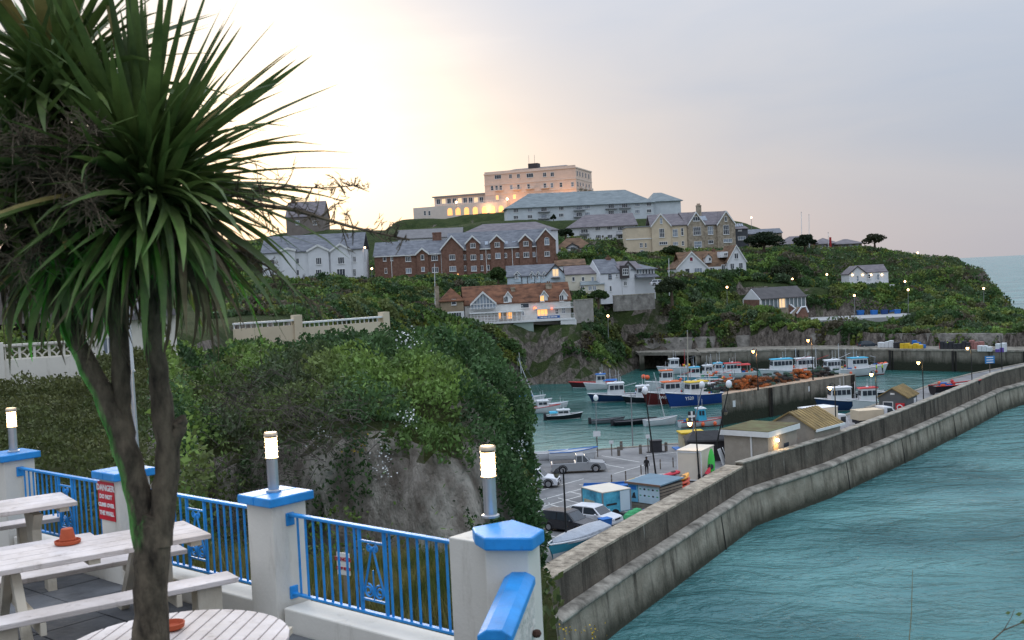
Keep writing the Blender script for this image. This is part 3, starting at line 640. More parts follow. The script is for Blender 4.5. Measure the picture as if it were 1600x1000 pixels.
# steel pole behind the railing
a = P(220, 770, 11.6); b = P(196, 470, 11.6)
t = thing('steel_pole', 'leaning galvanised pole behind the palm trunk', 'pole', tuple(a))
MB().tube([(0, 0, -.9), tuple((b - a) * .66), ], .028, 10).build('lower_tube', M_steel, t, True); MB().tube([tuple((b - a) * .64), tuple(b - a)], .036, 10).build('upper_sleeve', mat('pale_sleeve', (.6, .6, .6), .45, .1, 4), t, True)
for f in (.03, .08, .63): MB().tube([tuple((b - a) * f), tuple((b - a) * (f + .01))], .045, 10).build('clamp', M_steel, t, True)

# ---- picnic tables
M_wood = mat('whitewashed_timber', (.56, .48, .42), .7, .2, 2.2, bump=.25, bscale=25, col2=(.66, .60, .57), stretch=(.6, .6, 5))
grime(M_wood, (.22, .17, .13), .56, .74, .6, 9)
M_woode = mat('cream_timber', (.55, .48, .37), .75, .15, 2.5, bump=.2, bscale=25, col2=(.60, .55, .45))
grime(M_woode, (.20, .16, .11), .56, .76, .55, 8)
def picnic(label, org, rz, style, Lg=1.85):
    """org: near right corner of the top; x runs along the table to the right, y away"""
    t = thing('picnic_table', label, 'picnic table', (org.x, org.y, ZF), rz, 'picnic tables on the terrace')
    for k in range(4): MB().box(-Lg, 0, .003 + k * .178, .172 + k * .178, .715, .757).build('top_plank', M_wood, t, bevel=.006)
    for x in (-.12, -Lg + .14, -Lg * .5): MB().box(x - .045, x + .045, .03, .68, .672, .713).build('cross_batten', M_woode, t)
    for y0 in (-.40, .86):
        MB().box(-Lg + .02, .06, y0 - .02, y0 + .235, .425, .468).build('bench_plank', M_wood, t, bevel=.006)
    if style == 0:
        for x in (-.48, -Lg + .38):
            for s in (0, 1):
                y0, y1 = (.24, -.30) if s == 0 else (.47, 1.01)
                MB().hexa([(x - .035, y1 - .055, 0), (x + .035, y1 - .055, 0), (x + .035, y1 + .055, 0), (x - .035, y1 + .055, 0), (x - .035, y0 - .055, .67), (x + .035, y0 - .055, .67), (x + .035, y0 + .055, .67), (x - .035, y0 + .055, .67)]).build('leg', M_woode, t, bevel=.005)
            MB().box(x + .037, x + .08, -.42, 1.11, .325, .423).build('bench_bearer', M_woode, t, bevel=.005)
        for y0 in (-.36, .90):
            for x in (-.16, -Lg + .18): MB().box(x - .10, x + .10, y0, y0 + .16, .0, .422).build('bench_block', M_woode, t, bevel=.01)
    else:
        for x in (-.35, -Lg + .35):
            pr = [(x - .045, .10, 0), (x - .045, .60, 0), (x - .045, .60, .12), (x - .045, .48, .25), (x - .045, .48, .5), (x - .045, .62, .67), (x - .045, .08, .67), (x - .045, .22, .5), (x - .045, .22, .25), (x - .045, .10, .12)]
            MB().prism(pr, 0, (.09, 0, 0)).build('pedestal', M_woode, t, bevel=.008)
            for y0 in (-.36, .90): MB().box(x - .04, x + .04, y0, y0 + .16, 0, .422).build('bench_leg', M_woode, t, bevel=.006)
    return t
ang = math.atan2(.57, .82)
picnic('long white picnic table with an upturned flower pot on it', Vector((-2.57, 8.93, 0)), ang, 0)
picnic('white picnic table at the left edge by the far railing', Vector((-4.36, 10.65, 0)), ang, 1)
# round slatted table
c = Vector((-2.02, 6.15, ZF))
t = thing('round_table', 'round white slatted table in front of the palm trunk', 'table', tuple(c), -.09)
RT = .65
for k in range(15):
    x0 = -RT + k * (2 * RT / 15) + .004; x1 = -RT + (k + 1) * (2 * RT / 15) - .006; xm = max(abs(x0), abs(x1)); xa, xb = math.sqrt(max(RT * RT - x0 * x0, .004)), math.sqrt(max(RT * RT - x1 * x1, .004))
    xm = .5 * (x0 + x1); xc = math.sqrt(RT * RT - xm * xm)
    MB().prism([(x0, -xa, .72), (xm, -xc, .72), (x1, -xb, .72), (x1, xb, .72), (xm, xc, .72), (x0, xa, .72)], 0, (0, 0, .032)).build('slat', M_wood, t, bevel=.004)
for y in (-.35, .35): MB().box(-.58, .58, y - .03, y + .03, .68, .718).build('batten', M_woode, t)
for s in (-1, 1):
    for q in (-1, 1): MB().tube([(s * .42, q * .42, 0), (s * .30, q * .30, .68)], .03, 6).build('leg', M_woode, t)
M_terra = mat('terracotta', (.42, .085, .035), .75, .12, 9, bump=.2, bscale=30)
q = Pz(106, 850, ZF + .757)
t = thing('flower_pot', 'upturned terracotta pot on a saucer on the long picnic table', 'flower pot', (q.x, q.y, ZF + .758))
MB().lathe([(.085, 0), (.10, .008), (.104, .032), (.097, .034), (.088, .012)], n=20).build('saucer', M_terra, t, True)
MB().lathe([(.068, .012), (.068, .045), (.062, .047), (.046, .125), (.042, .128), (.012, .127)], n=20).build('pot', M_terra, t, True)
q = Pz(268, 983, ZF + .754)
t = thing('terracotta_saucer', 'terracotta saucer on the round table beside the palm trunk', 'saucer', (q.x, q.y, ZF + .754))
MB().lathe([(.055, 0), (.075, .012), (.080, .04), (.073, .041), (.062, .016), (.01, .012)], n=20).build('saucer', M_terra, t, True)

# ------------------------------------------------------------------ cabbage palm
M_bark = mat('palm_bark', (.048, .036, .026), .95, .5, 14, bump=1.0, bscale=16, col2=(.125, .095, .065), stretch=(1, 1, .45))
M_pl = mat('palm_leaf', (.042, .075, .020), .5, .4, 3.5, col2=(.105, .150, .038), spec=.4, trans=.22)
M_dead = mat('dead_leaf', (.085, .062, .04), .85, .35, 6, col2=(.15, .115, .07), trans=.12)
M_yel = mat('yellowing_leaf', (.14, .13, .035), .6, .35, 5, col2=(.22, .17, .06), trans=.2)
M_twig = mat('panicle_twig', (.085, .06, .04), .9, .3, 8, col2=(.13, .10, .065))
DP = 5.1
base = P(236, 1360, DP); base.z = ZF
palm = thing('palm_tree', 'multi-stemmed cabbage palm with sword leaves and dry flower sprays on the left', 'palm tree', tuple(base))
def pp(px, py, dD=0.0): return P(px, py, DP + dD) - base
def limb(pts, r, n=14):
    q = []; rr = []
    for i in range(len(pts) - 1):
        for k in range(4):
            f = k / 4; q.append(pts[i].lerp(pts[i + 1], f)); rr.append(r[i] + (r[i + 1] - r[i]) * f)
    q.append(pts[-1]); rr.append(r[-1])
    q = [v + Vector((rnd.uniform(-1, 1), rnd.uniform(-1, 1), 0)) * .006 for v in q]; rr = [x * rnd.uniform(.94, 1.07) for x in rr]
    return MB().tube(q, rr, n).build('trunk', M_bark, palm, True)
limb([Vector((0, 0, -.1)), pp(235, 1000), pp(236, 920), pp(238, 840), pp(240, 800)], [.10, .082, .078, .088, .075])
limb([pp(232, 850), pp(213, 760), pp(190, 680), pp(158, 610), pp(120, 540, .05), pp(80, 430, .1), pp(40, 330, .1)], [.07, .062, .056, .05, .046, .045, .045])
limb([pp(246, 850), pp(258, 760), pp(262, 690), pp(248, 600), pp(238, 500), pp(230, 320)], [.066, .058, .052, .048, .045, .045])
limb([pp(200, 715), pp(190, 640, .03), pp(190, 560, .05), pp(180, 450, .1), pp(110, 200, .15)], [.045, .042, .044, .042, .04])
limb([pp(262, 720), pp(278, 672), pp(283, 655)], [.035, .032, .03])
def leaf_mesh(L, w, droop, twist):
    n = 7; mb = MB(); x = 0.; z = 0.; a = 0.0
    for i in range(n + 1):
        f = i / n; ww = w * (0.55 + .45 * min(1, f * 4)) * (1 - max(0, (f - .35) / .65) ** 1.6) * .5 + .0008
        ca, sa = math.cos(twist * f), math.sin(twist * f)
        mb.v += [(x, -ww * ca, z + ww * .35 - ww * sa), (x, 0, z), (x, ww * ca, z + ww * .35 + ww * sa)]
        a = droop * f ** 1.5; x += L / n * math.cos(a); z -= L / n * math.sin(a)
    for i in range(n):
        for k in (0, 1): mb.f.append((3 * i + k, 3 * i + k + 1, 3 * i + k + 4, 3 * i + k + 3))
    return mb
LEAF = [leaf_mesh(1.0, rnd.uniform(.042, .064), d, rnd.uniform(-.5, .5)).mesh('leaf') for d in (.05, .15, .3, .45, .7, 1.0, 1.4, 1.8)]
for me in LEAF: me.polygons.foreach_set('use_smooth', [True] * len(me.polygons))
def rosette(c, n, Lm, e0, e1, azbias=None):
    for k in range(n):
        f = (k + .5) / n; el = math.radians(e0 + (e1 - e0) * f + rnd.uniform(-8, 8)); az = k * 2.399 + rnd.uniform(-.3, .3)
        L = Lm * rnd.uniform(.82, 1.12)
        i = min(7, max(0, int((1.1 - math.sin(el)) * 3.4 + rnd.uniform(-1.2, .6))))
        o = obj('leaf', LEAF[i], M_pl, palm, c + Vector((math.cos(az) * .03, math.sin(az) * .03, .1 * math.sin(el))))
        o.rotation_euler = (rnd.uniform(-.5, .5), -el, az); o.scale = (L, rnd.uniform(.8, 1.15), L)
        if rnd.random() < .10: o.material_slots[0].link = 'OBJECT'; o.material_slots[0].material = M_yel
rosette(pp(228, 300), 136, .93, -36, 86)
rosette(pp(85, 140, .15), 72, .80, -25, 88)
rosette(pp(10, 290, -.1), 50, .78, -40, 80)
rosette(pp(110, 370, -.05), 40, .50, -70, 25)
fl = MB()          # the inner leaves of the crowns, too many to tell apart
for c, n, Ls in ((pp(228, 305), 240, .76), (pp(240, 320, -.1), 90, .70), (pp(85, 150, .1), 150, .74), (pp(10, 290), 130, .70), (pp(130, 330, .1), 120, .64)):
    for k in range(n):
        az = rnd.uniform(0, 6.283); el = math.radians(rnd.uniform(-40, 65)); lm = leaf_mesh(Ls * rnd.uniform(.6, 1.2), rnd.uniform(.03, .055), rnd.uniform(.1, 1.3), rnd.uniform(-.8, .8))
        M4 = Matrix.Translation(c + Vector((rnd.gauss(0, .04), rnd.gauss(0, .04), rnd.gauss(0, .05)))) @ Matrix.Rotation(az, 4, 'Z') @ Matrix.Rotation(-el, 4, 'Y') @ Matrix.Rotation(rnd.uniform(-.7, .7), 4, 'X'); fl.add([M4 @ Vector(v) for v in lm.v], lm.f)
o = fl.build('inner_leaves', M_pl, palm); o['kind'] = 'stuff'
# skirts of dead leaves hanging below the crowns
sk = MB()
for c, n, Ls in ((pp(228, 320), 130, .74), (pp(120, 360, .05), 130, .56), (pp(40, 350, .1), 100, .60), (pp(180, 350, .1), 80, .54), (pp(280, 330, .05), 60, .70)):
    for k in range(n):
        az = rnd.uniform(0, 6.283); el = math.radians(rnd.uniform(-80, -22)); L = Ls * rnd.uniform(.55, 1.05); b0 = len(sk.v)
        lm = leaf_mesh(L, rnd.uniform(.018, .04), rnd.uniform(.2, 1.1), rnd.uniform(-2, 2))
        M4 = Matrix.Translation(c + Vector((math.cos(az) * .04, math.sin(az) * .04, rnd.uniform(-.12, .1)))) @ Matrix.Rotation(az, 4, 'Z') @ Matrix.Rotation(-el, 4, 'Y')
        sk.add([M4 @ Vector(v) for v in lm.v], lm.f)
o = sk.build('dead_leaf_skirt', M_dead, palm); o['kind'] = 'stuff'
def panicle(p0, p1, spread, nb, r0=.012):
    mb = MB(); mid = p0.lerp(p1, .55) + Vector((0, 0, .05)); path = [p0, p0.lerp(mid, .5) + Vector((0, 0, .02)), mid, mid.lerp(p1, .5) + Vector((0, 0, -.01)), p1]
    mb.tube(path, [r0, r0 * .9, r0 * .75, r0 * .55, r0 * .3], 5)
    ax = (p1 - p0).normalized()
    for k in range(nb):
        f = rnd.uniform(.12, 1); i = min(3, int(f * 4)); s = path[i].lerp(path[i + 1], f * 4 - i)
        d = (ax * rnd.uniform(.1, .9) + Vector((rnd.gauss(0, 1), rnd.gauss(0, 1), rnd.gauss(0.15, 1)))).normalized(); L = spread * rnd.uniform(.35, 1) * (1.15 - .6 * f)
        e = s + d * L; m2 = s.lerp(e, .5) + Vector((0, 0, rnd.uniform(-.03, .02))); mb.tube([s, m2, e + Vector((0, 0, -.02))], [.004, .003, .0015], 3, False)
        for j in range(5):
            q = s.lerp(e, rnd.uniform(.3, 1)); d2 = (d + Vector((rnd.gauss(0, .8), rnd.gauss(0, .8), rnd.gauss(0, .8)))).normalized(); mb.tube([q, q + d2 * L * rnd.uniform(.15, .4)], [.0025, .001], 3, False)
    return mb.build('flower_panicle', M_twig, palm)
panicle(pp(250, 310, -.05), pp(640, 375, -.15), .20, 60, .013)
panicle(pp(300, 330), pp(560, 290, .1), .19, 34, .007)
panicle(pp(80, 330, -.2), pp(150, 190, -.5), .24, 60)
panicle(pp(20, 300, -.2), pp(-30, 420, -.5), .30, 60)
panicle(pp(60, 380, -.15), pp(120, 300, -.45), .26, 60)
panicle(pp(90, 300, -.3), pp(20, 210, -.6), .28, 90); panicle(pp(40, 250, -.3), pp(150, 330, -.6), .28, 90); panicle(pp(120, 360, -.25), pp(30, 420, -.5), .25, 80)
panicle(pp(330, 380, .05), pp(500, 480, .05), .18, 34, .008)
# the green garden floodlight that grazes the stems from the left
ld = bpy.data.lights.new('green_floodlight', 'SPOT'); ld.energy = 90; ld.color = (.03, 1, .08); ld.spot_size = math.radians(50); ld.shadow_soft_size = .03
lo = bpy.data.objects.new('green_floodlight', ld); COL.objects.link(lo)
s = P(-250, 900, 5.25); tgt = P(170, 640, 5.15); lo.location = s; lo.rotation_euler = (tgt - s).to_track_quat('-Z', 'Y').to_euler()
# ------------------------------------------------------------------ buildings on the hill
M_pane = mat('window_glass', (.035, .045, .06), .12, .4, .8, spec=.6)
M_pane2 = mat('window_glass_pale', (.22, .26, .31), .15, .4, .9, spec=.6)
M_lit = mat('lit_window', (.9, .6, .3), .4, .1, 2, emit=(1.0, .42, .09), estr=.95)
M_lit2 = mat('lit_window_soft', (.8, .6, .35), .4, .1, 2, emit=(1.0, .66, .34), estr=.55)
M_fr = mat('white_frame', (.72, .72, .70), .6, .06, 2)
M_dkfr = mat('dark_frame', (.06, .05, .05), .6, .1, 2)
M_slate = mat('slate_roof', (.105, .115, .135), .72, .22, .9, col2=(.16, .168, .185), stretch=(.7, .7, 2.6))
M_slate2 = mat('blue_green_roof', (.165, .195, .205), .75, .18, .7, col2=(.205, .235, .24), stretch=(.6, .6, 3))
M_slate3 = mat('purple_roof', (.125, .112, .125), .75, .2, .8, col2=(.175, .155, .16), stretch=(.7, .7, 3))
M_tile = mat('orange_tile_roof', (.095, .045, .028), .9, .45, .8, col2=(.165, .076, .042), stretch=(.7, .7, 1.8))
M_tile2 = mat('brown_tile_roof', (.105, .066, .042), .9, .4, .8, col2=(.165, .10, .06), stretch=(.7, .7, 1.8))
M_brick = mat('red_brick', (.165, .086, .060), .9, .2, 1.6, col2=(.21, .118, .086), bump=.2, bscale=6)
M_wwall = mat('white_render', (.66, .67, .68), .8, .07, .6)
M_cream = mat('cream_render', (.60, .50, .36), .85, .1, .6)
M_pink = mat('hotel_render', (.72, .53, .42), .85, .08, .5)
M_bluew = mat('pale_blue_render', (.55, .64, .70), .85, .07, .6)
M_stone = mat('villa_stone', (.27, .225, .165), .9, .3, 1.2, col2=(.37, .31, .235), bump=.4, bscale=5)
M_lead = mat('grey_lead', (.22, .23, .24), .6, .15, 1.5)
class Fac:
    """a facade between two pixel columns; local x along it, y into the building, z up"""
    def __init__(s, name, label, cat, xl, xr, yb, Dl, Dr=None, group=None):
        Dr = Dr or Dl; s.A = P(xl, yb, Dl); B = P(xr, yb, Dr); B.z = s.A.z
        e = B - s.A; s.W = e.length; s.ex = e.normalized(); s.n = Vector((s.ex.y, -s.ex.x, 0))
        s.rz = math.atan2(s.ex.y, s.ex.x); s.t = thing(name, label, cat, tuple(s.A), s.rz, group); s.sc = Dl / F
    def uv(s, px, py, y=0.0):
        d = ray(px, py); o = s.A - s.n * y; k = (o - EYE).dot(s.n) / d.dot(s.n); q = EYE + d * k - s.A
        return q.dot(s.ex), q.z
    def u(s, px, y=0.0): return s.uv(px, 400, y)[0]
    def z(s, px, py, y=0.0): return s.uv(px, py, y)[1]
    def block(s, x0, x1, y0, y1, z0, z1, m, name='wall'): return MB().box(x0, x1, y0, y1, z0, z1).build(name, m, s.t)
_wc = {}
def win(fc, px, py, w, h, nx=2, ny=1, m=None, fr=None, y=0.0, sill=False, arch=False, parent=None):
    """window of w x h photo pixels: frame with mullions, pane as its child"""
    u, z = fc.uv(px, py, y); W = round(max(w * fc.sc, .35) / .1) * .1; H = round(max(h * fc.sc, .35) / .1) * .1
    key = (W, H, nx, ny, arch); fw = min(.11, W * .14)
    if key not in _wc:
        f = MB(); p = MB()
        f.box(-W / 2, W / 2, -.09, 0, -H / 2, -H / 2 + fw); f.box(-W / 2, W / 2, -.09, 0, H / 2 - fw, H / 2)
        f.box(-W / 2, -W / 2 + fw, -.085, 0, -H / 2 + fw, H / 2 - fw); f.box(W / 2 - fw, W / 2, -.085, 0, -H / 2 + fw, H / 2 - fw)
        for i in range(1, nx): x = -W / 2 + W * i / nx; f.box(x - fw * .4, x + fw * .4, -.08, 0, -H / 2 + fw, H / 2 - fw)
        for i in range(1, ny): zz = -H / 2 + H * i / ny; f.box(-W / 2 + fw, W / 2 - fw, -.075, 0, zz - fw * .4, zz + fw * .4)
        if arch:
            pts = [(W / 2 * math.cos(a), -.088, H / 2 + W / 2 * math.sin(a) * .9) for a in [math.pi * k / 8 for k in range(9)]]
            for a, b in zip(pts[:-1], pts[1:]): f.tube([a, b], fw * .5, 4)
            p.add([(x, -.03, zz) for x, _, zz in pts], [tuple(range(9))])
        f.box(-W / 2 - .06, W / 2 + .06, -.16, 0, -H / 2 - .09, -H / 2)
        p.box(-W / 2 + fw * .5, W / 2 - fw * .5, -.035, -.004, -H / 2 + fw * .5, H / 2 - fw * .5); _wc[key] = (f.mesh('window'), p.mesh('pane'))
    fm, pm = _wc[key]
    def md(me, m):
        c = me.name + m.name
        if c not in _wc:
            k = me.copy(); k.materials.clear(); k.materials.append(m); _wc[c] = k
        return _wc[c]
    o = obj('window', md(fm, fr or M_fr), None, parent or fc.t, (u, y, z)); obj('pane', md(pm, m or (M_pane if rnd.random() < .75 else M_pane2)), None, o); return o
def gable_x(fc, x0, x1, y0, y1, ze, zr, m, over=.35, th=.22, name='roof', parent=None):
    """roof with its ridge along x"""
    ym = (y0 + y1) / 2; mb = MB(); r = (zr - ze) / (ym - y0); ya, yb = y0 - over, y1 + over; za = ze - over * r
    mb.prism([(x0 - over, ya, za), (x0 - over, ym, zr), (x0 - over, yb, za), (x0 - over, yb, za + th), (x0 - over, ym, zr + th), (x0 - over, ya, za + th)], 0, (x1 - x0 + 2 * over, 0, 0))
    return mb.build(name, m, parent or fc.t)
def gable_y(fc, x0, x1, y0, y1, ze, zr, m, over=.3, th=.2, barge=None, name='roof', bw=.3):
    """roof with its ridge running into the building, gable towards the camera"""
    xm = (x0 + x1) / 2; r = (zr - ze) / (xm - x0); xa, xb = x0 - over, x1 + over; za = ze - over * r; mb = MB()
    mb.prism([(xa, y0 - over, za), (xa, y0 - over, za + th), (xm, y0 - over, zr + th), (xb, y0 - over, za + th), (xb, y0 - over, za), (xm, y0 - over, zr)], 0, (0, y1 - y0 + over, 0))
    o = mb.build(name, m, fc.t)
    if barge:
        b = MB(); yy = y0 - over - .06
        for s, xe in ((0, xa), (1, xb)): b.prism([(xe, yy, za - bw), (xe, yy, za + th + .03), (xm, yy, zr + th + .03), (xm, yy, zr - bw)], 0, (0, .05, 0))
        b.build('bargeboard', barge, fc.t)
    return o
def gwall(fc, x0, x1, y0, y1, z0, ze, zr, m, name='wall'):
    xm = (x0 + x1) / 2
    return MB().prism([(x0, y0, z0), (x1, y0, z0), (x1, y0, ze), (xm, y0, zr), (x0, y0, ze)], 0, (0, y1 - y0, 0)).build(name, m, fc.t)
def gwall_x(fc, x0, x1, y0, y1, z0, ze, zr, m, name='wall'):
    ym = (y0 + y1) / 2
    return MB().prism([(x0, y0, z0), (x0, y0, ze), (x0, ym, zr), (x0, y1, ze), (x0, y1, z0)], 0, (x1 - x0, 0, 0)).build(name, m, fc.t)
def hip(fc, x0, x1, y0, y1, ze, zr, ins, m, over=.4, name='roof', ins2=None):
    ym = (y0 + y1) / 2; a, b, c, d = x0 - over, x1 + over, y0 - over, y1 + over; i2 = ins if ins2 is None else ins2
    return MB().add([(a, c, ze), (b, c, ze), (b, d, ze), (a, d, ze), (x0 + ins, ym, zr), (x1 - i2, ym, zr), (a, c, ze - .18), (b, c, ze - .18), (b, d, ze - .18), (a, d, ze - .18)],
                    [(0, 1, 5, 4), (1, 2, 5), (2, 3, 4, 5), (3, 0, 4), (6, 9, 8, 7), (0, 6, 7, 1), (1, 7, 8, 2), (2, 8, 9, 3), (3, 9, 6, 0)]).build(name, m, fc.t)
def chimney(fc, x, y, z0, z1, w=.9, m=None, pots=2):
    o = MB().box(x - w / 2, x + w / 2, y - .4, y + .4, z0, z1).box(x - w / 2 - .08, x + w / 2 + .08, y - .48, y + .48, z1 - .35, z1 - .15).build('chimney', m or M_brick, fc.t)
    for k in range(pots): MB().lathe([(.16, z1), (.13, z1 + .55)], (x + (k - (pots - 1) / 2) * .42, y, 0), 8).build('chimney_pot', M_tile2, o)
def pipe(fc, px, y0, y1, m=None, y=0.0):
    u, za = fc.uv(px, y0, y); _, zb = fc.uv(px, y1, y); MB().box(u - .07, u + .07, y - .12, y - .01, zb, za).build('downpipe', m or M_fr, fc.t)
def rails(fc, x0, x1, y, z0, z1, m=None, name='balustrade', step=.5):
    mb = MB(); mb.box(x0, x1, y - .04, y + .04, z1 - .08, z1); mb.box(x0, x1, y - .03, y + .03, z0 + .05, z0 + .1)
    n = max(2, int((x1 - x0) / step))
    for i in range(n + 1): x = x0 + (x1 - x0) * i / n; mb.box(x - .03, x + .03, y - .03, y + .03, z0, z1 - .08)
    return mb.build(name, m or M_fr, fc.t)

# ---- hotel on the hilltop
f = Fac('hotel', 'large pink hotel on the hilltop with lit arcade and flat parapet', 'hotel', 759, 902, 325, 483, 469)
zt = f.z(830, 268); W = f.W; dp = 26
f.block(0, W, 0, dp, -6, zt, M_pink)
for py in (284, 299): z = f.z(830, py); MB().box(-.12, W + .12, -.18, dp, z - .22, z + .22).build('string_course', mat('hotel_trim', (.74, .58, .48), .8, .06, 1), f.t)
MB().box(-.25, W + .25, -.3, dp + .2, zt, zt + .5).build('cornice', _M['hotel_trim'], f.t)
MB().box(0.1, W - .1, .1, .5, zt + .5, zt + 1.3).build('parapet', M_pink, f.t)
hip(f, 3, W - 1, 2.5, dp - 2, zt + .45, zt + 3.0, 7, M_slate3)
x = f.u(828); MB().box(x - 2.2, x + 2.2, 10, 14, zt + 1.5, zt + 4.6).build('lift_house', M_dkfr, f.t)
for px in (820, 829): x = f.u(px); MB().tube([(x, 12, zt + 4.4), (x, 12, zt + 8.5)], .07, 4).build('aerial', M_lead, f.t)
for px, w in ((778, 11), (797.6, 5), (810, 5), (828, 11), (851, 5.5), (863, 5.5)): win(f, px, 276.5 - (px - 778) * .048, w, 6.5, 3 if w > 8 else 2, 1)
for px in (769, 776, 782.5, 799, 810, 826, 851.5, 862.5, 876.5, 894.5): win(f, px, 293.5 - (px - 778) * .048, 4.4, 7, 1, 2)
for px, lit in ((777, 1), (804, 1), (826, 0), (833, 0), (851.5, 0), (862.5, 0), (877.5, 0), (896, 0)): win(f, px, 308.5 - (px - 778) * .048, 5, 7, 1, 2, M_lit if lit else None)
for px in (780, 808, 828, 852): u, z = f.uv(px, 297.5 - (px - 778) * .048); MB().box(u - 1.9, u + 1.9, -1.2, .02, z - .15, z).build('balcony_slab', _M['hotel_trim'], f.t); rails(f, u - 1.9, u + 1.9, -1.15, z, z + 1.05, step=.4)
ys = [2.5, 6.5, 11, 16, 21]
for py in (276, 293, 307):
    z = f.z(902, py - 6)
    for yy in ys: MB().box(W + .002, W + .09, yy - .7, yy + .7, z - .95, z + .95).build('window', M_pane, f.t)
for yy in (7, 14, 21): z = f.z(902, 293); MB().box(W, W + 1.3, yy - 2.3, yy + 2.3, z - .15, z + .9).build('balcony', _M['hotel_trim'], f.t)
# wing and arcade
x0, x1 = f.u(681), -.01; z0, z1 = f.z(720, 322), f.z(720, 305.5)
MB().box(x0, x1, 1.5, 14, -6, z1).build('wing', M_pink, f.t); MB().box(x0 - .8, x1, .6, 14.5, z1, z1 + .5).build('wing_roof', M_lead, f.t)
for i in range(9):
    px = 685 + i * 8.4; win(f, px, 313.5 - (px - 720) * .048, 6.6, 8.5, 2, 1, M_lit2 if i in (1, 4, 7) else None, y=1.5)
x0, x1 = f.u(655), f.u(800); zt2 = f.z(730, 320); ytop = -4.0
MB().box(x0, x1, ytop, 1.4, -8, zt2).build('arcade_wall', mat('arcade_render', (.70, .60, .52), .85, .07, .6), f.t)
rails(f, f.u(684), x1, ytop + .1, zt2, zt2 + 1.0, step=.8)
for px in (703, 715.6, 729, 742.6, 757, 770, 783):
    u, z = f.uv(px, 330 - (px - 730) * .048, ytop); a = [(u + 1.15 * math.cos(math.pi * k / 8), ytop - .02, z + .6 + 1.15 * math.sin(math.pi * k / 8)) for k in range(9)]
    MB().prism([(u - 1.15, ytop - .02, z - 1.5), (u + 1.15, ytop - .02, z - 1.5)] + a, 0, (0, -.05, 0)).build('lit_arch', M_lit, f.t)
for px in (664, 671): win(f, px, 333, 4, 7, 1, 2, y=ytop)
for px, py in ((713, 317), (792.6, 312)):
    u, z = f.uv(px, py, ytop - .6); o = MB().tube([(u, ytop - .6, z - 3), (u, ytop - .6, z)], .07, 5).build('lamp_post', M_lead, f.t); MB().ball((u, ytop - .6, z + .3), .5, 10, 6).build('lamp_globe', mat('hotel_lamp', (1, .7, .4), .5, 0, 1, emit=(1, .6, .3), estr=9), o)
for px, py, e in ((880, 312, 700), (800, 312, 500), (760, 325, 350)):
    u, z = f.uv(px, py, -7); ld = bpy.data.lights.new('hotel_floodlight', 'POINT'); ld.energy = e * 2.2; ld.color = (1, .52, .25); ld.shadow_soft_size = .4
    lo = bpy.data.objects.new('hotel_floodlight', ld); COL.objects.link(lo); lo.parent = f.t; lo.location = (u, -7, z)

# ---- pale apartment block with blue-green roof
f = Fac('apartment_block', 'long pale apartment block under a blue-green hipped roof below the hotel', 'apartment block', 793, 1022, 347, 400, 404)
W = f.W; zt = f.z(900, 321); dp = 15
f.block(0, W, 0, dp, -6, zt, mat('pale_render', (.56, .60, .62), .85, .08, .7)); hip(f, 0, W, 0, dp, zt, zt + 5.6, 9, M_slate2, over=.8)
x0 = f.u(1024); x1 = f.u(1070); MB().box(x0, x1, 3, 14, -6, zt + .4).build('wing', _M['pale_render'], f.t); hip(f, x0, x1, 3, 14, zt + .4, zt + 4.0, 2, M_slate2, over=.8, ins2=6, name='wing_roof')
for i, px in enumerate((806, 828, 850, 877, 905, 918, 955, 976, 996, 1014)):
    for j, py in enumerate((327, 337.5)):
        y0 = py - (px - 850) * .048
        if i in (2, 4, 6, 7): u, z = f.uv(px, y0 + 4); MB().box(u - 2.2, u + 2.2, -1.1, .02, z - .2, z).build('balcony_slab', M_lead, f.t); rails(f, u - 2.2, u + 2.2, -1.05, z, z + 1.0, M_lead); win(f, px, y0, 9, 7, 3, 1)
        else: win(f, px, y0, 7.5, 5.5, 3, 1)
# ---- grey-roofed white block
f = Fac('white_block', 'white two-storey block with long grey roof beside the cream villa', 'apartment block', 889, 979, 376, 360)
W = f.W; zt = f.z(935, 354); f.block(0, W + 3, 0, 11, -6, zt, M_wwall); hip(f, 0, W + 3, 0, 11, zt, zt + 4.3, 6, M_slate3, over=.9, ins2=0)
for px, py, w, n in ((913, 361, 11, 3), (934, 357, 8, 3), (952.5, 356, 8, 3), (970, 357, 10, 3), (913, 371, 9, 3), (935, 370, 8, 3), (953, 369.5, 8, 3), (969, 370, 7, 2)): win(f, px, py, w, 6, n, 1)
for px in (913, 970): u, z = f.uv(px, 366); MB().box(u - 1.6, u + 1.6, -1, .02, z - .15, z).build('balcony_slab', M_lead, f.t); rails(f, u - 1.6, u + 1.6, -.95, z, z + .95, M_lead)

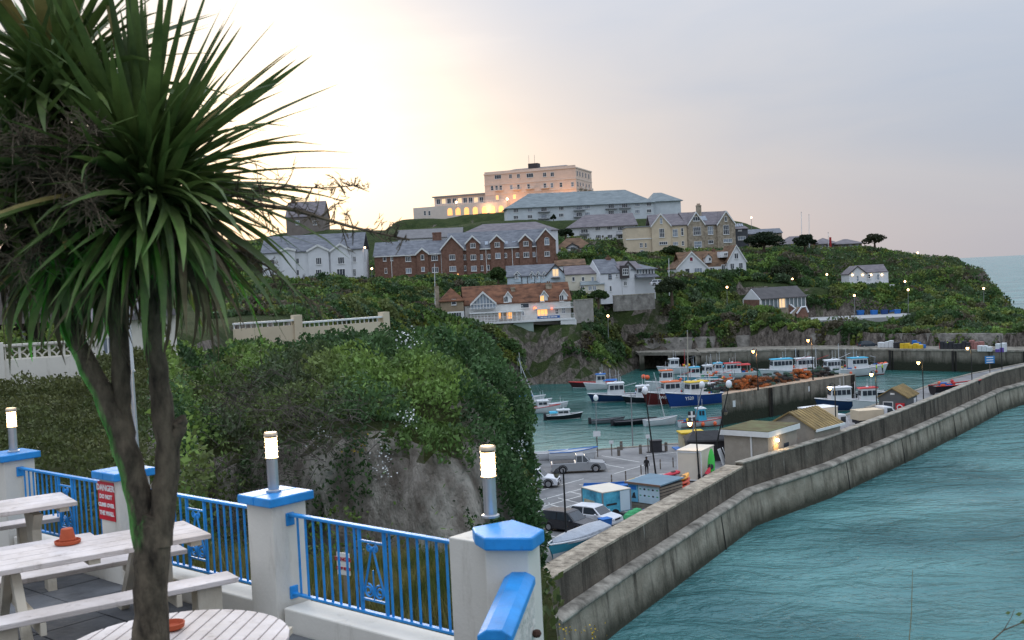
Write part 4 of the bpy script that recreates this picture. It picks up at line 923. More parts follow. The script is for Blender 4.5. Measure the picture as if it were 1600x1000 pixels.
# ---- red brick apartments
f = Fac('brick_apartments', 'long red brick apartment building with white-edged gables and slate roof', 'apartment building', 587, 869, 442, 290)
W = f.W; dp = 12; ze1 = f.z(650, 397.5); ze2 = f.z(790, 386.5); xs_ = f.u(707)
f.block(0, xs_, 0, dp, -7, ze1, M_brick); f.block(xs_, W, 0, dp, -9, ze2, M_brick, 'tall_wall')
zr1 = f.z(650, 376); zr2 = f.z(780, 361.5, 5)
gable_x(f, 0, xs_, 0, dp, ze1, zr1, M_slate, over=.35); gable_x(f, xs_ - 1, W - 1, .0, dp, ze2, zr2, M_slate, over=.35, name='tall_roof')
for u0, u1, z in ((0, xs_, ze1), (xs_, W, ze2)): MB().box(u0, u1, -.42, -.30, z - .28, z - .02).build('gutter', M_fr, f.t)
def bg(pl, pr, ye, yt, proud, dpt=6):
    x0, x1 = f.u(pl), f.u(pr); pm = (pl + pr) / 2; ze = f.z(pm, ye, -proud); zr = f.z(pm, yt, -proud)
    gwall(f, x0, x1, -proud, dpt, -8, ze, zr, M_brick, 'gable_wall'); gable_y(f, x0, x1, -proud, dpt, ze, zr, M_slate, over=.3, barge=M_fr, name='gable_roof')
bg(651, 669, 395.5, 388, .5, 4); bg(690, 724, 387.5, 368.5, .9, 7); bg(729, 750, 379, 368.5, .5, 5); bg(767, 788, 377, 367, .5, 5); bg(812, 832, 375.5, 366, .5, 5); bg(839, 869, 374, 357, .9, 7)
for px, py, w, h in ((637.8, 404.6, 9, 8), (660, 402, 5, 8), (679, 403, 10, 8), (638.5, 423, 9, 8), (661, 420.6, 5, 7), (680, 421.6, 10, 8), (643, 440, 8, 7), (662, 439, 5, 8), (679.5, 437.5, 8, 7), (601, 404, 5, 8), (603, 423, 4, 8), (612, 404, 4, 7)): win(f, px, py, w, h, 1 if w < 6 else 3, 1, y=-.5 if 651 < px < 669 else 0)
for px, py, w, h, n, y in ((706.5, 402, 9.5, 8.5, 3, -.9), (707.5, 420, 10.5, 8, 3, -.9), (725.6, 402, 5, 8, 2, 0), (726, 419, 5, 8, 2, 0), (739.6, 402, 9, 8, 3, -.5), (752, 401.5, 5, 8, 2, 0), (740.5, 419.5, 9, 8, 3, -.5), (752.7, 419, 5, 8, 2, 0), (764.5, 400.6, 5, 7.5, 2, 0), (763, 418, 4, 8, 1, 0), (789.6, 399, 5.5, 7.5, 2, 0), (808.6, 398.5, 5.5, 7.5, 2, 0), (834, 397.5, 5, 7.5, 2, 0), (822.3, 398, 9, 8, 3, -.5), (855, 396.5, 8, 7.5, 3, -.9), (738.8, 383.6, 8.5, 7.5, 3, -.5), (777, 382.3, 8, 7.5, 3, -.5), (821.6, 380.6, 8.5, 7.5, 3, -.5)): win(f, px, py, w, h, n, 1, y=y)
win(f, 778, 399.6, 8.5, 9, 2, 1, M_pane2, y=-.5); win(f, 854.4, 378.5, 7.5, 8, 2, 1, M_pane2, y=-.9, arch=True)
for px, a, b in ((611, 399, 441), (689, 397, 432), (759, 389, 426), (800, 387.5, 415), (838, 386, 410)): pipe(f, px, a, b)
for px in (761, 792, 804, 832): u = f.u(px); z = f.z(px, 382, 1.2); MB().hexa([(u - .45, .9, z - .2), (u + .45, .9, z - .2), (u + .45, 1.9, z + .75), (u - .45, 1.9, z + .75), (u - .45, .75, z - .05), (u + .45, .75, z - .05), (u + .45, 1.75, z + .9), (u - .45, 1.75, z + .9)]).build('rooflight', M_pane2, f.t)
u, z = f.uv(716, 437, -.9); MB().box(u - .6, u + .6, -1.0, -.9, z - 1.2, z + 1).build('door', M_dkfr, f.t); MB().ball((u, -1.1, z + 1.4), .2).build('door_lamp', M_lit, f.t)
chimney(f, f.u(682), 6, zr1 - .5, zr1 + 2.2, 2.4, M_brick, 0)
# the roofs that show behind the brick building
f = Fac('rear_terrace', 'long purple-grey hipped roof showing behind the brick apartments', 'building', 722, 872, 372, 312)
f.block(0, f.W, 0, 13, -8, f.z(800, 362), M_wwall); z = f.z(800, 362); hip(f, 0, f.W, 0, 13, z, f.z(800, 348, 6), 6, M_slate3)
f = Fac('grey_roofed_house', 'low house with pale grey roof left behind the brick apartments', 'house', 622, 722, 382, 330)
f.block(0, f.W, 0, 11, -8, f.z(680, 371), M_wwall); gable_x(f, 0, f.W, 0, 11, f.z(680, 371), f.z(680, 358, 5), mat('pale_slate', (.17, .165, .165), .8, .15, .8), name='roof')

# ---- white apartments behind the palm
f = Fac('white_apartments', 'white gabled apartment building behind the palm leaves', 'apartment building', 412, 569, 448, 282)
W = f.W; ze = f.z(500, 391); f.block(0, W, 0, 12, -8, ze, M_wwall); gable_x(f, 0, W, 0, 12, ze, ze + 4.2, M_slate)
for a, b, ap in ((482, 514, 383), (517, 549, 381), (440, 462, 388)):
    x0, x1 = f.u(a), f.u(b); z0 = f.z((a + b) / 2, 391, -.7); zr = f.z((a + b) / 2, ap, -.7); gwall(f, x0, x1, -.7, 6, -7, z0, zr, M_wwall, 'gable_wall'); gable_y(f, x0, x1, -.7, 6, z0, zr, M_slate, barge=M_fr, name='gable_roof')
for px, py, w, h in ((464, 408, 7, 9), (464, 426, 7, 9), (498, 408, 9, 11), (498, 427, 9, 12), (498, 443, 9, 8), (533, 407, 10, 11), (533, 426, 13, 12), (533, 443, 11, 8), (554, 426, 5, 12), (554, 405, 5, 9), (425, 410, 7, 9), (425, 428, 7, 9), (512, 425, 4, 12), (487, 443, 3, 7)): win(f, px, py, w, h, 3 if w > 8 else 2, 1, y=-.7 if (484 < px < 512 or 520 < px < 547) else 0)
for px in (518.5, 548): pipe(f, px, 393, 447, M_dkfr)
f = Fac('dark_gabled_house', 'dark gable-ended house on the skyline behind the palm', 'house', 448, 506, 365, 385)
W = f.W; z = f.z(480, 338); gwall_x(f, 0, W, 0, 14, -8, z, z + 5.5, mat('grey_render', (.20, .17, .15), .9, .15, .6)); gable_x(f, 0, W, 0, 14, z, z + 5.5, M_slate3, over=.3); chimney(f, W * .12, 7, z + 3, z + 7.5, 1.4)
for px in (465, 492): win(f, px, 348, 6, 7, 2)

# ---- restaurant with orange roof above the harbour
f = Fac('harbour_restaurant', 'white balconied restaurant with orange tiled roof and lit windows above the harbour', 'restaurant', 690, 893, 504, 240, 243)
W = f.W; dp = 9; xt = f.u(722); zg = f.z(800, 487); ze = f.z(800, 473)
f.block(xt, W, 0, dp, -4, ze, mat('pub_render', (.64, .62, .58), .9, .12, .8)); gable_x(f, xt, W, 0, dp, ze, f.z(800, 446, 4.5), M_tile, over=.25, th=.25)
gw = mat('pub_white', (.70, .71, .70), .8, .06, 1)
# tower
z1 = f.z(706, 487, -1.2); z2 = f.z(706, 470, -1.2); za = f.z(705, 449.5, 1)
MB().box(0, xt - .3, -1.2, 3.4, z1, z2).build('tower_wall', mat('tower_brick', (.30, .235, .16), .9, .15, 1), f.t); MB().box(-.05, xt - .25, -1.25, 3.45, -3.5, z1).build('tower_base', gw, f.t)
hip(f, 0, xt - .3, -1.2, 3.4, z2, za, (xt - .3) / 2 - .01, M_tile, over=.35, name='tower_roof'); win(f, 709, 472, 8, 9, 1, 1, y=-1.2); win(f, 713, 492.5, 16, 9, 4, 1, y=-1.25)
chimney(f, -.6, 2.5, -1, f.z(686, 447), .9, M_stone, 1)
# glazed gable
x0, x1 = f.u(731), f.u(770); zb = f.z(750, 483, -1.6); zap = f.z(749, 457, -1.6); zee = f.z(750, 475, -1.6)
gwall(f, x0, x1, -1.5, 4, zb, zee, zap, M_pane2, 'gable_glazing'); gable_y(f, x0, x1, -1.6, 4, zee, zap, M_tile, over=.15, barge=M_fr, name='gable_roof', bw=.25)
gl = MB()
for i in range(9): x = x0 + (x1 - x0) * i / 8; h = zee + (zap - zee) * (1 - abs(i - 4) / 4) - .1; gl.box(x - .06, x + .06, -1.62, -1.5, zb, max(h, zb + .5))
gl.box(x0, x1, -1.62, -1.5, zee - .1, zee + .05); gl.build('glazing_bars', M_fr, f.t)
# ground-floor conservatory, verandah, terrace
x1b = f.u(773, -2); MB().box(x0 - .2, x1b, -2.4, 0, -.5, zg).build('conservatory', mat('conservatory_glass', (.40, .36, .34), .3, .3, .6), f.t)
gl = MB()
for i in range(9): x = x0 - .2 + (x1b - x0 + .2) * i / 8; gl.box(x - .08, x + .08, -2.5, -2.4, -.5, zg)
for z in (-.1, 1.1, zg - .3): gl.box(x0 - .2, x1b, -2.48, -2.4, z, z + .14)
gl.build('conservatory_frame', M_fr, f.t)
MB().box(x0 - .4, f.u(811), -2.9, .02, zg, zg + .22).build('balcony_slab', gw, f.t); rails(f, x0 - .4, f.u(811), -2.8, zg + .22, zg + 1.35, step=.22)
for i in range(6): x = f.u(774 + i * 7.3, -2.7); MB().box(x - .08, x + .08, -2.8, -2.65, -.4, zg).build('verandah_post', M_fr, f.t)
MB().box(x0 - .4, W + .3, -3.4, 0, -.75, -.4).build('terrace_slab', gw, f.t); rails(f, x0 - .3, W + .2, -3.35, -.4, .75, step=.25, name='terrace_balustrade')
win(f, 778, 493, 10, 11, 3, 1, M_lit); win(f, 796, 493, 10, 11, 3, 1, M_lit); win(f, 816.5, 490, 6, 7, 2, 1); win(f, 847.5, 488.5, 17, 11, 3, 1, M_lit); win(f, 870, 487, 6, 9, 2, 2); win(f, 880.5, 485.5, 6, 9, 2, 2); win(f, 820, 477.5, 14, 8, 1, 1)
MB().box(f.u(831), f.u(891), -1.2, .02, zg + .25, zg + .42).build('balcony_slab', gw, f.t); rails(f, f.u(831), f.u(891), -1.15, zg + .42, zg + 1.5, step=.22)
for px, lit in ((790.5, 0), (847, 1), (877.5, 0)):
    x = f.u(px); zz = ze - .2; zr = f.z(px, 456 + (790 - px) * .03, -.1); gwall(f, x - .8, x + .8, -.15, 3, zz, zr - 1.1, zr, M_fr, 'dormer_wall'); gable_y(f, x - .8, x + .8, -.2, 3, zr - 1.1, zr, M_tile, over=.2, th=.12, barge=M_fr, name='dormer_roof', bw=.15)
    win(f, px, 467.5 + (790 - px) * .02, 7, 10, 2, 1, M_lit if lit else None, y=-.16)
u0, u1 = f.u(832), f.u(867); MB().box(u0, u1, -3.45, -3.40, -.15, .4).build('banner', mat('blue_banner', (.03, .13, .42), .6, .1, 2), f.t)
mb = MB()
for k in range(16): x = u0 + .5 + (u1 - u0 - 1) * k / 16; mb.box(x, x + .14 + .1 * (k % 3), -3.46, -3.452, .02, .24)
mb.build('pale_lettering', M_wp, f.t)
for px in (836, 862): u, z = f.uv(px, 481.5, -.3); MB().ball((u, -.4, z), .32, 8, 5, (1.2, 1, .7)).build('heater_lamp', mat('heater', (1, .2, .05), .5, 0, 1, emit=(1, .16, .03), estr=2.5), f.t)
chimney(f, f.u(801), 3.0, ze + 1, f.z(801, 449), .9, M_stone, 0); chimney(f, f.u(858), 3.2, ze + 1, f.z(858, 443), 1.3, M_stone, 2); chimney(f, W - .2, 4, ze, f.z(890, 460), .5, gw, 0)
MB().box(f.u(868), W + .6, -3.3, 1.5, -2.6, -.78).build('terrace_base', gw, f.t); MB().box(f.u(795), f.u(826), -3.0, .5, -4.2, -.78).build('terrace_pier', mat('green_render', (.28, .34, .30), .9, .15, .6), f.t)

# ---- row of cottages
f = Fac('pale_blue_cottage', 'pale blue cottage with lit gable window above the restaurant roof', 'cottage', 793, 884, 447, 266)
W = f.W; ze = f.z(830, 431); xg = f.u(852); f.block(0, xg + .5, .3, 8, -4, ze, M_bluew); gable_x(f, 0, xg + 2, .3, 8, ze, f.z(830, 415, 4), M_slate, over=.25)
z0 = f.z(868, 429); zr = f.z(867, 413.5); gwall(f, xg, W, 0, 8, -4, z0, zr, M_bluew, 'gable_wall'); gable_y(f, xg, W, 0, 8, z0, zr, M_slate, over=.25, barge=M_dkfr, name='gable_roof', bw=.2)
win(f, 868, 426, 10, 12, 2, 1, M_lit2); u, z = f.uv(868, 434.5); MB().box(u - 1.1, u + 1.1, -.9, 0, z, z + .12).build('balcony_slab', M_dkfr, f.t); rails(f, u - 1.1, u + 1.1, -.85, z + .12, z + .8, M_fr)
for px in (807, 830, 839.5, 849): zz = f.z(px, 431); x = f.u(px); q = .75 if px == 807 else .5; gwall(f, x - q, x + q, .1, 3, zz - 1.6, zz + .3, zz + 1.1, M_bluew, 'dormer_wall'); gable_y(f, x - q, x + q, .1, 3, zz + .3, zz + 1.1, M_slate, over=.15, th=.1, barge=M_fr, name='dormer_roof', bw=.12); win(f, px, 431, 5 if px == 807 else 3, 7, 1, 2, y=.1)
for px in (815, 824, 835, 844, 853): pipe(f, px, 432, 446, M_dkfr, .29)
f = Fac('cream_cottage', 'cream cottage with brown slate roof and green porch between the blue and white cottages', 'cottage', 884.5, 938, 455, 264)
W = f.W; ze = f.z(910, 428.5); f.block(0, W, 0, 8, -3, ze, mat('cottage_cream', (.62, .58, .47), .85, .07, .7)); gable_x(f, 0, W, 0, 8, ze, f.z(910, 416, 4), M_slate3, over=.2)
for px in (896, 911, 926): win(f, px, 436, 4.5, 7, 1, 1)
x0, x1 = f.u(905), f.u(941); z = f.z(920, 445); MB().box(x0, x1, -2.2, 0, -2, z).build('porch', _M['cottage_cream'], f.t); MB().hexa([(x0 - .2, -2.5, z), (x1 + .2, -2.5, z), (x1 + .2, 0, z), (x0 - .2, 0, z), (x0 - .1, -2.4, z + .12), (x1 + .1, -2.4, z + .12), (x1 + .1, 0, z + .9), (x0 - .1, 0, z + .9)]).build('porch_roof', M_slate2, f.t)
for px in (910, 922, 929): win(f, px, 450, 6, 7, 2, 1, y=-2.2)
f = Fac('rear_cottage', 'low cottage with brown roof showing above the cream cottage', 'cottage', 868, 915, 425, 285)
f.block(0, f.W, 0, 7, -6, f.z(890, 415), M_wwall); gable_x(f, 0, f.W, 0, 7, f.z(890, 415), f.z(890, 406.5, 3.5), M_tile2, over=.2); chimney(f, .5, 3.5, 0, f.z(869, 402), .8)
f = Fac('white_cottage', 'bright white cottage with blue slate roof beside the timbered oriel', 'cottage', 938.5, 972, 456, 262, 264)
W = f.W; ze = f.z(955, 427); gwall_x(f, 0, W, 0, 8, -3, ze, f.z(950, 406, 4), M_wwall); gable_x(f, .3, W, 0, 8, ze, f.z(950, 406, 4), M_slate, over=.15)
win(f, 953, 432, 5.5, 7, 1, 2, fr=M_dkfr); win(f, 963.5, 430.5, 2.5, 4, 1, 1); win(f, 954, 451, 4, 9, 1, 1); chimney(f, W * .75, 4, ze + 2, f.z(965, 401), 1.2, M_brick)
f = Fac('timbered_house', 'white house with black timbered oriel window and veranda', 'house', 972.5, 1026, 455, 264, 268)
W = f.W; x1 = f.u(990); ze = f.z(980, 420); gwall(f, 0, x1, 0, 7, -3, ze, f.z(976, 409), M_wwall); gable_y(f, 0, x1, 0, 7, ze, f.z(976, 409), M_slate3, over=.3, barge=M_dkfr)
u, z = f.uv(977, 425, -.8); MB().box(u - 1.1, u + 1.1, -.8, 0, z - 1.5, z + 1.6).build('oriel', M_dkfr, f.t); win(f, 977, 424.5, 10, 10, 3, 2, y=-.8); win(f, 977, 443, 6, 7, 2, 1)
ze2 = f.z(1008, 420); f.block(x1, W, .5, 7, -3, ze2, M_wwall, 'veranda_wall'); hip(f, x1 - .5, W, .2, 7, ze2, f.z(1008, 411, 3), 3, M_slate, over=.5, name='veranda_roof'); gable_x(f, x1 - 4, x1 + 2.5, .3, 7, ze2, f.z(995, 409, 3.6), M_slate3, over=.1, name='link_roof')
for i in range(6): win(f, 996 + i * 4.6, 424.5, 4, 8, 1, 1, y=.5)
z = f.z(1008, 433, -1.2); MB().hexa([(x1, -1.6, z - .1), (W, -1.6, z - .1), (W, .5, z - .1), (x1, .5, z - .1), (x1, -1.6, z + .05), (W, -1.6, z + .05), (W, .5, z + .8), (x1, .5, z + .8)]).build('lean_to_roof', M_slate, f.t)
# ---- bungalow with mossy brown roof
f = Fac('bungalow', 'small white bungalow with mossy brown roof right of the brick apartments', 'bungalow', 871, 936, 402, 318)
W = f.W; ze = f.z(905, 387); f.block(0, W, 0, 9, -5, ze, M_wwall); hip(f, 0, W * .85, 0, 9, ze, f.z(900, 371.5, 4), 3.2, M_tile2, over=.6); 
for px in (895, 922): x = f.u(px); z = f.z(px, 386, -.6); gwall(f, x - 1.7, x + 1.7, -.6, 3, -3, z, z + 1.0, M_wwall, 'gable_wall'); gable_y(f, x - 1.7, x + 1.7, -.6, 3, z, z + 1.0, M_tile2, over=.3, barge=M_dkfr, name='gable_roof', bw=.15); win(f, px, 389.5, 6, 6.5, 2, 1, fr=M_dkfr, y=-.6)
# ---- cream and stone villas
f = Fac('cream_villa', 'cream rendered villa wing with tall windows left of the stone villa', 'villa', 980, 1075, 399, 340)
W = f.W; xa = f.u(1019.5); ze = f.z(1050, 352); f.block(0, xa, .2, 11, -5, f.z(1000, 355), M_cream); f.block(xa, W, 0, 11, -5, ze, M_cream, 'main_wall')
MB().box(-.2, xa, 0, 11, f.z(1000, 355), f.z(1000, 353.5)).build('flat_roof', M_lead, f.t); MB().box(-.15, xa, .05, .2, f.z(1000, 374), f.z(1000, 372.5)).build('string_course', M_fr, f.t)
gable_x(f, xa, W, 0, 12, ze, f.z(1050, 335, 5), M_slate3); x1 = f.u(1049); z0 = f.z(1034, 352, -.6); zr = f.z(1033.5, 334, -.6); gwall(f, xa, x1, -.6, 6, -5, z0, zr, M_cream, 'gable_wall'); gable_y(f, xa, x1, -.6, 6, z0, zr, M_slate3, barge=M_fr, name='gable_roof')
for px, py, w, h, n, ny, y in ((1002, 383, 5, 7, 2, 2, .2), (1009, 383, 3, 7, 1, 2, .2), (1003, 394, 5, 7, 2, 2, .2), (1033, 345, 4, 9, 1, 2, -.6), (1034, 364, 8, 14, 3, 2, -.6), (1036.5, 380, 13, 5, 4, 1, -.6), (1055, 364, 8, 12, 3, 2, 0), (1066, 362, 4, 12, 1, 2, 0), (1055.5, 380.5, 8, 5, 3, 1, 0), (1067, 380, 4, 7, 1, 2, 0)): win(f, px, py, w, h, n, ny, y=y, m=None)
f = Fac('stone_villa', 'grey stone villa with two steep white-edged gables and tall chimney', 'villa', 1075.5, 1149, 394, 340, 344)
W = f.W; ze = f.z(1110, 350.5); f.block(0, W, 0, 11, -5, ze, M_stone); gable_x(f, 0, W, 0, 11, ze, f.z(1110, 331.5, 5), M_slate3)
for a, b, ap in ((1075.6, 1101, 331.5), (1121, 1149, 330)):
    x0, x1 = f.u(a), f.u(b); m_ = (a + b) / 2; z0 = f.z(m_, 350, -.7); zr = f.z(m_, ap, -.7); gwall(f, x0, x1, -.7, 6, -5, z0, zr, M_stone, 'gable_wall'); gable_y(f, x0, x1, -.7, 6, z0, zr, M_slate3, over=.25, barge=M_fr, name='gable_roof')
for px, py, w, h, n, y in ((1088, 342, 12, 7, 3, -.7), (1089, 361, 13, 13, 4, -.7), (1110, 360, 9, 13, 3, 0), (1134.5, 359, 10, 15, 3, -.7), (1134, 342, 4, 8, 1, -.7), (1090.5, 382, 13, 10, 4, -.7), (1110.5, 378, 9, 6, 3, 0), (1137, 376, 15, 6, 5, -.7)): win(f, px, py, w, h, n, 2 if h > 9 else 1, y=y)
chimney(f, f.u(1103), 4, ze + 2, f.z(1103, 319), 1.5, M_stone, 3)
u = f.u(1106); z = f.z(1106, 341, 2); MB().hexa([(u - 1, 1.6, z - .8), (u + 1, 1.6, z - .8), (u + 1, 3.0, z + .7), (u - 1, 3.0, z + .7), (u - 1, 1.45, z - .65), (u + 1, 1.45, z - .65), (u + 1, 2.85, z + .85), (u - 1, 2.85, z + .85)]).build('rooflight', M_pane2, f.t)
# ---- house with two gables
f = Fac('gabled_house', 'white two-gabled house with orange-brown roof standing alone above the scrub', 'house', 1058, 1166, 432, 300, 303)
W = f.W; ze = f.z(1112, 417); xa = f.u(1104); xb = f.u(1136); f.block(xa - 2, xb + 2, .8, 9, -5, ze, M_wwall); gable_x(f, xa - 7, W - 3, 1, 10, ze, f.z(1115, 393, 5), M_tile2, over=.1)
z0 = f.z(1080, 418); zr = f.z(1080, 394); gwall(f, 0, xa, 0, 9, -5, z0, zr, M_wwall, 'gable_wall'); gable_y(f, 0, xa, 0, 9, z0, zr, M_tile2, over=.25, barge=M_fr, name='gable_roof', bw=.2)
z0 = f.z(1151, 408); zr = f.z(1151, 383.5); gwall(f, xb, W, -.2, 9, -5, z0, zr, M_wwall, 'gable_wall'); gable_y(f, xb, W, -.2, 9, z0, zr, M_tile2, over=.25, barge=M_fr, name='gable_roof', bw=.2)
win(f, 1080, 405, 5.5, 7, 1, 1, mat('red_blind', (.20, .02, .04), .6, .1, 2)); win(f, 1074, 424, 8, 9, 1, 1); win(f, 1091, 423, 13, 9, 3, 1, M_pane2); win(f, 1113, 423, 8, 11, 2, 1, y=.8); win(f, 1150.5, 400, 7, 9, 2, 1, y=-.2); win(f, 1144, 416, 7, 9, 2, 1, y=-.2); win(f, 1157.5, 415, 7, 9, 2, 1, y=-.2); win(f, 1130, 418, 6, 9, 2, 1, y=.8)
x = f.u(1109); z = f.z(1109, 405, 1.2); gwall(f, x - .9, x + .9, 1.2, 4, z - 1, z + .6, z + 1.5, M_wwall, 'dormer_wall'); gable_y(f, x - .9, x + .9, 1.2, 4, z + .6, z + 1.5, M_tile2, over=.2, th=.12, name='dormer_roof'); win(f, 1109, 405, 4.5, 6, 1, 1, y=1.2)
x = f.u(1134); z = f.z(1134, 397.5, 1.2); f.block(x - 1.1, x + 1.1, 1.2, 4, z - .8, z + .8, M_wwall, 'dormer_wall'); win(f, 1134, 397.5, 6, 5, 2, 1, y=1.2); chimney(f, xa + 4, 5.5, ze + 2, f.z(1117, 388), .7, M_brick, 1)
# ---- skyline buildings to the right
f = Fac('dark_studio', 'dark clad building with rooflights right of the stone villa', 'house', 1150, 1169, 377, 348)
W = f.W; z = f.z(1160, 357); f.block(0, W, 0, 9, -4, z, mat('dark_cladding', (.07, .075, .085), .7, .15, 1)); hip(f, 0, W, 0, 9, z, f.z(1160, 348.5, 4), 1.5, M_slate3, over=.3); win(f, 1159, 372, 12, 6, 3, 1, M_pane2); win(f, 1156, 359, 6, 4, 3, 1)
for i in range(4): u = f.u(1153 + i * 3.4); z = f.z(1156, 352, 2); MB().hexa([(u - .25, 1.4, z - .5), (u + .25, 1.4, z - .5), (u + .25, 2.4, z + .4), (u - .25, 2.4, z + .4), (u - .25, 1.2, z - .4), (u + .25, 1.2, z - .4), (u + .25, 2.2, z + .5), (u - .25, 2.2, z + .5)]).build('rooflight', M_pane2, f.t)
f = Fac('skyline_cottage', 'low slate-roofed cottage on the skyline behind the wide dark pine', 'cottage', 1170, 1222, 372, 352)
z = f.z(1195, 365); f.block(0, f.W, 0, 8, -4, z, M_stone); gable_x(f, 0, f.W, 0, 8, z, f.z(1195, 358.5, 4), M_slate, over=.3)
for px, xr, d, lb in ((1224, 1275, 346, 'low bungalow with wide grey roof behind the white flagpole'), (1277, 1308, 346, 'low bungalow with grey roof next to the red banner'), (1309, 1347, 344, 'low bungalow with grey roof at the right end of the row')):
    f = Fac('row_bungalow', lb, 'bungalow', px, xr, 391, d, group='bungalows on the skyline'); W = f.W; m_ = (px + xr) / 2; z = f.z(m_, 380.5)
    f.block(0, W, 0, 9, -5, z, M_stone if px != 1224 else mat('terracotta_wall', (.36, .20, .12), .9, .2, .6)); hip(f, 0, W, 0, 9, z, f.z(m_, 368.5 + (px - 1224) * .055, 4), 3.2, M_slate3, over=.7)
    for k in range(3): win(f, px + (xr - px) * (.25 + .27 * k), 385, 6, 6, 2, 1)
    if px == 1277: u, z = f.uv(1297.5, 379, -1); MB().box(u - .35, u + .35, -1.05, -1, z - 1.8, z + 1.7).build('red_banner', mat('red_cloth', (.38, .03, .03), .7, .1, 2), f.t)
# ---- lifeboat house
f = Fac('lifeboat_house', 'long low boathouse with white gable and glazed side above the harbour', 'boathouse', 1190.5, 1259, 487, 280, 285)
W = f.W; dp = 7.6; zw = f.z(1191, 467); gx = f.u(1174); zr = zw + 2.6
f.block(0, W, 0, dp, -2.5, .6, mat('low_stone', (.30, .255, .19), .9, .25, 1), 'plinth'); f.block(0.1, W, .1, dp - .1, .6, zw, mat('side_glass', (.16, .20, .21), .3, .3, .6), 'glazed_wall')
for i in range(12): x = W * i / 11.0; MB().box(x - .09, x + .09, -.06, .1, .6, zw).build('mullion', M_fr, f.t)
MB().box(0, W, -.05, .1, zw - .25, zw).build('fascia', M_fr, f.t); u, z = f.uv(1222, 470); MB().box(u - .8, u + .8, -.02, .09, .75, zw - .3).build('lit_pane', M_lit2, f.t)
gable_x(f, 0, W, 0, dp, zw, zr, mat('boathouse_roof', (.09, .085, .085), .85, .2, .7), over=.3)
gwall_x(f, -.5, -.2, 0, dp, zw - .2, zw, zr, M_wwall, 'white_gable'); MB().box(-.45, -.05, .2, dp - .2, -2, zw - .2).build('brick_end', M_brick, f.t)
for y in (0, dp): MB().box(-.55, -.2, y - .12, y + .12, -2, zw).build('corner_post', M_fr, f.t)
f = Fac('harbour_kiosk', 'small flat-roofed kiosk with lit counter beside the boathouse', 'kiosk', 1260, 1288, 478, 290)
z = f.z(1274, 461.5); f.block(0, f.W, 0, 3.4, -2, z, mat('kiosk_wall', (.40, .30, .26), .85, .15, 1)); MB().box(-.5, f.W + .4, -.8, 3.8, z, z + .28).build('flat_roof', M_wwall, f.t); win(f, 1276, 471, 9, 7, 2, 1, mat('teal_shutter', (.04, .26, .32), .6, .1, 2)); 
for px in (1277, 1281): u, zz = f.uv(px, 464.5, -.3); MB().ball((u, -.3, zz), .28).build('kiosk_lamp', mat('kiosk_lit', (1, .7, .4), .5, 0, 1, emit=(1, .45, .2), estr=6), f.t)
# ---- white cottage with wall lights
f = Fac('lit_cottage', 'white cottage with wall lights alone on the right hillside', 'cottage', 1327, 1389, 446, 300)
W = f.W; xa = f.u(1353); ze = f.z(1340, 428); zr = f.z(1340, 416.5); gwall(f, 0, xa, 0, 7, -3, ze, zr, M_wwall); gable_y(f, 0, xa, 0, 7, ze, zr, M_slate3, over=.2, barge=M_dkfr, bw=.1)
ze2 = f.z(1370, 425.5); gwall_x(f, xa, W, .3, 7, -3, ze2, f.z(1370, 414.5, 3), M_wwall, 'side_wall'); gable_x(f, xa - 2, W - .2, .3, 7, ze2, f.z(1370, 414.5, 3), M_slate3, over=.1, name='side_roof')
win(f, 1340, 435, 4, 9, 1, 2, M_pane2); win(f, 1372, 433, 4, 9, 1, 2, M_pane2); win(f, 1358, 432, 4, 7, 1, 2)
for px, y in ((1332, 0), (1348, 0), (1361, .3), (1378, .3)): u, z = f.uv(px, 429.5, y); MB().ball((u, y - .12, z), .2).build('wall_light', mat('wall_lit', (1, .8, .5), .5, 0, 1, emit=(1, .68, .32), estr=7), f.t)
MB().box(-3.2, W + 1, -1.6, 0, -.9, -.3).build('terrace', M_wwall, f.t); rails(f, -3, 0, -1.5, -.3, .7, step=.6)

# ---- near left: block wall, bungalow, dark building, cream boundary wall
a = P(6, 592, 30); b = P(152, 590, 31); b.z = a.z
t = thing('pierced_block_wall', 'white garden wall topped with pierced lattice blocks on the left bank', 'wall', tuple(a), math.atan2(b.y - a.y, b.x - a.x)); L = (b - a).length
MB().box(0, L, 0, .18, -.6, .50).build('wall', M_white, t); MB().box(-.12, .04, -.05, .23, -.6, 1.0).build('pier', M_white, t)
LB = MB(); s = .38
LB.box(0, s, .02, .14, 0, .035); LB.box(0, s, .02, .14, s - .035, s); LB.box(0, .035, .025, .135, .035, s - .035); LB.box(s - .035, s, .025, .135, .035, s - .035)
for cx, cz, a0 in ((0, 0, 0), (s, 0, 90), (s, s, 180), (0, s, 270)): LB.tube([(cx + .19 * math.cos(math.radians(a0 + k * 15)), .08, cz + .19 * math.sin(math.radians(a0 + k * 15))) for k in range(7)], .02, 4)
lbm = LB.mesh('lattice_block'); k = 0
while .06 + (k + 1) * s < L: obj('lattice_block', lbm, M_white, t, (.06 + k * s, .02, .502)); k += 1
MB().box(-.02, L, -.02, .2, .885, .94).build('coping', M_white, t)
f = Fac('garden_bungalow', 'white rendered bungalow end glimpsed behind the palm skirt', 'bungalow', 112, 192, 585, 36)
f.block(0, f.W, 0, 6, -1, f.z(150, 503), M_white); MB().hexa([(-.3, -.4, f.z(150, 503)), (f.W + .3, -.4, f.z(150, 503)), (f.W + .3, 6, f.z(150, 503)), (-.3, 6, f.z(150, 503)), (-.3, 2.5, f.z(150, 470)), (f.W + .3, 2.5, f.z(150, 470)), (f.W + .3, 3, f.z(150, 470)), (-.3, 3, f.z(150, 470))]).build('roof', M_slate3, f.t); win(f, 170, 540, 20, 26, 2, 1)
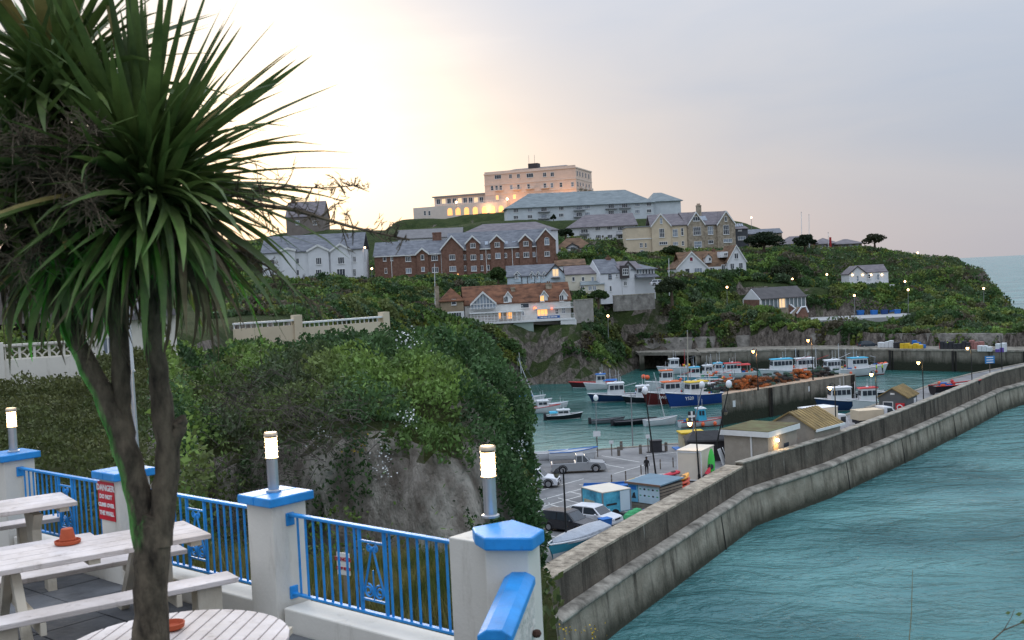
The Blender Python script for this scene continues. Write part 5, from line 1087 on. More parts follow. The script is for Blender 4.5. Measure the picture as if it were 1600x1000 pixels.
f = Fac('dark_lodge', 'dark brown lodge with glazed front behind the pierced block wall', 'house', -60, 92, 560, 42)
f.block(0, f.W, 0, 7, -2, f.z(20, 505), mat('dark_timber', (.045, .035, .03), .85, .2, 2)); MB().hexa([(-.5, -.6, f.z(20, 506)), (f.W + .5, -.6, f.z(20, 506)), (f.W + .5, 7, f.z(20, 506)), (-.5, 7, f.z(20, 506)), (-.5, 2.5, f.z(20, 430)), (f.W + .5, 2.5, f.z(20, 430)), (f.W + .5, 4, f.z(20, 430)), (-.5, 4, f.z(20, 430))]).build('roof', mat('dark_thatch', (.055, .045, .038), .95, .3, 2), f.t); win(f, 20, 530, 40, 24, 3, 1)
for (x0, y0, x1, y1, D0, D1) in ((366, 506, 470, 504, 56, 58), (470, 504, 606, 495, 58, 62)):
    a = P(x0, y0, D0); b = P(x1, y1, D1); t = thing('boundary_wall', 'cream boundary wall with pale railings behind the shrubs' if x0 == 366 else 'cream boundary wall section ending in a square post', 'wall', (a.x, a.y, a.z), math.atan2(b.y - a.y, b.x - a.x)); L = math.hypot(b.x - a.x, b.y - a.y)
    MB().box(0, L, 0, .25, -2.5, -.28).build('wall', M_cream, t); MB().box(0, L, -.04, .3, -.06, .03).build('rail', M_fr, t)
    for k in range(int(L / .3)): MB().box(k * .3, k * .3 + .05, .1, .15, -.28, -.06).build('baluster', M_fr, t)
    MB().box(L - .4, L + .05, -.1, .4, -2.5, .25).build('post', M_cream, t)
# retaining walls and stone walls on the hill
for nm, lb, x0, y0, x1, y1, D0, D1, h, m in (('stone_wall', 'rubble stone wall between the white and brick apartments', 569, 437, 630, 447, 276, 270, 3.2, M_stone), ('retaining_wall', 'grey weathered retaining wall below the cottages', 958, 461, 1022, 459, 254, 258, 3.6, mat('grey_weathered', (.17, .155, .14), .95, .35, .7, col2=(.25, .235, .21))),
        ('side_wall', 'pale stone wall beside the restaurant', 897, 470, 925, 468, 241, 245, 5.0, mat('pale_stone', (.31, .29, .26), .95, .25, .9)), ('yard_wall', 'low stone wall in front of the boathouse', 1150, 480, 1228, 482, 272, 272, 2.0, _M['low_stone'])):
    a = P(x0, y0, D0); b = P(x1, y1, D1); t = thing(nm, lb, 'wall'); along(a, b, .6, min(a.z, b.z) - h, min(a.z, b.z)).build('masonry', m, t); along(a, b, .75, min(a.z, b.z), min(a.z, b.z) + .2).build('coping', M_cap, t)
# areas kept clear of scrub: x0,y0,x1,y1
CLEAR = []
for o in list(COL.objects):
    if o.parent is None and o.get('category') in ('hotel', 'apartment block', 'apartment building', 'restaurant', 'cottage', 'house', 'villa', 'bungalow', 'boathouse', 'kiosk', 'building') and o.location.y > 100:
        xs2 = []; ys2 = []
        bpy.context.view_layer.update() if not CLEAR else None
        for c in o.children:
            if c.type == 'MESH':
                for v in c.bound_box: w = o.matrix_world @ (c.matrix_local @ Vector(v)); xs2.append(w.x); ys2.append(w.y)
        CLEAR.append((min(xs2) - .6, min(ys2) - (3.2 if o['category'] == 'restaurant' else 1.6), max(xs2) + .6, max(ys2) + 1))
# ------------------------------------------------------------------ boats
def hullcol(n, c): return mat('hull_' + n, c, .4, .1, .7, spec=.45)
H_NAVY = hullcol('navy', (.012, .035, .10)); H_BLUE = hullcol('royal_blue', (.012, .05, .24)); H_RED = hullcol('maroon', (.11, .012, .012)); H_BLK = hullcol('black', (.012, .013, .018))
H_WHT = hullcol('white', (.66, .68, .70)); H_LBL = hullcol('light_blue', (.12, .30, .48)); H_BRED = hullcol('bright_red', (.42, .03, .025)); H_GRY = hullcol('grey', (.22, .24, .26)); H_TURQ = hullcol('turquoise', (.05, .36, .50))
B_WHT = mat('boat_white', (.70, .72, .73), .5, .08, 1.2); B_OR = mat('boat_orange', (.62, .13, .03), .6, .12, 2); B_YEL = mat('boat_yellow', (.66, .45, .03), .6, .1, 2); B_BLU = mat('boat_blue', (.03, .16, .48), .55, .1, 2); B_CY = mat('boat_cyan', (.06, .42, .62), .55, .1, 2)
B_RED = mat('boat_red', (.52, .05, .05), .6, .12, 2); B_DK = mat('boat_dark', (.035, .035, .04), .7, .2, 3); B_DECK = mat('boat_deck', (.32, .31, .29), .85, .2, 2); B_BUOY = mat('buoy_orange', (.75, .13, .05), .5, .08, 3); B_ROPE = mat('rope_heap', (.18, .14, .08), .95, .4, 5)
B_GRN = mat('boat_green', (.03, .30, .12), .6, .2, 3)
def hull_sections(L, B, H, fine=.5):
    out = []
    n = 9
    for i in range(n):
        f = i / (n - 1); x = -L / 2 + L * f
        hb = B / 2 * (0.86 + .14 * min(1, f * 3)) * (1 - max(0, (f - fine) / (1 - fine)) ** 2.2); hb = max(hb, .03)
        sh = H * (1 + .05 * (1 - f) + .42 * max(0, f - .35) ** 1.6 / .65 ** 1.6)
        rake = .10 * L * max(0, f - .7) / .3
        out.append((x, hb, sh, rake))
    return out
def boat(name, label, px, py, ang, L, hull, cab=None, roof=None, B=None, H=None, reg=None, boot=None, mast=None, deckm=None, fend=0, gear=True, cabx=None, cabL=None, ch=None, stripe=None, group='boats moored in the harbour', cat='boat', z=0.0, pos=None, canopy=None, open_boat=False, out=False):
    """ang: heading of the bow in degrees, 0 = to the right of the picture, 90 = away"""
    p = pos or Pz(px, py, z); B = B or L * .34; H = H or L * .125; t = thing(name, label, cat, (p.x, p.y, z), math.radians(ang), group)
    S = hull_sections(L, B, H); h = MB(); bt = MB(); gw = MB(); dk = MB()
    for (x, hb, sh, rk) in S:
        zs = [(-.35, .35), (.04 * L * .4, .72), (sh * .55, .93), (sh, 1.0)]
        h.v += [(x + rk * max(0, zz) / sh, s * hb * k, zz) for s in (1,) for zz, k in zs] + [(x + rk * max(0, zz) / sh, -hb * k, zz) for zz, k in zs]
    def quads(mb, ks):
        for i in range(len(S) - 1):
            for k in ks: a = i * 8; mb.f += [(a + k, a + 8 + k, a + 9 + k, a + k + 1), (a + 4 + k, a + 5 + k, a + 13 + k, a + 12 + k)]
    bt.v = list(h.v); quads(bt, (0,)); quads(h, (1, 2)); h.f += [(0, 1, 2, 3, 7, 6, 5, 4)]; e = (len(S) - 1) * 8; h.f += [(e, e + 4, e + 5, e + 6, e + 7, e + 3, e + 2, e + 1)]
    h.build('hull', hull, t, True); bt.build('boot_top', boot or B_WHT, t, True)
    for s in (1, -1): gw.tube([(x + rk, s * (hb + .01), sh) for x, hb, sh, rk in S], .045 * L / 8 + .02, 5)
    gw.build('gunwale', stripe or B_WHT, t, True)
    for (x, hb, sh, rk) in S: dk.v += [(x + rk * .9, hb * .96, sh - (.12 if not open_boat else .45 * sh)), (x + rk * .9, -hb * .96, sh - (.12 if not open_boat else .45 * sh))]
    dk.f = [(2 * i, 2 * i + 1, 2 * i + 3, 2 * i + 2) for i in range(len(S) - 1)]; dk.build('deck', deckm or (B_DECK if not open_boat else B_WHT), t)
    zd = H - .12
    if open_boat:
        for x in (-L * .2, L * .1): MB().box(x - .12, x + .12, -B * .42, B * .42, H * .62, H * .62 + .05).build('thwart', B_DECK, t)
    if cab:
        cl = cabL or L * .26; cx = cabx if cabx is not None else L * .12; w = B * .66; hh = ch or 1.75 + .05 * L; c = MB()
        c.hexa([(cx - cl / 2, -w / 2, zd), (cx + cl / 2 + .1, -w / 2 * .92, zd), (cx + cl / 2 + .1, w / 2 * .92, zd), (cx - cl / 2, w / 2, zd), (cx - cl / 2, -w / 2 * .94, zd + hh), (cx + cl / 2 - .15, -w / 2 * .84, zd + hh), (cx + cl / 2 - .15, w / 2 * .84, zd + hh), (cx - cl / 2, w / 2 * .94, zd + hh)])
        wh = c.build('wheelhouse', cab, t); rf = MB().hexa([(cx - cl / 2 - .15, -w / 2 - .05, zd + hh + .002), (cx + cl / 2 + .12, -w / 2 * .93, zd + hh + .002), (cx + cl / 2 + .12, w / 2 * .93, zd + hh + .002), (cx - cl / 2 - .15, w / 2 + .05, zd + hh + .002), (cx - cl / 2 - .1, -w / 2, zd + hh + .16), (cx + cl / 2, -w / 2 * .85, zd + hh + .13), (cx + cl / 2, w / 2 * .85, zd + hh + .13), (cx - cl / 2 - .1, w / 2, zd + hh + .16)]); rf.build('roof', roof or B_WHT, t)
        z0, z1 = zd + hh * .52, zd + hh * .86
        nf = 3
        for k in range(nf):
            y0 = -w * .40 + w * .80 * k / nf + .05; y1 = -w * .40 + w * .80 * (k + 1) / nf - .05; xa = cx + cl / 2 + .1 - .25 * .52; xb = cx + cl / 2 + .1 - .25 * .86
            MB().hexa([(xa - .02, y0, z0), (xa + .03, y0, z0), (xa + .03, y1, z0), (xa - .02, y1, z0), (xb - .02, y0, z1), (xb + .03, y0, z1), (xb + .03, y1, z1), (xb - .02, y1, z1)]).build('window', M_pane, wh)
        ns = max(2, int(cl / .75))
        for s in (1, -1):
            for k in range(ns):
                x0 = cx - cl / 2 + .12 + (cl - .3) * k / ns; x1 = cx - cl / 2 + .12 + (cl - .3) * (k + 1) / ns - .12; ya = s * (w / 2 * .96 + .0); yb = s * (w / 2 * .90)
                MB().hexa([(x0, ya * .98, z0), (x1, ya * .96, z0), (x1, ya + s * .03, z0), (x0, ya + s * .03, z0), (x0, yb * .98, z1), (x1, yb * .96, z1), (x1, yb + s * .05, z1), (x0, yb + s * .05, z1)]).build('window', M_pane, wh)
        for k in range(2): MB().tube([(cx - cl * .2 + k * .4, w * .2 - k * .5, zd + hh), (cx - cl * .2 + k * .4, w * .2 - k * .5, zd + hh + rnd.uniform(1.2, 2.4))], .025, 4).build('aerial', B_WHT, t)
        MB().lathe([(.22, 0), (.24, .1), (.1, .2)], (cx, 0, zd + hh + .14), 8).build('radar', B_WHT, t)
    if mast:
        tx, tz = mast[0] + mast[2], zd + mast[1]
        for k, e in enumerate(((L * .46, 0, H * 1.3), (-L * .46, 0, H), (mast[0] - .3, B * .42, H), (mast[0] - .3, -B * .42, H))): MB().tube([(tx, 0, tz - .1), e], .016, 3).build('stay', M_lead, t)
        if gear: MB().tube([(mast[0], 0, zd + mast[1] * .45), (mast[0] - L * .3, 0, zd + mast[1] * .62)], .04, 5).build('derrick', rnd.choice([B_WHT, M_lead, B_RED]), t); MB().tube([(-L * .42, -B * .3, zd), (-L * .40, -B * .3, zd + 1.9), (-L * .40, B * .3, zd + 1.9), (-L * .42, B * .3, zd)], .05, 5).build('stern_gantry', M_lead, t)
    if mast: MB().tube([(mast[0], 0, zd), (mast[0] + mast[2], 0, zd + mast[1])], [.07, .04], 6).build('mast', B_WHT if len(mast) < 4 else mast[3], t)
    if canopy:
        x0, x1, zc = canopy[0], canopy[1], canopy[2]
        MB().prism([(x0, -B * .38, zc), (x0, B * .38, zc), (x0, B * .30, zc + .25), (x0, -B * .30, zc + .25)], 0, (x1 - x0, 0, 0)).build('canopy', canopy[3], t)
        for x in (x0 + .1, x1 - .1):
            for s in (-1, 1): MB().tube([(x, s * B * .36, zd), (x, s * B * .36, zc)], .03, 4).build('stanchion', B_WHT, t)
    if gear:
        for k in range(4):
            x = -L * .42 + rnd.uniform(0, L * .3); y = rnd.uniform(-B * .25, B * .25); s = rnd.uniform(.22, .45)
            MB().box(x - s, x + s, y - s * .7, y + s * .7, zd, zd + s * rnd.uniform(.8, 1.5)).build('fish_box', rnd.choice([B_DK, B_BLU, B_OR, B_ROPE, B_GRN, B_WHT]), t)
        for k in range(3): MB().ball((-L * .4 + rnd.uniform(0, L * .35), rnd.uniform(-B * .3, B * .3), zd + .35 + rnd.uniform(0, .5)), rnd.uniform(.18, .32), 7, 5).build('buoy', rnd.choice([B_BUOY, B_BUOY, B_RED, B_YEL]), t, True)
        for x in (-L * .45, -L * .2): MB().tube([(x, -B * .4, zd), (x, -B * .4, zd + .9), (x, B * .4, zd + .9), (x, B * .4, zd)], .03, 4).build('guard_rail', M_lead, t)
    for k in range(fend):
        x = -L * .3 + k * L * .55 / max(1, fend - 1) if fend > 1 else 0; s = -1; MB().ball((x, s * (B / 2 + .18), H * .55), .28, 8, 6, (1, 1, 1.2)).build('fender', B_BUOY, t)
    if out: MB().box(-L / 2 - .45, -L / 2 - .02, -.2, .2, -.2, H + .45).build('outboard', B_DK, t, bevel=.08)
    if reg:
        for s in (-1, 1):
            text_mesh(reg, H * .42, M_wp, t, (L * .24, s * (B / 2 * .95 + .09), H * .80), (math.pi / 2, 0, 0) if s < 0 else (math.pi / 2, 0, math.pi), ext=.02)
    return t
boat('fishing_boat', 'blue-hulled fishing boat with white wheelhouse nearest the cave', 968, 627, 180, 9.5, H_NAVY, B_WHT, B_WHT, fend=1, mast=(-.3, 3.4, 0), cabL=2.8, cabx=.6)
boat('fishing_boat', 'black-hulled white fishing boat right of the navy one', 1013, 629, 176, 7.6, H_BLK, B_WHT, B_WHT, fend=1, mast=(-1.5, 3.5, 0), cabL=2.2)
boat('fishing_boat', 'maroon-hulled fishing boat with orange wheelhouse roof', 1052, 631, 192, 9.4, H_RED, B_WHT, B_OR, reg='FW07', mast=(-2.2, 4.0, 0), cabL=2.9, cabx=.4, H=1.75)
boat('fishing_boat', 'royal blue fishing boat with yellow wheelhouse roof', 1090, 633, 200, 10.2, H_BLUE, B_WHT, B_YEL, reg='Y520', mast=(-2.6, 4.2, .3), cabL=3.4, cabx=.2, H=1.85)
boat('fishing_boat', 'white and light blue boat at the jetty end', 1112, 624, 215, 7.0, H_LBL, B_WHT, B_WHT, stripe=B_WHT, cabL=2.0, mast=(-1, 2.2, 0))
boat('fishing_boat', 'white boat with an orange-topped wheelhouse behind the maroon one', 1050, 611, 185, 8.6, H_WHT, B_WHT, B_OR, mast=(-1.8, 3.6, 0), ch=2.6, H=1.5)
boat('fishing_boat', 'white trawler with tall rust gallows at the back', 1060, 584, 180, 8.0, H_WHT, B_WHT, B_WHT, mast=(-1.5, 4.2, 0, B_RED), H=1.3)
boat('fishing_boat', 'cyan-decked workboat behind the maroon boat', 1092, 596, 185, 7.5, H_TURQ, B_WHT, B_CY, mast=(-1.5, 3.0, 0), fend=1)
boat('fishing_boat', 'small grey-green boat with a rigged pole', 1112, 592, 190, 7.0, H_GRY, B_WHT, B_WHT, mast=(0, 4.5, 0), B=2.4)
boat('fishing_boat', 'white boat with cyan cover left of the red-topped cruiser', 1128, 588, 184, 6.8, H_WHT, B_WHT, B_CY, mast=(-1.8, 3, 0), canopy=(-2.4, .2, 2.0, B_CY))
boat('cabin_cruiser', 'white cabin cruiser with red canopy top', 1152, 590, 184, 8.2, H_WHT, B_WHT, B_RED, cabL=3.2, canopy=(-2.6, .3, 2.6, B_RED), fend=0)
boat('fishing_boat', 'brown boat carrying pots beside the white and blue boat', 1125, 600, 188, 7.0, hullcol('brown', (.16, .09, .05)), None, None, mast=(-.5, 3, 0), B=2.4)
boat('open_boat', 'long dark boat with red inside at the cliff foot', 930, 605, 172, 9.0, hullcol('dark_maroon', (.06, .02, .025)), None, None, B=2.3, H=.9, deckm=B_RED, stripe=B_RED, gear=False)
boat('motor_boat', 'white motor boat with blue cover beside the long dark boat', 946, 608, 176, 7.2, H_WHT, B_WHT, B_BLU, B=2.2, H=1.0, canopy=(-2.4, .4, 1.7, B_BLU), mast=(-1, 3.2, 0))
boat('fishing_boat', 'pale blue-roofed boat left of the second jetty lamp', 1230, 588, 186, 10.0, H_WHT, B_WHT, B_CY, cabL=4.2, ch=2.5, mast=(-2, 4.5, 0))
boat('fishing_boat', 'long white boat behind the orange pots', 1265, 585, 184, 9.0, H_WHT, B_WHT, B_WHT, cabL=3.6, ch=2.4, mast=(-1.5, 4.5, 0))
boat('fishing_boat', 'white boat with clustered masts at the jetty head', 1308, 586, 188, 8.5, H_WHT, B_WHT, B_WHT, mast=(-.5, 5.5, 0), cabL=3, fend=1)
boat('fishing_boat', 'white boat with red lower hull and blue canopy at the jetty head', 1345, 587, 8, 9.8, H_WHT, B_WHT, B_CY, boot=H_BRED, cabL=3.4, cabx=-.5, mast=(-3, 4.2, 0), fend=2, H=1.5)
boat('fishing_boat', 'small white boat with two orange buoys at the stern', 1386, 577, 5, 7.2, H_WHT, None, None, fend=0, mast=(-1.5, 3.5, 0), H=1.0)
boat('fishing_boat', 'white cruiser with navy hull stripe moored beside the lorry', 1322, 641, 183, 8.2, H_NAVY, B_WHT, B_WHT, fend=2, cabL=3.2, ch=2.2, mast=(-1.5, 3, 0), H=1.5)
boat('fishing_boat', 'white boat with red roof next to the grey hut', 1364, 640, 185, 6.8, H_WHT, B_WHT, B_RED, cabL=2.6, ch=2.2, H=1.3)
boat('dark_launch', 'dark covered launch behind the navy-striped cruiser', 1345, 622, 184, 9.0, H_BLK, None, None, B=2.4, H=.9, canopy=(-2.8, 2.2, 1.7, B_DK), gear=False)
boat('fishing_boat', 'small white boat with cyan wheelhouse and red trim inside the quay', 1096, 666, 8, 6.6, H_WHT, B_CY, B_WHT, stripe=B_RED, boot=B_RED, fend=3, cabL=1.2, cabx=0, ch=1.9)
boat('sailing_boat', 'small white sailing boat with a leaning mast', 1031, 664, 15, 4.8, H_WHT, None, None, B=1.8, H=.85, gear=False, mast=(.9, 7.2, -1.5))
boat('inflatable', 'black inflatable dinghy left of the small sailing boat', 990, 663, 10, 6.2, H_BLK, None, None, B=2.2, H=.6, deckm=B_DK, stripe=B_DK, boot=B_DK, gear=False, out=True)
boat('inflatable', 'grey inflatable dinghy with outboard and red seats', 948, 661, 6, 4.8, H_GRY, None, None, B=2.0, H=.55, deckm=B_DK, stripe=B_DK, boot=B_DK, gear=False, out=True)
boat('motor_boat', 'dark-hulled cabin motor boat with cyan cover on the left', 880, 655, 4, 5.4, H_BLK, B_WHT, B_WHT, B=1.9, H=.7, cabL=2.0, ch=.9, cabx=.1, gear=False, out=True, canopy=(-2.2, -.9, 1.1, B_CY))
boat('motor_boat', 'white cabin boat behind the dark-hulled motor boat', 842, 645, 5, 6.4, H_WHT, B_WHT, B_WHT, B=2.1, H=.9, cabL=1.8, ch=1.2, gear=False, stripe=B_RED)
boat('sailing_boat', 'white yacht with a slanted boom mast at the left shore', 832, 634, 6, 6.0, H_WHT, None, None, B=2.0, H=.8, gear=False, mast=(.6, 8.0, -2.8))
boat('sailing_boat', 'blue-covered yacht with upright mast nearest the left bushes', 823, 628, 6, 6.0, H_WHT, None, None, B=2.0, H=.8, gear=False, mast=(-.4, 8.5, -.6), canopy=(-2, 1.2, 1.0, B_BLU))
boat('motor_boat', 'small white open boat with outboard beyond the cabin boats', 866, 637, 3, 4.2, H_WHT, None, None, B=1.7, H=.7, gear=False, out=True, open_boat=True)
boat('rowing_boat', 'white rowing boat with blue rim drawn up behind the pickup', 893, 716, 2, 4.6, H_WHT, None, None, B=1.8, H=.75, stripe=B_BLU, gear=False, open_boat=True, z=4.15, boot=H_WHT)
boat('dinghy', 'upturned white dinghy left of the blue-rimmed rowing boat', 858, 716, 2, 3.6, H_WHT, None, None, B=1.5, H=.6, gear=False, z=4.1, boot=H_WHT)
boat('blue_boat', 'blue covered boat on the quay behind the shed', 962, 775, -8, 5.4, mat('blue_cover', (.03, .15, .42), .7, .15, 1.5), None, None, B=1.9, H=.9, deckm=_M['blue_cover'], gear=False, z=4.35, stripe=_M['blue_cover'])
boat('beached_boat', 'dark-hulled boat laid up on the quay right of the grey hut', 1492, 612, 12, 7.0, H_BLK, None, None, B=2.2, H=1.0, gear=True, z=4.2, stripe=B_RED)
# covered boat on a trailer beside the wall
a = Pz(864, 861, 4.6); b = Pz(938, 829, 4.6); ang = math.degrees(math.atan2(b.y - a.y, b.x - a.x)); m_ = (a + b) / 2
t = boat('covered_boat', 'boat under a grey tarpaulin on a trailer beside the sea wall', 0, 0, ang + 180, (b - a).length, H_TURQ, None, None, B=1.9, H=.6, gear=False, z=4.3, pos=m_)
L_ = (b - a).length; tp = MB(); prof = []
for i in range(9):
    f = i / 8; x = -L_ / 2 + L_ * f; hb = .98 * (1 - max(0, (f - .5) / .5) ** 2.2) + .05; zz = .63 + .1 * f
    tp.v += [(x, -hb, zz - .12), (x, -hb * .9, zz + .15), (x, 0, zz + .48 - .15 * abs(f - .4)), (x, hb * .9, zz + .15), (x, hb, zz - .12)]
tp.f = [(i * 5 + k, i * 5 + k + 1, i * 5 + k + 6, i * 5 + k + 5) for i in range(8) for k in range(4)] + [(0, 4, 3, 2, 1), (40, 41, 42, 43, 44)]
tp.build('tarpaulin', mat('grey_tarp', (.34, .37, .41), .6, .15, 1.6, bump=.6, bscale=4), t, True)
for x in (-1, .9): MB().box(x - .06, x + .06, -.9, .9, -.3, .05).build('trailer_beam', M_lead, t); 
for s in (-1, 1): MB().tube([(-.2, s * .95 - .07, -.28), (-.2, s * .95 + .07, -.28)], .27, 12).build('wheel', B_DK, t)

# ------------------------------------------------------------------ vehicles
M_tyre = mat('tyre', (.015, .015, .016), .85, .1, 5); M_rim = mat('alloy_rim', (.35, .35, .36), .4, .1, 5, metal=.6); M_hl = mat('headlight', (.7, .72, .75), .15, .05, 3, spec=.6); M_tl = mat('tail_light', (.35, .01, .01), .3, .05, 3); M_glass = mat('car_glass', (.03, .04, .05), .06, .2, 1, spec=.8)
def car(label, p, ang, L, W, H, paint, style='hatch', name='parked_car', cat='car'):
    t = thing(name, label, cat, tuple(p), math.radians(ang), 'vehicles parked on the quay')
    g = .22; h1 = H * .58; hw = W / 2
    if style == 'pickup': top = [(-L / 2, h1 * .98), (-L * .06, h1), (-L * .05, H * .99), (L * .10, H), (L * .24, h1 * 1.03), (L * .47, h1 * .90), (L / 2, h1 * .62)]
    elif style == 'hatch': top = [(-L / 2, h1 * .9), (-L * .47, h1 * 1.05), (-L * .36, H * .97), (-L * .05, H), (L * .10, H * .96), (L * .26, h1 * 1.02), (L * .46, h1 * .84), (L / 2, h1 * .6)]
    else: top = [(-L / 2, h1 * .9), (-L * .48, H * .92), (-L * .40, H), (L * .02, H), (L * .10, H * .97), (L * .24, h1 * 1.03), (L * .46, h1 * .90), (L / 2, h1 * .6)]
    # body: belt-line slab with wheel arches, plus greenhouse
    bd = MB(); ys = [(-1.0, 0), (-.97, .12), (.97, .12), (1.0, 0)]
    belt = [(x, min(z, h1 * 1.04)) for x, z in top]
    prof = [(-L / 2 + .03, g)] + belt + [(L / 2 - .03, g)]
    n = len(prof); rings = [(-hw, .0), (-hw * .94, .07), (hw * .94, .07), (hw, .0)]
    bd.prism([(x, -hw, z) for x, z in prof], 0, (0, W, 0)); body = bd.build('body', paint, t, bevel=.09)
    gh = [(x, z) for x, z in top if z > h1 * 1.03 or False]
    if style == 'pickup': gh = [(-L * .055, h1 - .02), (-L * .045, H * .99), (L * .10, H), (L * .235, h1 - .02)]
    elif style == 'hatch': gh = [(-L * .475, h1 - .02), (-L * .37, H * .97), (-L * .05, H), (L * .09, H * .97), (L * .27, h1 - .02)]
    else: gh = [(-L * .485, h1 - .02), (-L * .44, H * .98), (L * .02, H), (L * .09, H * .97), (L * .25, h1 - .02)]
    c = MB(); m = len(gh)
    for s in (-1, 1): c.v += [(x, s * hw * (.95 if z < h1 else .78), z) for x, z in gh]
    c.f = [tuple(range(m))[::-1], tuple(range(m, 2 * m))] + [(i, i + 1, i + 1 + m, i + m) for i in range(m - 1)]
    cb = c.build('cabin', paint, t, bevel=.05)
    # glass: side windows, windscreen, rear screen
    def at(s, x, z, o=.012):
        f = (z - h1) / (H - h1); return (x, s * (hw * (.95 - .17 * max(0, min(1, f))) + o), z)
    za, zb = h1 + .04, H * .93
    def xz(k, z):  # x on the greenhouse's end line at height z
        (x0, z0), (x1, z1) = (gh[0], gh[1]) if k == 0 else (gh[-1], gh[-2]); return x0 + (x1 - x0) * (z - z0) / (z1 - z0)
    xl0, xl1, xr0, xr1 = xz(0, za) + .12, xz(0, zb) + .1, xz(1, za) - .14, xz(1, zb) - .06; xm = (xl0 + xr0) / 2 - .05
    for s in (-1, 1):
        for p0, p1, p2, p3 in (((xl0, za), (xm - .05, za), (xm - .05, zb), (xl1, zb)), ((xm + .05, za), (xr0, za), (xr1, zb), (xm + .05, zb))):
            if style == 'pickup' and p0[0] == xl0 and xm - xl0 < .3: continue
            v = [at(s, *q) for q in (p0, p1, p2, p3)]; w = [(x, y - s * .02, z) for x, y, z in v]; b_ = MB(); b_.hexa([w[0], w[1], v[1], v[0], w[3], w[2], v[2], v[3]]); b_.build('side_window', M_glass, cb)
    for k, nm in ((1, 'windscreen'), (0, 'rear_window')):
        sg = 1 if k else -1; v = [(xz(k, za) + sg * .015, -hw * .84, za), (xz(k, za) + sg * .015, hw * .84, za), (xz(k, zb) + sg * .015, hw * .72, zb), (xz(k, zb) + sg * .015, -hw * .72, zb)]
        w = [(x - sg * .03, y, z - .01) for x, y, z in v]; MB().hexa([w[0], w[1], v[1], v[0], w[3], w[2], v[2], v[3]]).build(nm, M_glass, cb)
    r = .33 if H < 1.7 else .38
    for x in (-L * .30, L * .31):
        for s in (-1, 1):
            wo = MB().tube([(x, s * (hw - .20), r), (x, s * (hw + .015), r)], r, 16).build('wheel', M_tyre, t); MB().tube([(x, s * (hw - .1), r), (x, s * (hw + .025), r)], r * .62, 12).build('rim', M_rim, wo)
            MB().tube([(x + (r + .07) * math.cos(a_), s * (hw + .005), r + (r + .07) * math.sin(a_)) for a_ in [math.pi * k / 8 for k in range(9)]], .045, 5).build('wheel_arch', B_DK, t)
    for s in (-1, 1):
        MB().box(L / 2 - .20, L / 2 - .005, s * hw * .66 - .16, s * hw * .66 + .16, h1 * .62, h1 * .80).build('headlight', M_hl, t, bevel=.03); MB().box(-L / 2 - .01, -L / 2 + .06, s * hw * .82 - .1, s * hw * .82 + .1, h1 * .65, h1 * .95).build('tail_light', M_tl, t)
        MB().ball((L * .17, s * (hw + .1), h1 + .07), .11, 7, 4, (.7, 1.1, .8)).build('mirror', paint, t)
    MB().box(L / 2 - .06, L / 2 + .03, -hw * .93, hw * .93, g + .02, h1 * .5).build('bumper', B_DK if style != 'hatch' else paint, t, bevel=.03); MB().box(L / 2 + .0, L / 2 + .034, -hw * .4, hw * .4, h1 * .62, h1 * .76).build('grille', B_DK, t)
    MB().box(L / 2 + .03, L / 2 + .04, -.26, .26, g + .12, g + .23).build('number_plate', M_wp, t)
    if style == 'pickup':
        MB().box(-L * .47, -L * .08, -hw * .86, hw * .86, h1 * .975, h1 * 1.0 + .03).build('load_bed', B_DK, t); MB().box(-L / 2 - .1, -L / 2, -hw * .9, hw * .9, g, g + .18).build('rear_bumper', M_lead, t)
    return t
P_SIL = mat('paint_silver', (.36, .37, .38), .3, .04, 2, spec=.5, metal=.35); P_WHT = mat('paint_white', (.68, .69, .71), .28, .03, 2, spec=.5); P_BLK = mat('paint_black', (.02, .02, .024), .2, .1, 2, spec=.6); P_DBL = mat('paint_dark', (.03, .045, .06), .25, .1, 2, spec=.5)
def gz(px, py, z=4.0): p = Pz(px, py, z); return p
car('silver pickup truck with open bed parked on the quay', gz(904, 737), 0, 5.2, 1.8, 1.75, P_SIL, 'pickup', 'pickup_truck', 'pickup')
car('white car nosing out from behind the cliff on the quay', gz(836, 760), -12, 4.5, 1.8, 1.7, P_WHT, 'suv')
car('white hatchback parked beside the blue box trailer', gz(929, 818), -38, 4.2, 1.72, 1.45, P_WHT)
car('black estate car parked next to the white hatchback', gz(890, 829), -38, 4.3, 1.75, 1.55, P_BLK, 'suv')
car('white car by the flat-roofed stores behind the sea wall', gz(1196, 722), 62, 4.2, 1.72, 1.45, P_WHT)
car('dark car parked on the far quay by the ramp', P(1357, 543, 238), 5, 4.3, 1.75, 1.5, P_DBL)
car('white car on the lane beside the veranda house', P(1030, 446, 264), 2, 4.4, 1.75, 1.45, P_WHT)
# lorry and van near the grey hut
def axis_box(mbx, x0, x1, y0, y1, z0, z1): return mbx.box(x0, x1, y0, y1, z0, z1)
p = Vector((32.8, 118.3, 4.0)); t = thing('box_lorry', 'cream box-bodied lorry behind the sea wall beside a lamp post', 'lorry', tuple(p), math.radians(25), 'vehicles parked on the quay')
M_box = mat('cream_panel', (.66, .60, .50), .55, .06, 1.2)
MB().box(-1.7, 1.9, -1.15, 1.15, .95, 3.3).build('box_body', M_box, t, bevel=.03); MB().box(-1.72, 1.92, -1.17, 1.17, 3.28, 3.36).build('box_roof', B_WHT, t); MB().box(-1.7, 3.4, -.9, .9, .55, .93).build('chassis', B_DK, t)
MB().prism([(2.0, -1.0, .6), (3.6, -1.0, .6), (3.6, -1.0, 1.4), (3.1, -1.0, 2.35), (2.0, -1.0, 2.4)], 0, (0, 2.0, 0)).build('cab', P_WHT, t, bevel=.06); MB().box(2.4, 3.1, -1.02, 1.02, 1.45, 2.1).build('cab_window', M_glass, t)
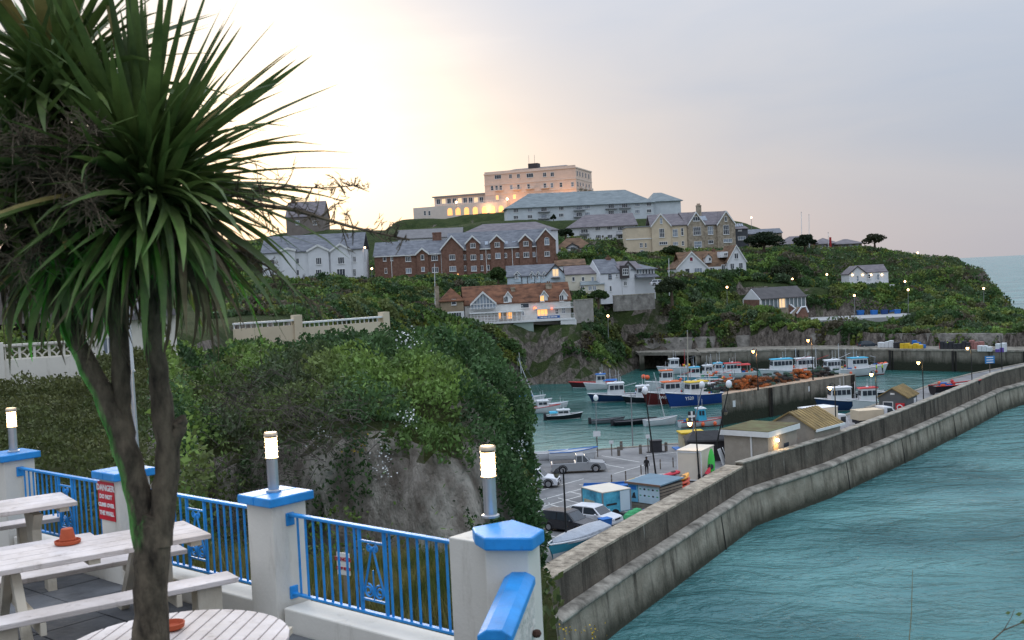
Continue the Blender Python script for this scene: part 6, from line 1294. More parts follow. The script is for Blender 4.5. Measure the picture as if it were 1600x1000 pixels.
for x in (-1.0, 2.9):
    for s in (-1, 1): MB().tube([(x, s * .85, .42), (x, s * 1.1, .42)], .42, 14).build('wheel', M_tyre, t)
p = gz(1368, 664); t = thing('flatbed_truck', 'white tipper truck with beige body parked left of the grey hut', 'truck', tuple(p), math.radians(12), 'vehicles parked on the quay')
MB().box(-2.6, .5, -1.0, 1.0, .8, 1.9).build('tipper_body', M_cream, t); MB().prism([(.6, -.95, .5), (2.4, -.95, .5), (2.4, -.95, 1.2), (1.6, -.95, 2.1), (.6, -.95, 2.15)], 0, (0, 1.9, 0)).build('cab', P_WHT, t, bevel=.06); MB().prism([(1.0, -.97, 1.3), (2.0, -.97, 1.3), (1.55, -.97, 1.95), (1.0, -.97, 1.98)], 0, (0, 1.94, 0)).build('cab_window', M_glass, t); MB().box(-2.5, 2.2, -.8, .8, .4, .78).build('chassis', B_DK, t)
for x in (-1.7, 1.6):
    for s in (-1, 1): MB().tube([(x, s * .75, .38), (x, s * 1.0, .38)], .38, 14).build('wheel', M_tyre, t)

# ------------------------------------------------------------------ sheds, stores and things on the quay
WA = math.atan2(wd.y, wd.x)        # along the sea wall
def quad_thing(name, label, cat, pa, pb, depth, zt, z=4.0):
    """origin at the left front corner seen from the camera, x along the front"""
    a = Pz(*pa, z); b = Pz(*pb, z); t = thing(name, label, cat, tuple(a), math.atan2(b.y - a.y, b.x - a.x)); return t, (b - a).length
t, w = quad_thing('ticket_shed', 'boarded ticket shed with blue roof and picture boards', 'shed', (983, 793), (1033, 800), 4, 2.3)
d = 3.0; zt = 2.05
for k in range(8): MB().box(-.02, w + .02, -.02, d + .02, k * .25, k * .24 + .225).build('board', mat('grey_board', (.24, .20, .155), .85, .2, 1.5), t)
MB().box(.02, w - .02, .02, d - .02, 0, zt - .02).build('core', B_DK, t); MB().hexa([(-.15, -.2, zt), (w + .15, -.2, zt), (w + .15, d + .15, zt + .12), (-.15, d + .15, zt + .12), (-.15, -.2, zt + .1), (w + .15, -.2, zt + .1), (w + .15, d + .15, zt + .22), (-.15, d + .15, zt + .22)]).build('roof', mat('blue_grey_felt', (.13, .21, .27), .7, .12, 1), t)
MB().box(-.17, w + .17, -.26, -.2, zt - .05, zt + .12).build('fascia', mat('brown_fascia', (.22, .13, .09), .8, .15, 2), t)
def board(t, x0, x1, z0, z1, y, kind):
    o = MB().box(x0, x1, y - .03, y, z0, z1).build('picture_board', mat('board_pale', (.55, .66, .72), .6, .08, 2) if kind else mat('board_sea', (.16, .42, .58), .6, .25, 1.2), t)
    if kind:
        for r in range(2):
            for k in range(5): x = x0 + (x1 - x0) * (k + .5) / 5; zz = z0 + (z1 - z0) * (.42 + .36 * r); MB().ball((x, y - .035, zz), .09, 6, 3, (1.3, .15, .6 + .3 * (k % 2))).build('printed_fish', B_DK if k % 2 else B_GRN, o)
    else:
        MB().box(x0 + .1, x1 - .15, y - .036, y - .031, z1 - .45, z1 - .12).build('printed_banner', B_BLU, o); MB().prism([(x0 + .3, y - .036, z0 + .3), (x0 + .75, y - .036, z0 + .3), (x0 + .62, y - .036, z0 + .8), (x0 + .45, y - .036, z0 + .7)], 0, (0, .004, 0)).build('printed_boat', B_DK, o)
board(t, .05, w * .31, .55, 1.98, -.025, 0); board(t, w * .33, w - .06, .55, 1.98, -.025, 1)
t, w = quad_thing('box_trailer', 'blue box trailer printed with a sea picture beside the white hatchback', 'trailer', (911, 802), (943, 812), 2, 2)
d = 2.6; M_sea = mat('sea_print', (.03, .22, .42), .5, .5, .8, col2=(.10, .42, .55))
MB().box(0, w, 0, d, .4, 2.05).build('box_body', M_sea, t); MB().box(-.04, w + .04, -.04, d + .04, 2.05, 2.12).build('roof', M_box, t)
for x, y in ((0, 0), (w, 0), (w, d), (0, d)): MB().box(x - .05, x + .05, y - .05, y + .05, .38, 2.06).build('corner_trim', M_lead, t)
MB().box(w + .002, w + .03, d * .62, d - .08, .45, 2.0).build('door', M_bluew, t)
MB().box(.25, w * .6, -.012, -.002, .75, 1.25).build('printed_island', mat('print_sand', (.45, .42, .30), .6, .3, 2), t); MB().box(w + .002, w + .012, d * .12, d * .5, 1.0, 1.15).build('printed_boat', B_DK, t); MB().tube([(w - .02, d * .42, .34), (w + .16, d * .42, .34)], .34, 14).build('wheel', M_tyre, t); MB().tube([(-.16, d * .42, .34), (.02, d * .42, .34)], .34, 14).build('wheel', M_tyre, t); MB().box(w * .45, w * .55, -1.2, 0, .4, .5).build('drawbar', M_lead, t)
t, w = quad_thing('storage_box', 'tall cream storage container beside the green kayak', 'container', (1060, 752), (1097, 754), 3, 3)
d = 3.4; h = 2.75; MB().box(0, w, 0, d, .12, h).build('body', M_box, t); MB().box(-.05, w + .05, -.05, d + .05, h, h + .1).build('lid', M_box, t, bevel=.02)
for z in (.12, h - .12): MB().box(-.03, w + .03, -.03, -.001, z, z + .1).build('trim', B_WHT, t)
for x in (0, w): MB().box(x - .04, x + .04, -.028, 0, .22, h - .12).build('corner_trim', B_WHT, t)
def kayak(label, p, ang, m, L=3.0, tilt=0.0, group=None, up=0.0):
    t = thing('kayak', label, 'kayak', (p.x, p.y, p.z + up), math.radians(ang), group); k = MB(); n = 10
    for i in range(n + 1):
        f = i / n; x = -L / 2 + L * f; r = .34 * math.sin(math.pi * (f * .94 + .03)) ** .6; zc = .16 + .12 * abs(f - .5) ** 2 * 4
        k.v += [(x, r * math.cos(a), zc + .16 * math.sin(a) * (r / .34 + .2)) for a in [2 * math.pi * j / 8 for j in range(8)]]
    k.f = [(i * 8 + j, i * 8 + (j + 1) % 8, i * 8 + 8 + (j + 1) % 8, i * 8 + 8 + j) for i in range(n) for j in range(8)] + [tuple(range(7, -1, -1)), tuple(n * 8 + j for j in range(8))]
    k.build('hull', m, t, True); MB().lathe([(.24, 0), (.27, .04), (.20, .05)], (-.1, 0, .30), 10).build('cockpit_rim', B_DK, t); t.rotation_euler = (0, -tilt, math.radians(ang)); return t
K_OR = mat('kayak_orange', (.65, .09, .04), .45, .2, 1.2, spec=.4); K_YO = mat('kayak_flame', (.70, .30, .03), .45, .25, 1.5, spec=.4); K_GR = mat('kayak_green', (.06, .52, .08), .45, .1, 1.5, spec=.4)
q = gz(1069, 778)
for k in range(5): kayak(['orange kayak at the bottom of the stack', 'orange kayak second from the bottom of the stack', 'red-orange kayak in the middle of the stack', 'orange kayak fourth in the stack', 'flame-coloured kayak on top of the stack'][k], q + Vector((rnd.uniform(-.05, .05), rnd.uniform(-.05, .05), 0)), 64 + rnd.uniform(-4, 4), K_YO if k == 4 else K_OR, 2.9, 0, 'stacked kayaks behind the ticket shed', .10 + k * .36)
kayak('red kayak lying across behind the ticket shed', gz(1055, 752), 15, mat('kayak_red', (.55, .04, .07), .45, .1, 2), 2.6, .2, None, .6)
kayak('bright green kayak standing upright against the cream container', gz(1113, 752), 64, K_GR, 3.0, 1.35, None, 1.4)
kayak('red kayak leaning behind the cream container', gz(1106, 754), 30, _M['kayak_red'], 1.6, .9, None, .5)
t = thing('fishing_hut', 'dark felt-roofed hut with a white door behind the cream container', 'hut', tuple(gz(1076, 722)), math.radians(-4)); w = 4.4
MB().box(0, w, 0, 3.4, 0, 2.0).build('wall', B_DK, t); MB().hexa([(-.2, -.3, 2.0), (w + .3, -.3, 2.0), (w + .3, 3.6, 2.0), (-.2, 3.6, 2.0), (-.1, -.2, 2.15), (w + .2, -.2, 2.15), (w - .6, 2.2, 2.75), (.8, 2.2, 2.75)]).build('roof', mat('black_felt', (.03, .03, .032), .85, .3, 2), t); MB().box(w + .002, w + .05, .6, 1.5, .1, 1.8).build('door', B_WHT, t); MB().box(w + .002, w + .05, 1.9, 2.8, .9, 1.6).build('window', B_WHT, t)
for k in range(3):
    t = thing('leaning_board', ['white board leaning by the hut door', 'second white board propped beside the hut', 'white sail bag propped between hut and wall'][k], 'board', tuple(gz(1130 + k * 9, 727 - k * 2)), math.radians(60 + 20 * k)); MB().hexa([(0, 0, 0), (1.0, 0, 0), (1.0, .06, 0), (0, .06, 0), (.1, .5, 1.5), (.9, .5, 1.5), (.9, .56, 1.5), (.1, .56, 1.5)]).build('board', B_WHT, t)
boat('dinghy', 'blue-covered white dinghy behind the sea wall by the drainpipe', 1163, 717, 40, 3.8, H_WHT, None, None, B=1.6, H=.8, gear=False, z=4.3, deckm=B_BLU, stripe=B_WHT)
# flat-roofed stores and gabled store
f = Fac('harbour_stores', 'flat-roofed pebble-dashed stores with white fascia and a lit doorway', 'building', 1133, 1201, 724, 104.4, 101.4)
W = f.W; f.t.location.z = 4.0; zt = 2.95; M_dash = mat('pebble_dash', (.33, .295, .245), .95, .12, 1.5, bump=.5, bscale=20); f.A.z = 4.0; f.block(0, W, 0, 6.0, -1, zt, M_dash)
MB().box(-.35, W + .3, -.35, 6.2, zt, zt + .5).build('fascia', M_fr, f.t); MB().box(-.3, W + .25, -.3, 6.15, zt + .502, zt + .56).build('roof_felt', mat('mossy_felt', (.17, .11, .055), .95, .45, .7, col2=(.10, .11, .05)), f.t)
MB().box(W * .62, W * .62 + .13, -.14, -.01, -.5, zt).build('downpipe', M_fr, f.t)
MB().box(W + .004, W + .05, 1.0, 2.0, -1, 2.0).build('door', mat('lit_door', (.62, .42, .2), .7, .1, 2), f.t); MB().ball((W + .2, 1.6, 2.45), .17).build('door_lamp', mat('door_lamp', (1, .8, .5), .5, 0, 1, emit=(1, .72, .4), estr=12), f.t)
MB().box(W + .004, W + .04, 3.2, 4.2, .9, 1.9).build('window', M_pane, f.t)
ld = bpy.data.lights.new('door_lamp_glow', 'POINT'); ld.energy = 40; ld.color = (1, .7, .4); ld.shadow_soft_size = .15; lo = bpy.data.objects.new('door_lamp_glow', ld); COL.objects.link(lo); lo.parent = f.t; lo.location = (W + .6, 1.5, 2.3)
t = thing('gabled_store', 'pebble-dashed store with yellow lichened ribbed roof', 'building', (25.8, 111.5, 4.0), math.radians(-45))
class FF: pass
f = FF(); f.t = t
# local x across the sea wall (to the right), y along it (away)
w, d, ze, zr = 5.3, 5.2, 2.6, 4.0
MB().prism([(0, 0, -.5), (w, 0, -.5), (w, 0, ze), (w / 2, 0, zr), (0, 0, ze)], 0, (0, d, 0)).build('wall', M_dash, t)
rr = MB(); 
for s, xe in ((0, -.35), (1, w + .35)): rr.hexa([(xe, -.3, ze - .22), (w / 2, -.3, zr), (w / 2, d + .3, zr), (xe, d + .3, ze - .22), (xe, -.3, ze - .1), (w / 2, -.3, zr + .12), (w / 2, d + .3, zr + .12), (xe, d + .3, ze - .1)])
rr.build('roof', mat('lichen_roof', (.19, .135, .06), .9, .4, .8, col2=(.30, .21, .085)), t)
for k in range(10):
    y = -.2 + k * .57; rb = MB()
    for xe in (-.36, w + .36): rb.hexa([(xe, y, ze - .1), (w / 2, y, zr + .12), (w / 2, y + .15, zr + .12), (xe, y + .15, ze - .1), (xe, y, ze - .04), (w / 2, y, zr + .19), (w / 2, y + .15, zr + .19), (xe, y + .15, ze - .04)])
    rb.build('roof_rib', mat('rib_grey', (.24, .18, .09), .9, .25, 1), t)
MB().box(w + .3, w + .42, -.3, d + .3, ze - .32, ze - .08).build('gutter', M_fr, t); MB().box(1.2, 2.4, -.04, 0, 1.9, 3.0).build('vent_panel', B_WHT, t); MB().box(w + .002, w + .05, 1.2, 2.2, .9, 1.6).build('window', M_pane, t)
# life ring on its post
def ring(label, p, r=.38, ang=0):
    t = thing('life_ring', label, 'life ring', tuple(p), ang); o = MB(); o.tube([(r * math.cos(a), 0, r * math.sin(a)) for a in [2 * math.pi * k / 16 for k in range(17)]], .1, 7, False); o.build('ring', B_BUOY, t, True)
    for a in (.4, 2.0, 3.6, 5.2): MB().tube([(r * math.cos(a), 0, r * math.sin(a)), (r * math.cos(a + .25), 0, r * math.sin(a + .25))], .107, 7).build('band', B_WHT, t)
    MB().box(-.5, .5, .1, .16, -.55, .55).build('back_board', B_BUOY, t); MB().box(-.06, .06, .16, .24, -1.6, .5).build('post', B_DK, t); return t
ring('orange life ring on its board next to the gabled store', P(1296, 681, 112), .36, -.2)
# grey hut
a = Vector((44.0, 131.5, 4.0)); t = thing('grey_hut', 'grey boarded hut with lichened roof and red life ring box', 'hut', (a.x, a.y, 4.0), math.radians(-35)); w, d, ze, zr = 3.3, 4.6, 2.5, 3.5
M_gb = mat('grey_boards', (.105, .115, .12), .8, .15, 1.2); a2 = math.radians(0)
MB().prism([(0, 0, -.4), (w, 0, -.4), (w, 0, ze), (w / 2, 0, zr), (0, 0, ze)], 0, (0, d, 0)).build('wall', M_gb, t)
rr = MB()
for xe in (-.25, w + .25): rr.hexa([(xe, -.25, ze - .18), (w / 2, -.25, zr), (w / 2, d + .25, zr), (xe, d + .25, ze - .18), (xe, -.25, ze - .08), (w / 2, -.25, zr + .1), (w / 2, d + .25, zr + .1), (xe, d + .25, ze - .08)])
rr.build('roof', _M['lichen_roof'], t)
for k in range(9):
    y = -.2 + k * .57; rb = MB(); rb.hexa([(w + .26, y, ze - .08), (w / 2, y, zr + .1), (w / 2, y + .14, zr + .1), (w + .26, y + .14, ze - .08), (w + .26, y, ze - .02), (w / 2, y, zr + .16), (w / 2, y + .14, zr + .16), (w + .26, y + .14, ze - .02)]); rb.build('roof_rib', _M['rib_grey'], t)
wf = MB().box(.5, 1.7, -.07, 0, 1.15, 1.9).build('window', B_WHT, t); MB().box(.58, 1.62, -.085, -.01, 1.23, 1.82).build('pane', M_pane, wf); MB().box(w, w + .06, 3, 4, 1.3, 2.0).build('side_window', B_WHT, t); MB().box(1.4, 1.9, -.03, 0, 2.75, 2.95).build('plate', B_WHT, t)
rb = MB().box(2.05, 3.05, -.25, -.002, .75, 1.75).build('ring_box', mat('ring_box_red', (.55, .03, .04), .5, .08, 2), t); o = MB(); o.tube([(2.55 + .3 * math.cos(q_), -.3, 1.25 + .3 * math.sin(q_)) for q_ in [2 * math.pi * k / 14 for k in range(15)]], .07, 6, False); o.build('ring', B_WHT, rb)

# small things on the car park
M_pst = mat('old_post', (.14, .12, .10), .9, .25, 3)
for i, (px, py) in enumerate(((922, 716), (967, 712), (971, 703), (1001, 709), (1041, 705), (1032, 733), (1002, 742), (978, 752), (1052, 730), (956, 758))):
    t = thing('mooring_post', ['stubby post behind the pickup cab', 'mooring post left of the sign post pair', 'taller post at the water edge', 'mooring post midway along the water edge', 'mooring post near the dark bin', 'thin post right of the standing person', 'thin post behind the picture shed roof', 'thin post behind the yellow dinghy', 'thin post left of the cream container', 'thin post behind the blue boat'][i], 'post', tuple(gz(px, py)), 0, 'posts on the quay'); r = .16 if i < 5 else .06
    MB().lathe([(r, -.1), (r, .85), (r * .8, .95)], n=8).build('post', M_pst, t, True); MB().lathe([(r * 1.08, .6), (r * 1.08, .68)], n=8).build('band', M_lead, t)
def signpost(label, px, py, h, w, hh, m, ang=0.0, z=4.0, lines=None):
    t = thing('notice_board', label, 'sign', tuple(gz(px, py, z)), ang, 'notice boards round the harbour'); MB().box(-.05, .05, -.05, .05, -.1, h).build('post', M_pst, t); MB().box(-w / 2, w / 2, -.09, -.055, h - hh, h).build('panel', m, t)
    if lines:
        for k in range(lines): MB().box(-w * .36, w * .36, -.097, -.0905, h - hh * (k + .75) / lines, h - hh * (k + .4) / lines).build('pale_lettering', M_wp, t)
    return t
M_pw = mat('panel_white', (.66, .68, .68), .6, .05, 2)
signpost('white notice board on a post at the slipway', 934, 714, 2.7, .75, .55, M_pw); signpost('small white notice on a thin post beside the slipway', 956, 712, 1.6, .45, .35, M_pw); signpost('small white notice right of the slipway', 1013, 707, 1.9, .42, .4, M_pw)
signpost('blue notice board with white lettering at the quay end', 1547, 588, 3.2, 1.5, 1.15, mat('sign_blue', (.03, .22, .52), .5, .05, 2), .0, 4.0, 3)
t = thing('ladder_sign', 'white plate on the jetty face near its end', 'sign', tuple(J0 + jd * 2.6 - jn * .03) + (3.0,), math.atan2(jd.y, jd.x)); MB().box(-.3, .3, -.04, 0, -.55, .4).build('plate', M_pw, t)
t = thing('ladder_sign', 'small white plate on the middle of the jetty face', 'sign', tuple(J0 + jd * 20.5 - jn * .03) + (3.3,), math.atan2(jd.y, jd.x)); MB().box(-.15, .15, -.04, 0, -.4, .4).build('plate', M_pw, t)
t = thing('waste_bin', 'dark square bin standing at the water edge', 'bin', tuple(gz(1025, 706))); MB().box(-.6, .6, -.45, .45, 0, 1.15).build('body', B_DK, t, bevel=.04); MB().box(-.65, .65, -.5, .5, 1.15, 1.25).build('lid', B_DK, t); MB().box(-1.0, 1.0, -.5, .1, -.02, .06).build('spilt_net', B_DK, t)
for i, (px, py, m) in enumerate(((925, 848, B_BLU), (946, 826, B_BLU))):
    t = thing('blue_tub', ['blue plastic tub beside the covered boat', 'blue plastic crate in front of the white hatchback'][i], 'tub', tuple(gz(px, py)), .5, 'blue tubs by the wall'); MB().hexa([(-.35, -.3, 0), (.35, -.3, 0), (.35, .3, 0), (-.35, .3, 0), (-.42, -.36, .75), (.42, -.36, .75), (.42, .36, .75), (-.42, .36, .75)]).build('tub', B_BLU, t, bevel=.03); MB().box(-.44, .44, -.38, .38, .75, .8).build('rim', B_BLU, t)
t = thing('net_heap', 'bright green netting heaped in front of the ticket shed', 'net', tuple(gz(990, 815))); MB().ball((0, 0, .35), .75, 10, 6, (1, .8, .75)).ball((.35, .5, .45), .55, 8, 5, (1, 1, .9)).ball((-.4, -.3, .25), .5, 8, 5).build('heap', mat('green_net', (.06, .32, .13), .9, .4, 4, bump=1, bscale=9), t)
t = thing('gear_heap', 'tangled blue rope and floats below the picture boards', 'fishing gear', tuple(gz(1005, 806)), WA); 
for k in range(9): MB().ball((rnd.uniform(-.6, 1.4), rnd.uniform(-.3, .4), .2), rnd.uniform(.15, .28), 6, 4).build('float', rnd.choice([B_BLU, B_DK, B_CY, B_GRN]), t)
t = thing('yellow_dinghy', 'yellow tipped dinghy bow behind the blue covered boat', 'dinghy', tuple(gz(979, 765)), .6); MB().hexa([(-.8, -.4, 0), (.8, -.1, 0), (.8, .1, 0), (-.8, .4, 0), (-.7, -.5, .5), (1.0, -.05, .9), (1.0, .05, .9), (-.7, .5, .5)]).build('hull', mat('dinghy_yellow', (.60, .42, .10), .6, .1, 2), t)
t = thing('boat_trailer', 'white empty boat trailer behind the ticket shed', 'trailer', tuple(gz(1035, 752)), .05); 
for y in (-.5, .5): MB().tube([(-2, y * .5, .6), (1.8, y, .55)], .05, 5).build('rail', B_WHT, t)
MB().tube([(1.0, -.8, .3), (1.0, .8, .3)], .05, 5).build('axle', M_lead, t)
for y in (-.8, .8): MB().tube([(1.0, y - .08, .3), (1.0, y + .08, .3)], .3, 12).build('wheel', M_tyre, t)
t = thing('deck_boat_cabin', 'blue workboat cabin with cream top alongside the quay', 'boat', tuple(Pz(1083, 712, 3.2)), .1); MB().box(-2.0, 2.6, -1.1, 1.1, -3.4, .9).build('hull', B_BLU, t); MB().box(-1.3, 1.0, -.9, .9, .9, 2.5).build('wheelhouse', mat('faded_cream', (.50, .42, .26), .7, .15, 1.5), t); MB().box(-1.45, 1.2, -1.0, 1.0, 2.5, 2.65).build('roof', B_YEL, t)
for k in range(3): MB().box(-1.1 + k * .7, -.6 + k * .7, -.93, -.9, 1.6, 2.3).build('window', M_pane, t)
# lobster pots on the jetty: wire creels, each an object
CR = MB()
for x in (-.42, -.14, .14, .42): CR.tube([(x, -.27, 0), (x, -.27, .18), (x, -.15, .36), (x, .15, .36), (x, .27, .18), (x, .27, 0)], .028, 4)
for y, z in ((-.27, .03), (.27, .03), (-.27, .18), (.27, .18), (-.15, .36), (.15, .36), (0, .37)): CR.tube([(-.44, y, z), (.44, y, z)], .022, 4)
CR.box(-.42, .42, -.24, .24, .03, .27)
creels = {}
for nm, c in (('orange', (.30, .105, .035)), ('rust', (.17, .075, .035)), ('dark', (.05, .05, .05)), ('green', (.05, .10, .08))):
    me = CR.mesh('creel'); me.materials.append(mat('creel_' + nm, c, .9, .35, 3)); creels[nm] = me
def pile(s0, s1, o0, o1, n, cols, h, lab):
    for k in range(n):
        s = rnd.uniform(s0, s1); o = rnd.uniform(o0, o1); lv = int(rnd.random() ** 1.3 * h * (1 - abs((s - s0) / (s1 - s0) - .5) * .8)); q = J0 + jd * s + jn * o
        c = obj('lobster_pot', creels[rnd.choice(cols)], None, None, (q.x, q.y, 4.51 + lv * .37), (rnd.uniform(-.1, .1), rnd.uniform(-.1, .1), rnd.uniform(0, 3.1))); tag(c, lab, 'lobster pot', lab)
pile(5.5, 13, 1.4, 4.6, 80, ['orange', 'orange', 'rust', 'rust', 'dark'], 5, 'orange lobster pot heaped beside the first jetty lamp'); pile(13, 21, 2, 5, 55, ['dark', 'green', 'dark', 'rust'], 4, 'dark lobster pot heaped in the middle of the jetty'); pile(21, 26, 2.4, 5.2, 45, ['orange', 'orange', 'rust'], 5, 'orange lobster pot heaped around the second jetty lamp'); pile(26, 31.5, 1.5, 5, 45, ['dark', 'green', 'dark'], 4, 'dark lobster pot heaped at the far end of the jetty'); pile(1.2, 5, 2.5, 5.2, 26, ['dark', 'green'], 3, 'dark lobster pot heaped at the near end of the jetty')
# gear along the far quay
for i, (px, py, D, w, h, m, lb) in enumerate(((1384, 543, 232, 3.2, 1.6, M_pw, 'white store box on the far quay'), (1424, 545, 226, 4.5, 1.2, B_YEL, 'yellow fish boxes on the far quay'), (1432, 536, 228, 1.6, 1.6, B_BLU, 'blue drum stack on the far quay'), (1441, 541, 226, 1.2, 1.0, B_BLU, 'low blue drum on the far quay'), (1408, 543, 228, 3.0, 1.4, B_DK, 'dark creel stack by the white store box'), (1493, 541, 218, 6.0, 1.7, B_DK, 'long dark creel stack on the far quay'), (1522, 537, 216, 3.5, 2.0, mat('net_pink', (.34, .16, .14), .95, .3, 3), 'pinkish net heap on the far quay'), (1539, 547, 211, 2.6, 1.3, M_pw, 'white fish box stack on the far quay'), (1564, 545, 208, 1.8, 2.0, B_WHT, 'white tank on the far quay'), (1563, 550, 208, 1.6, .9, mat('purple_box', (.14, .08, .34), .7, .1, 2), 'purple crate under the white tank'), (1475, 543, 222, 1.6, 1.6, B_RED, 'red ring box on the far quay'), (1510, 543, 217, 3.0, 1.4, mat('creel_heap', (.07, .07, .06), .95, .4, 3), 'dark rope heap on the far quay'))):
    q = P(px, py, D); q.z = 4.31; t = thing('quay_gear', lb, 'fishing gear', tuple(q), -.7, 'gear stacked along the far quay')
    nx_ = max(2, int(w / .8)); 
    for k in range(nx_):
        hh = h * rnd.uniform(.65, 1.05); x = -w / 2 + w * k / nx_; MB().box(x + .02, x + w / nx_ - .03, -.5, .5 + rnd.uniform(0, .4), 0, hh).build('box', m, t, bevel=.05)
# gear by the boathouse yard
yard = MB(); a0, a1, a2, a3 = P(1228, 500, 268), P(1424, 497, 268), P(1424, 486, 284), P(1228, 488, 284); zy = 8.9
yd = MB().add([(v.x, v.y, zy) for v in (a0, a1, a2, a3)] + [(v.x, v.y, zy - 3) for v in (a0, a1, a2, a3)], [(0, 1, 2, 3), (0, 4, 5, 1), (1, 5, 6, 2), (3, 7, 4, 0), (2, 6, 7, 3)]).build('yard', mat('yard_concrete', (.36, .36, .35), .9, .15, .4)); tag(yd, kind='structure')
yl = ['blue', 'navy', 'teal', 'white', 'red']; ym = [B_BLU, mat('tub_navy', (.02, .06, .20), .6, .1, 2), mat('tub_teal', (.04, .26, .32), .6, .1, 2), B_WHT, B_RED]
for k in range(34):
    px = 1232 + k * 5.2 + rnd.uniform(-2, 2); i = rnd.choice([0, 0, 0, 1, 1, 2, 3, 4]); q = Pz(px, 491.5 + rnd.uniform(-1.5, 1.5) - (px - 1320) * .03, zy + .01)
    t = thing('storage_tub', yl[i] + ' storage tub in the yard row beside the boathouse', 'tub', (q.x, q.y, zy + .005), rnd.uniform(-.3, .3), yl[i] + ' storage tub in the yard row beside the boathouse'); s = rnd.uniform(.5, .8)
    MB().hexa([(-s, -s * .7, 0), (s, -s * .7, 0), (s, s * .7, 0), (-s, s * .7, 0), (-s * 1.1, -s * .8, s * 1.5), (s * 1.1, -s * .8, s * 1.5), (s * 1.1, s * .8, s * 1.5), (-s * 1.1, s * .8, s * 1.5)]).build('tub', ym[i], t); MB().box(-s * 1.15, s * 1.15, -s * .85, s * .85, s * 1.5, s * 1.62).build('rim', ym[i], t)
for k in range(6): q = Pz(1300 + k * 19, 492 - k * .6, zy); t = thing('yard_post', 'pale timber post along the boathouse yard', 'post', (q.x, q.y, zy), 0, 'pale timber post along the boathouse yard'); MB().box(-.12, .12, -.12, .12, 0, 2.4).build('post', mat('pale_post', (.40, .36, .30), .9, .1, 2), t)
for k, (pts) in enumerate((((1235, 490), (1243, 482), (1235, 476)), ((1245, 490), (1252, 480), (1259, 479), (1263, 488)))):
    t = thing('white_coping_frame', ['angled white coping of the left old slip wall', 'hexagonal white coping of the right old slip wall'][k], 'wall'); pp3 = [P(x, y, 277) for x, y in pts]; MB().tube([tuple(v) for v in pp3], .22, 4).build('coping', M_wwall, t); MB().prism([(v.x, v.y + .1, v.z) for v in pp3] + [(pp3[-1].x, pp3[-1].y + .1, 8.0), (pp3[0].x, pp3[0].y + .1, 8.0)], 0, (0, 2, 0)).build('brickwork', M_brick, t)

# ------------------------------------------------------------------ lamps, poles, people, gulls
M_iron = mat('black_iron', (.012, .013, .014), .5, .15, 4); M_lant = mat('lantern_lit', (1, .8, .45), .5, 0, 1, emit=(1, .62, .22), estr=8.0); M_orl = mat('sodium_lit', (1, .5, .2), .5, 0, 1, emit=(1, .36, .10), estr=14.0); M_unl = mat('lantern_unlit', (.20, .18, .13), .3, .1, 3)
def heritage(label, base, top, m, light=0, side=-1):
    t = thing('lamp_post', label, 'street lamp', tuple(base), 0, 'iron lamp posts round the harbour'); d = top - base; h = d.length
    MB().tube([(0, 0, -.1), tuple(d * .12), tuple(d * .14), tuple(d)], [.13, .12, .075, .055], 8).build('post', M_iron, t, True)
    e = d; s = side * .085 * h; MB().tube([tuple(e * .99), tuple(e + Vector((s * .5, 0, .12))), tuple(e + Vector((s, 0, .02)))], .03, 5).build('bracket', M_iron, t)
    c = e + Vector((s, 0, 0)); cc = (c.x, c.y, c.z); MB().lathe([(.03, .05), (.10, -.02), (.24, -.20), (.25, -.24)], cc, 10).build('hood', M_iron, t, True); MB().lathe([(.20, -.245), (.215, -.30), (.14, -.52), (.05, -.60)], cc, 10).build('lantern', m, t, True)
    if light:
        ld = bpy.data.lights.new('lamp_glow', 'POINT'); ld.energy = light; ld.color = (1, .48, .18) if m is M_orl else (1, .66, .3); ld.shadow_soft_size = .2; lo = bpy.data.objects.new('lamp_glow', ld); COL.objects.link(lo); lo.parent = t; lo.location = (c.x, c.y, c.z - .95)
    return t
def hp(px, yt, D, zb=4.0): top = P(px, yt, D); b = Vector((top.x, top.y, zb)); return b, top
def lean(pb, pt, z=4.0): b = Pz(*pb, z); return b, P(*pt, b.y)
b, tp_ = lean((886, 861), (880, 733)); heritage('unlit iron lamp post beside the covered boat', b, tp_, M_unl)
b, tp_ = lean((1093, 754), (1086, 655)); heritage('lit iron lamp post in front of the cream container', b, tp_, M_lant, 60)
for px, yt, D, lb in ((1304, 600, 116, 'lit iron lamp post beside the box lorry'), (1368, 580, 128, 'lit iron lamp post left of the grey hut'), (1441, 562, 139, 'lit iron lamp post right of the grey hut'), (1517, 540, 158, 'lit iron lamp post near the laid-up boat')): heritage(lb, *hp(px, yt, D), M_lant, 60)
heritage('unlit iron lamp post at the far right of the quay', *hp(1564, 524, 171), M_unl); heritage('unlit iron lamp post behind the flat-roofed stores', *hp(1128, 640, 112), M_unl, 0, 1)
q = J0 + jd * 5.3 + jn * 1.4; tq = P(1182, 545, q.y); heritage('orange-glowing lamp post among the jetty pots', Vector((tq.x, q.y, 4.5)), tq, M_orl, 450)
q = J0 + jd * 21.5 + jn * 1.4; tq = P(1268, 528, q.y); heritage('orange-glowing lamp post at the middle of the jetty', Vector((tq.x, q.y, 4.5)), tq, M_orl, 450)
def globe(label, pb, pt, m, z=4.0, r=.3, pole=M_iron, D=None, gm=None):
    b = Pz(*pb, z) if D is None else P(*pb, D); tp_ = P(*pt, b.y); t = thing('globe_lamp', label, 'street lamp', tuple(b), 0, 'globe lamps'); d = tp_ - b
    MB().tube([(0, 0, -.1), tuple(d)], [.09, .05], 7).build('post', pole, t, True); MB().ball(tuple(d + Vector((0, 0, r * .6))), r, 10, 6, (1, 1, 1.3)).build('globe', gm or m, t, True); MB().lathe([(r * .5, -.05), (r * .6, .06)], tuple(d), 8).build('collar', pole, t); return t
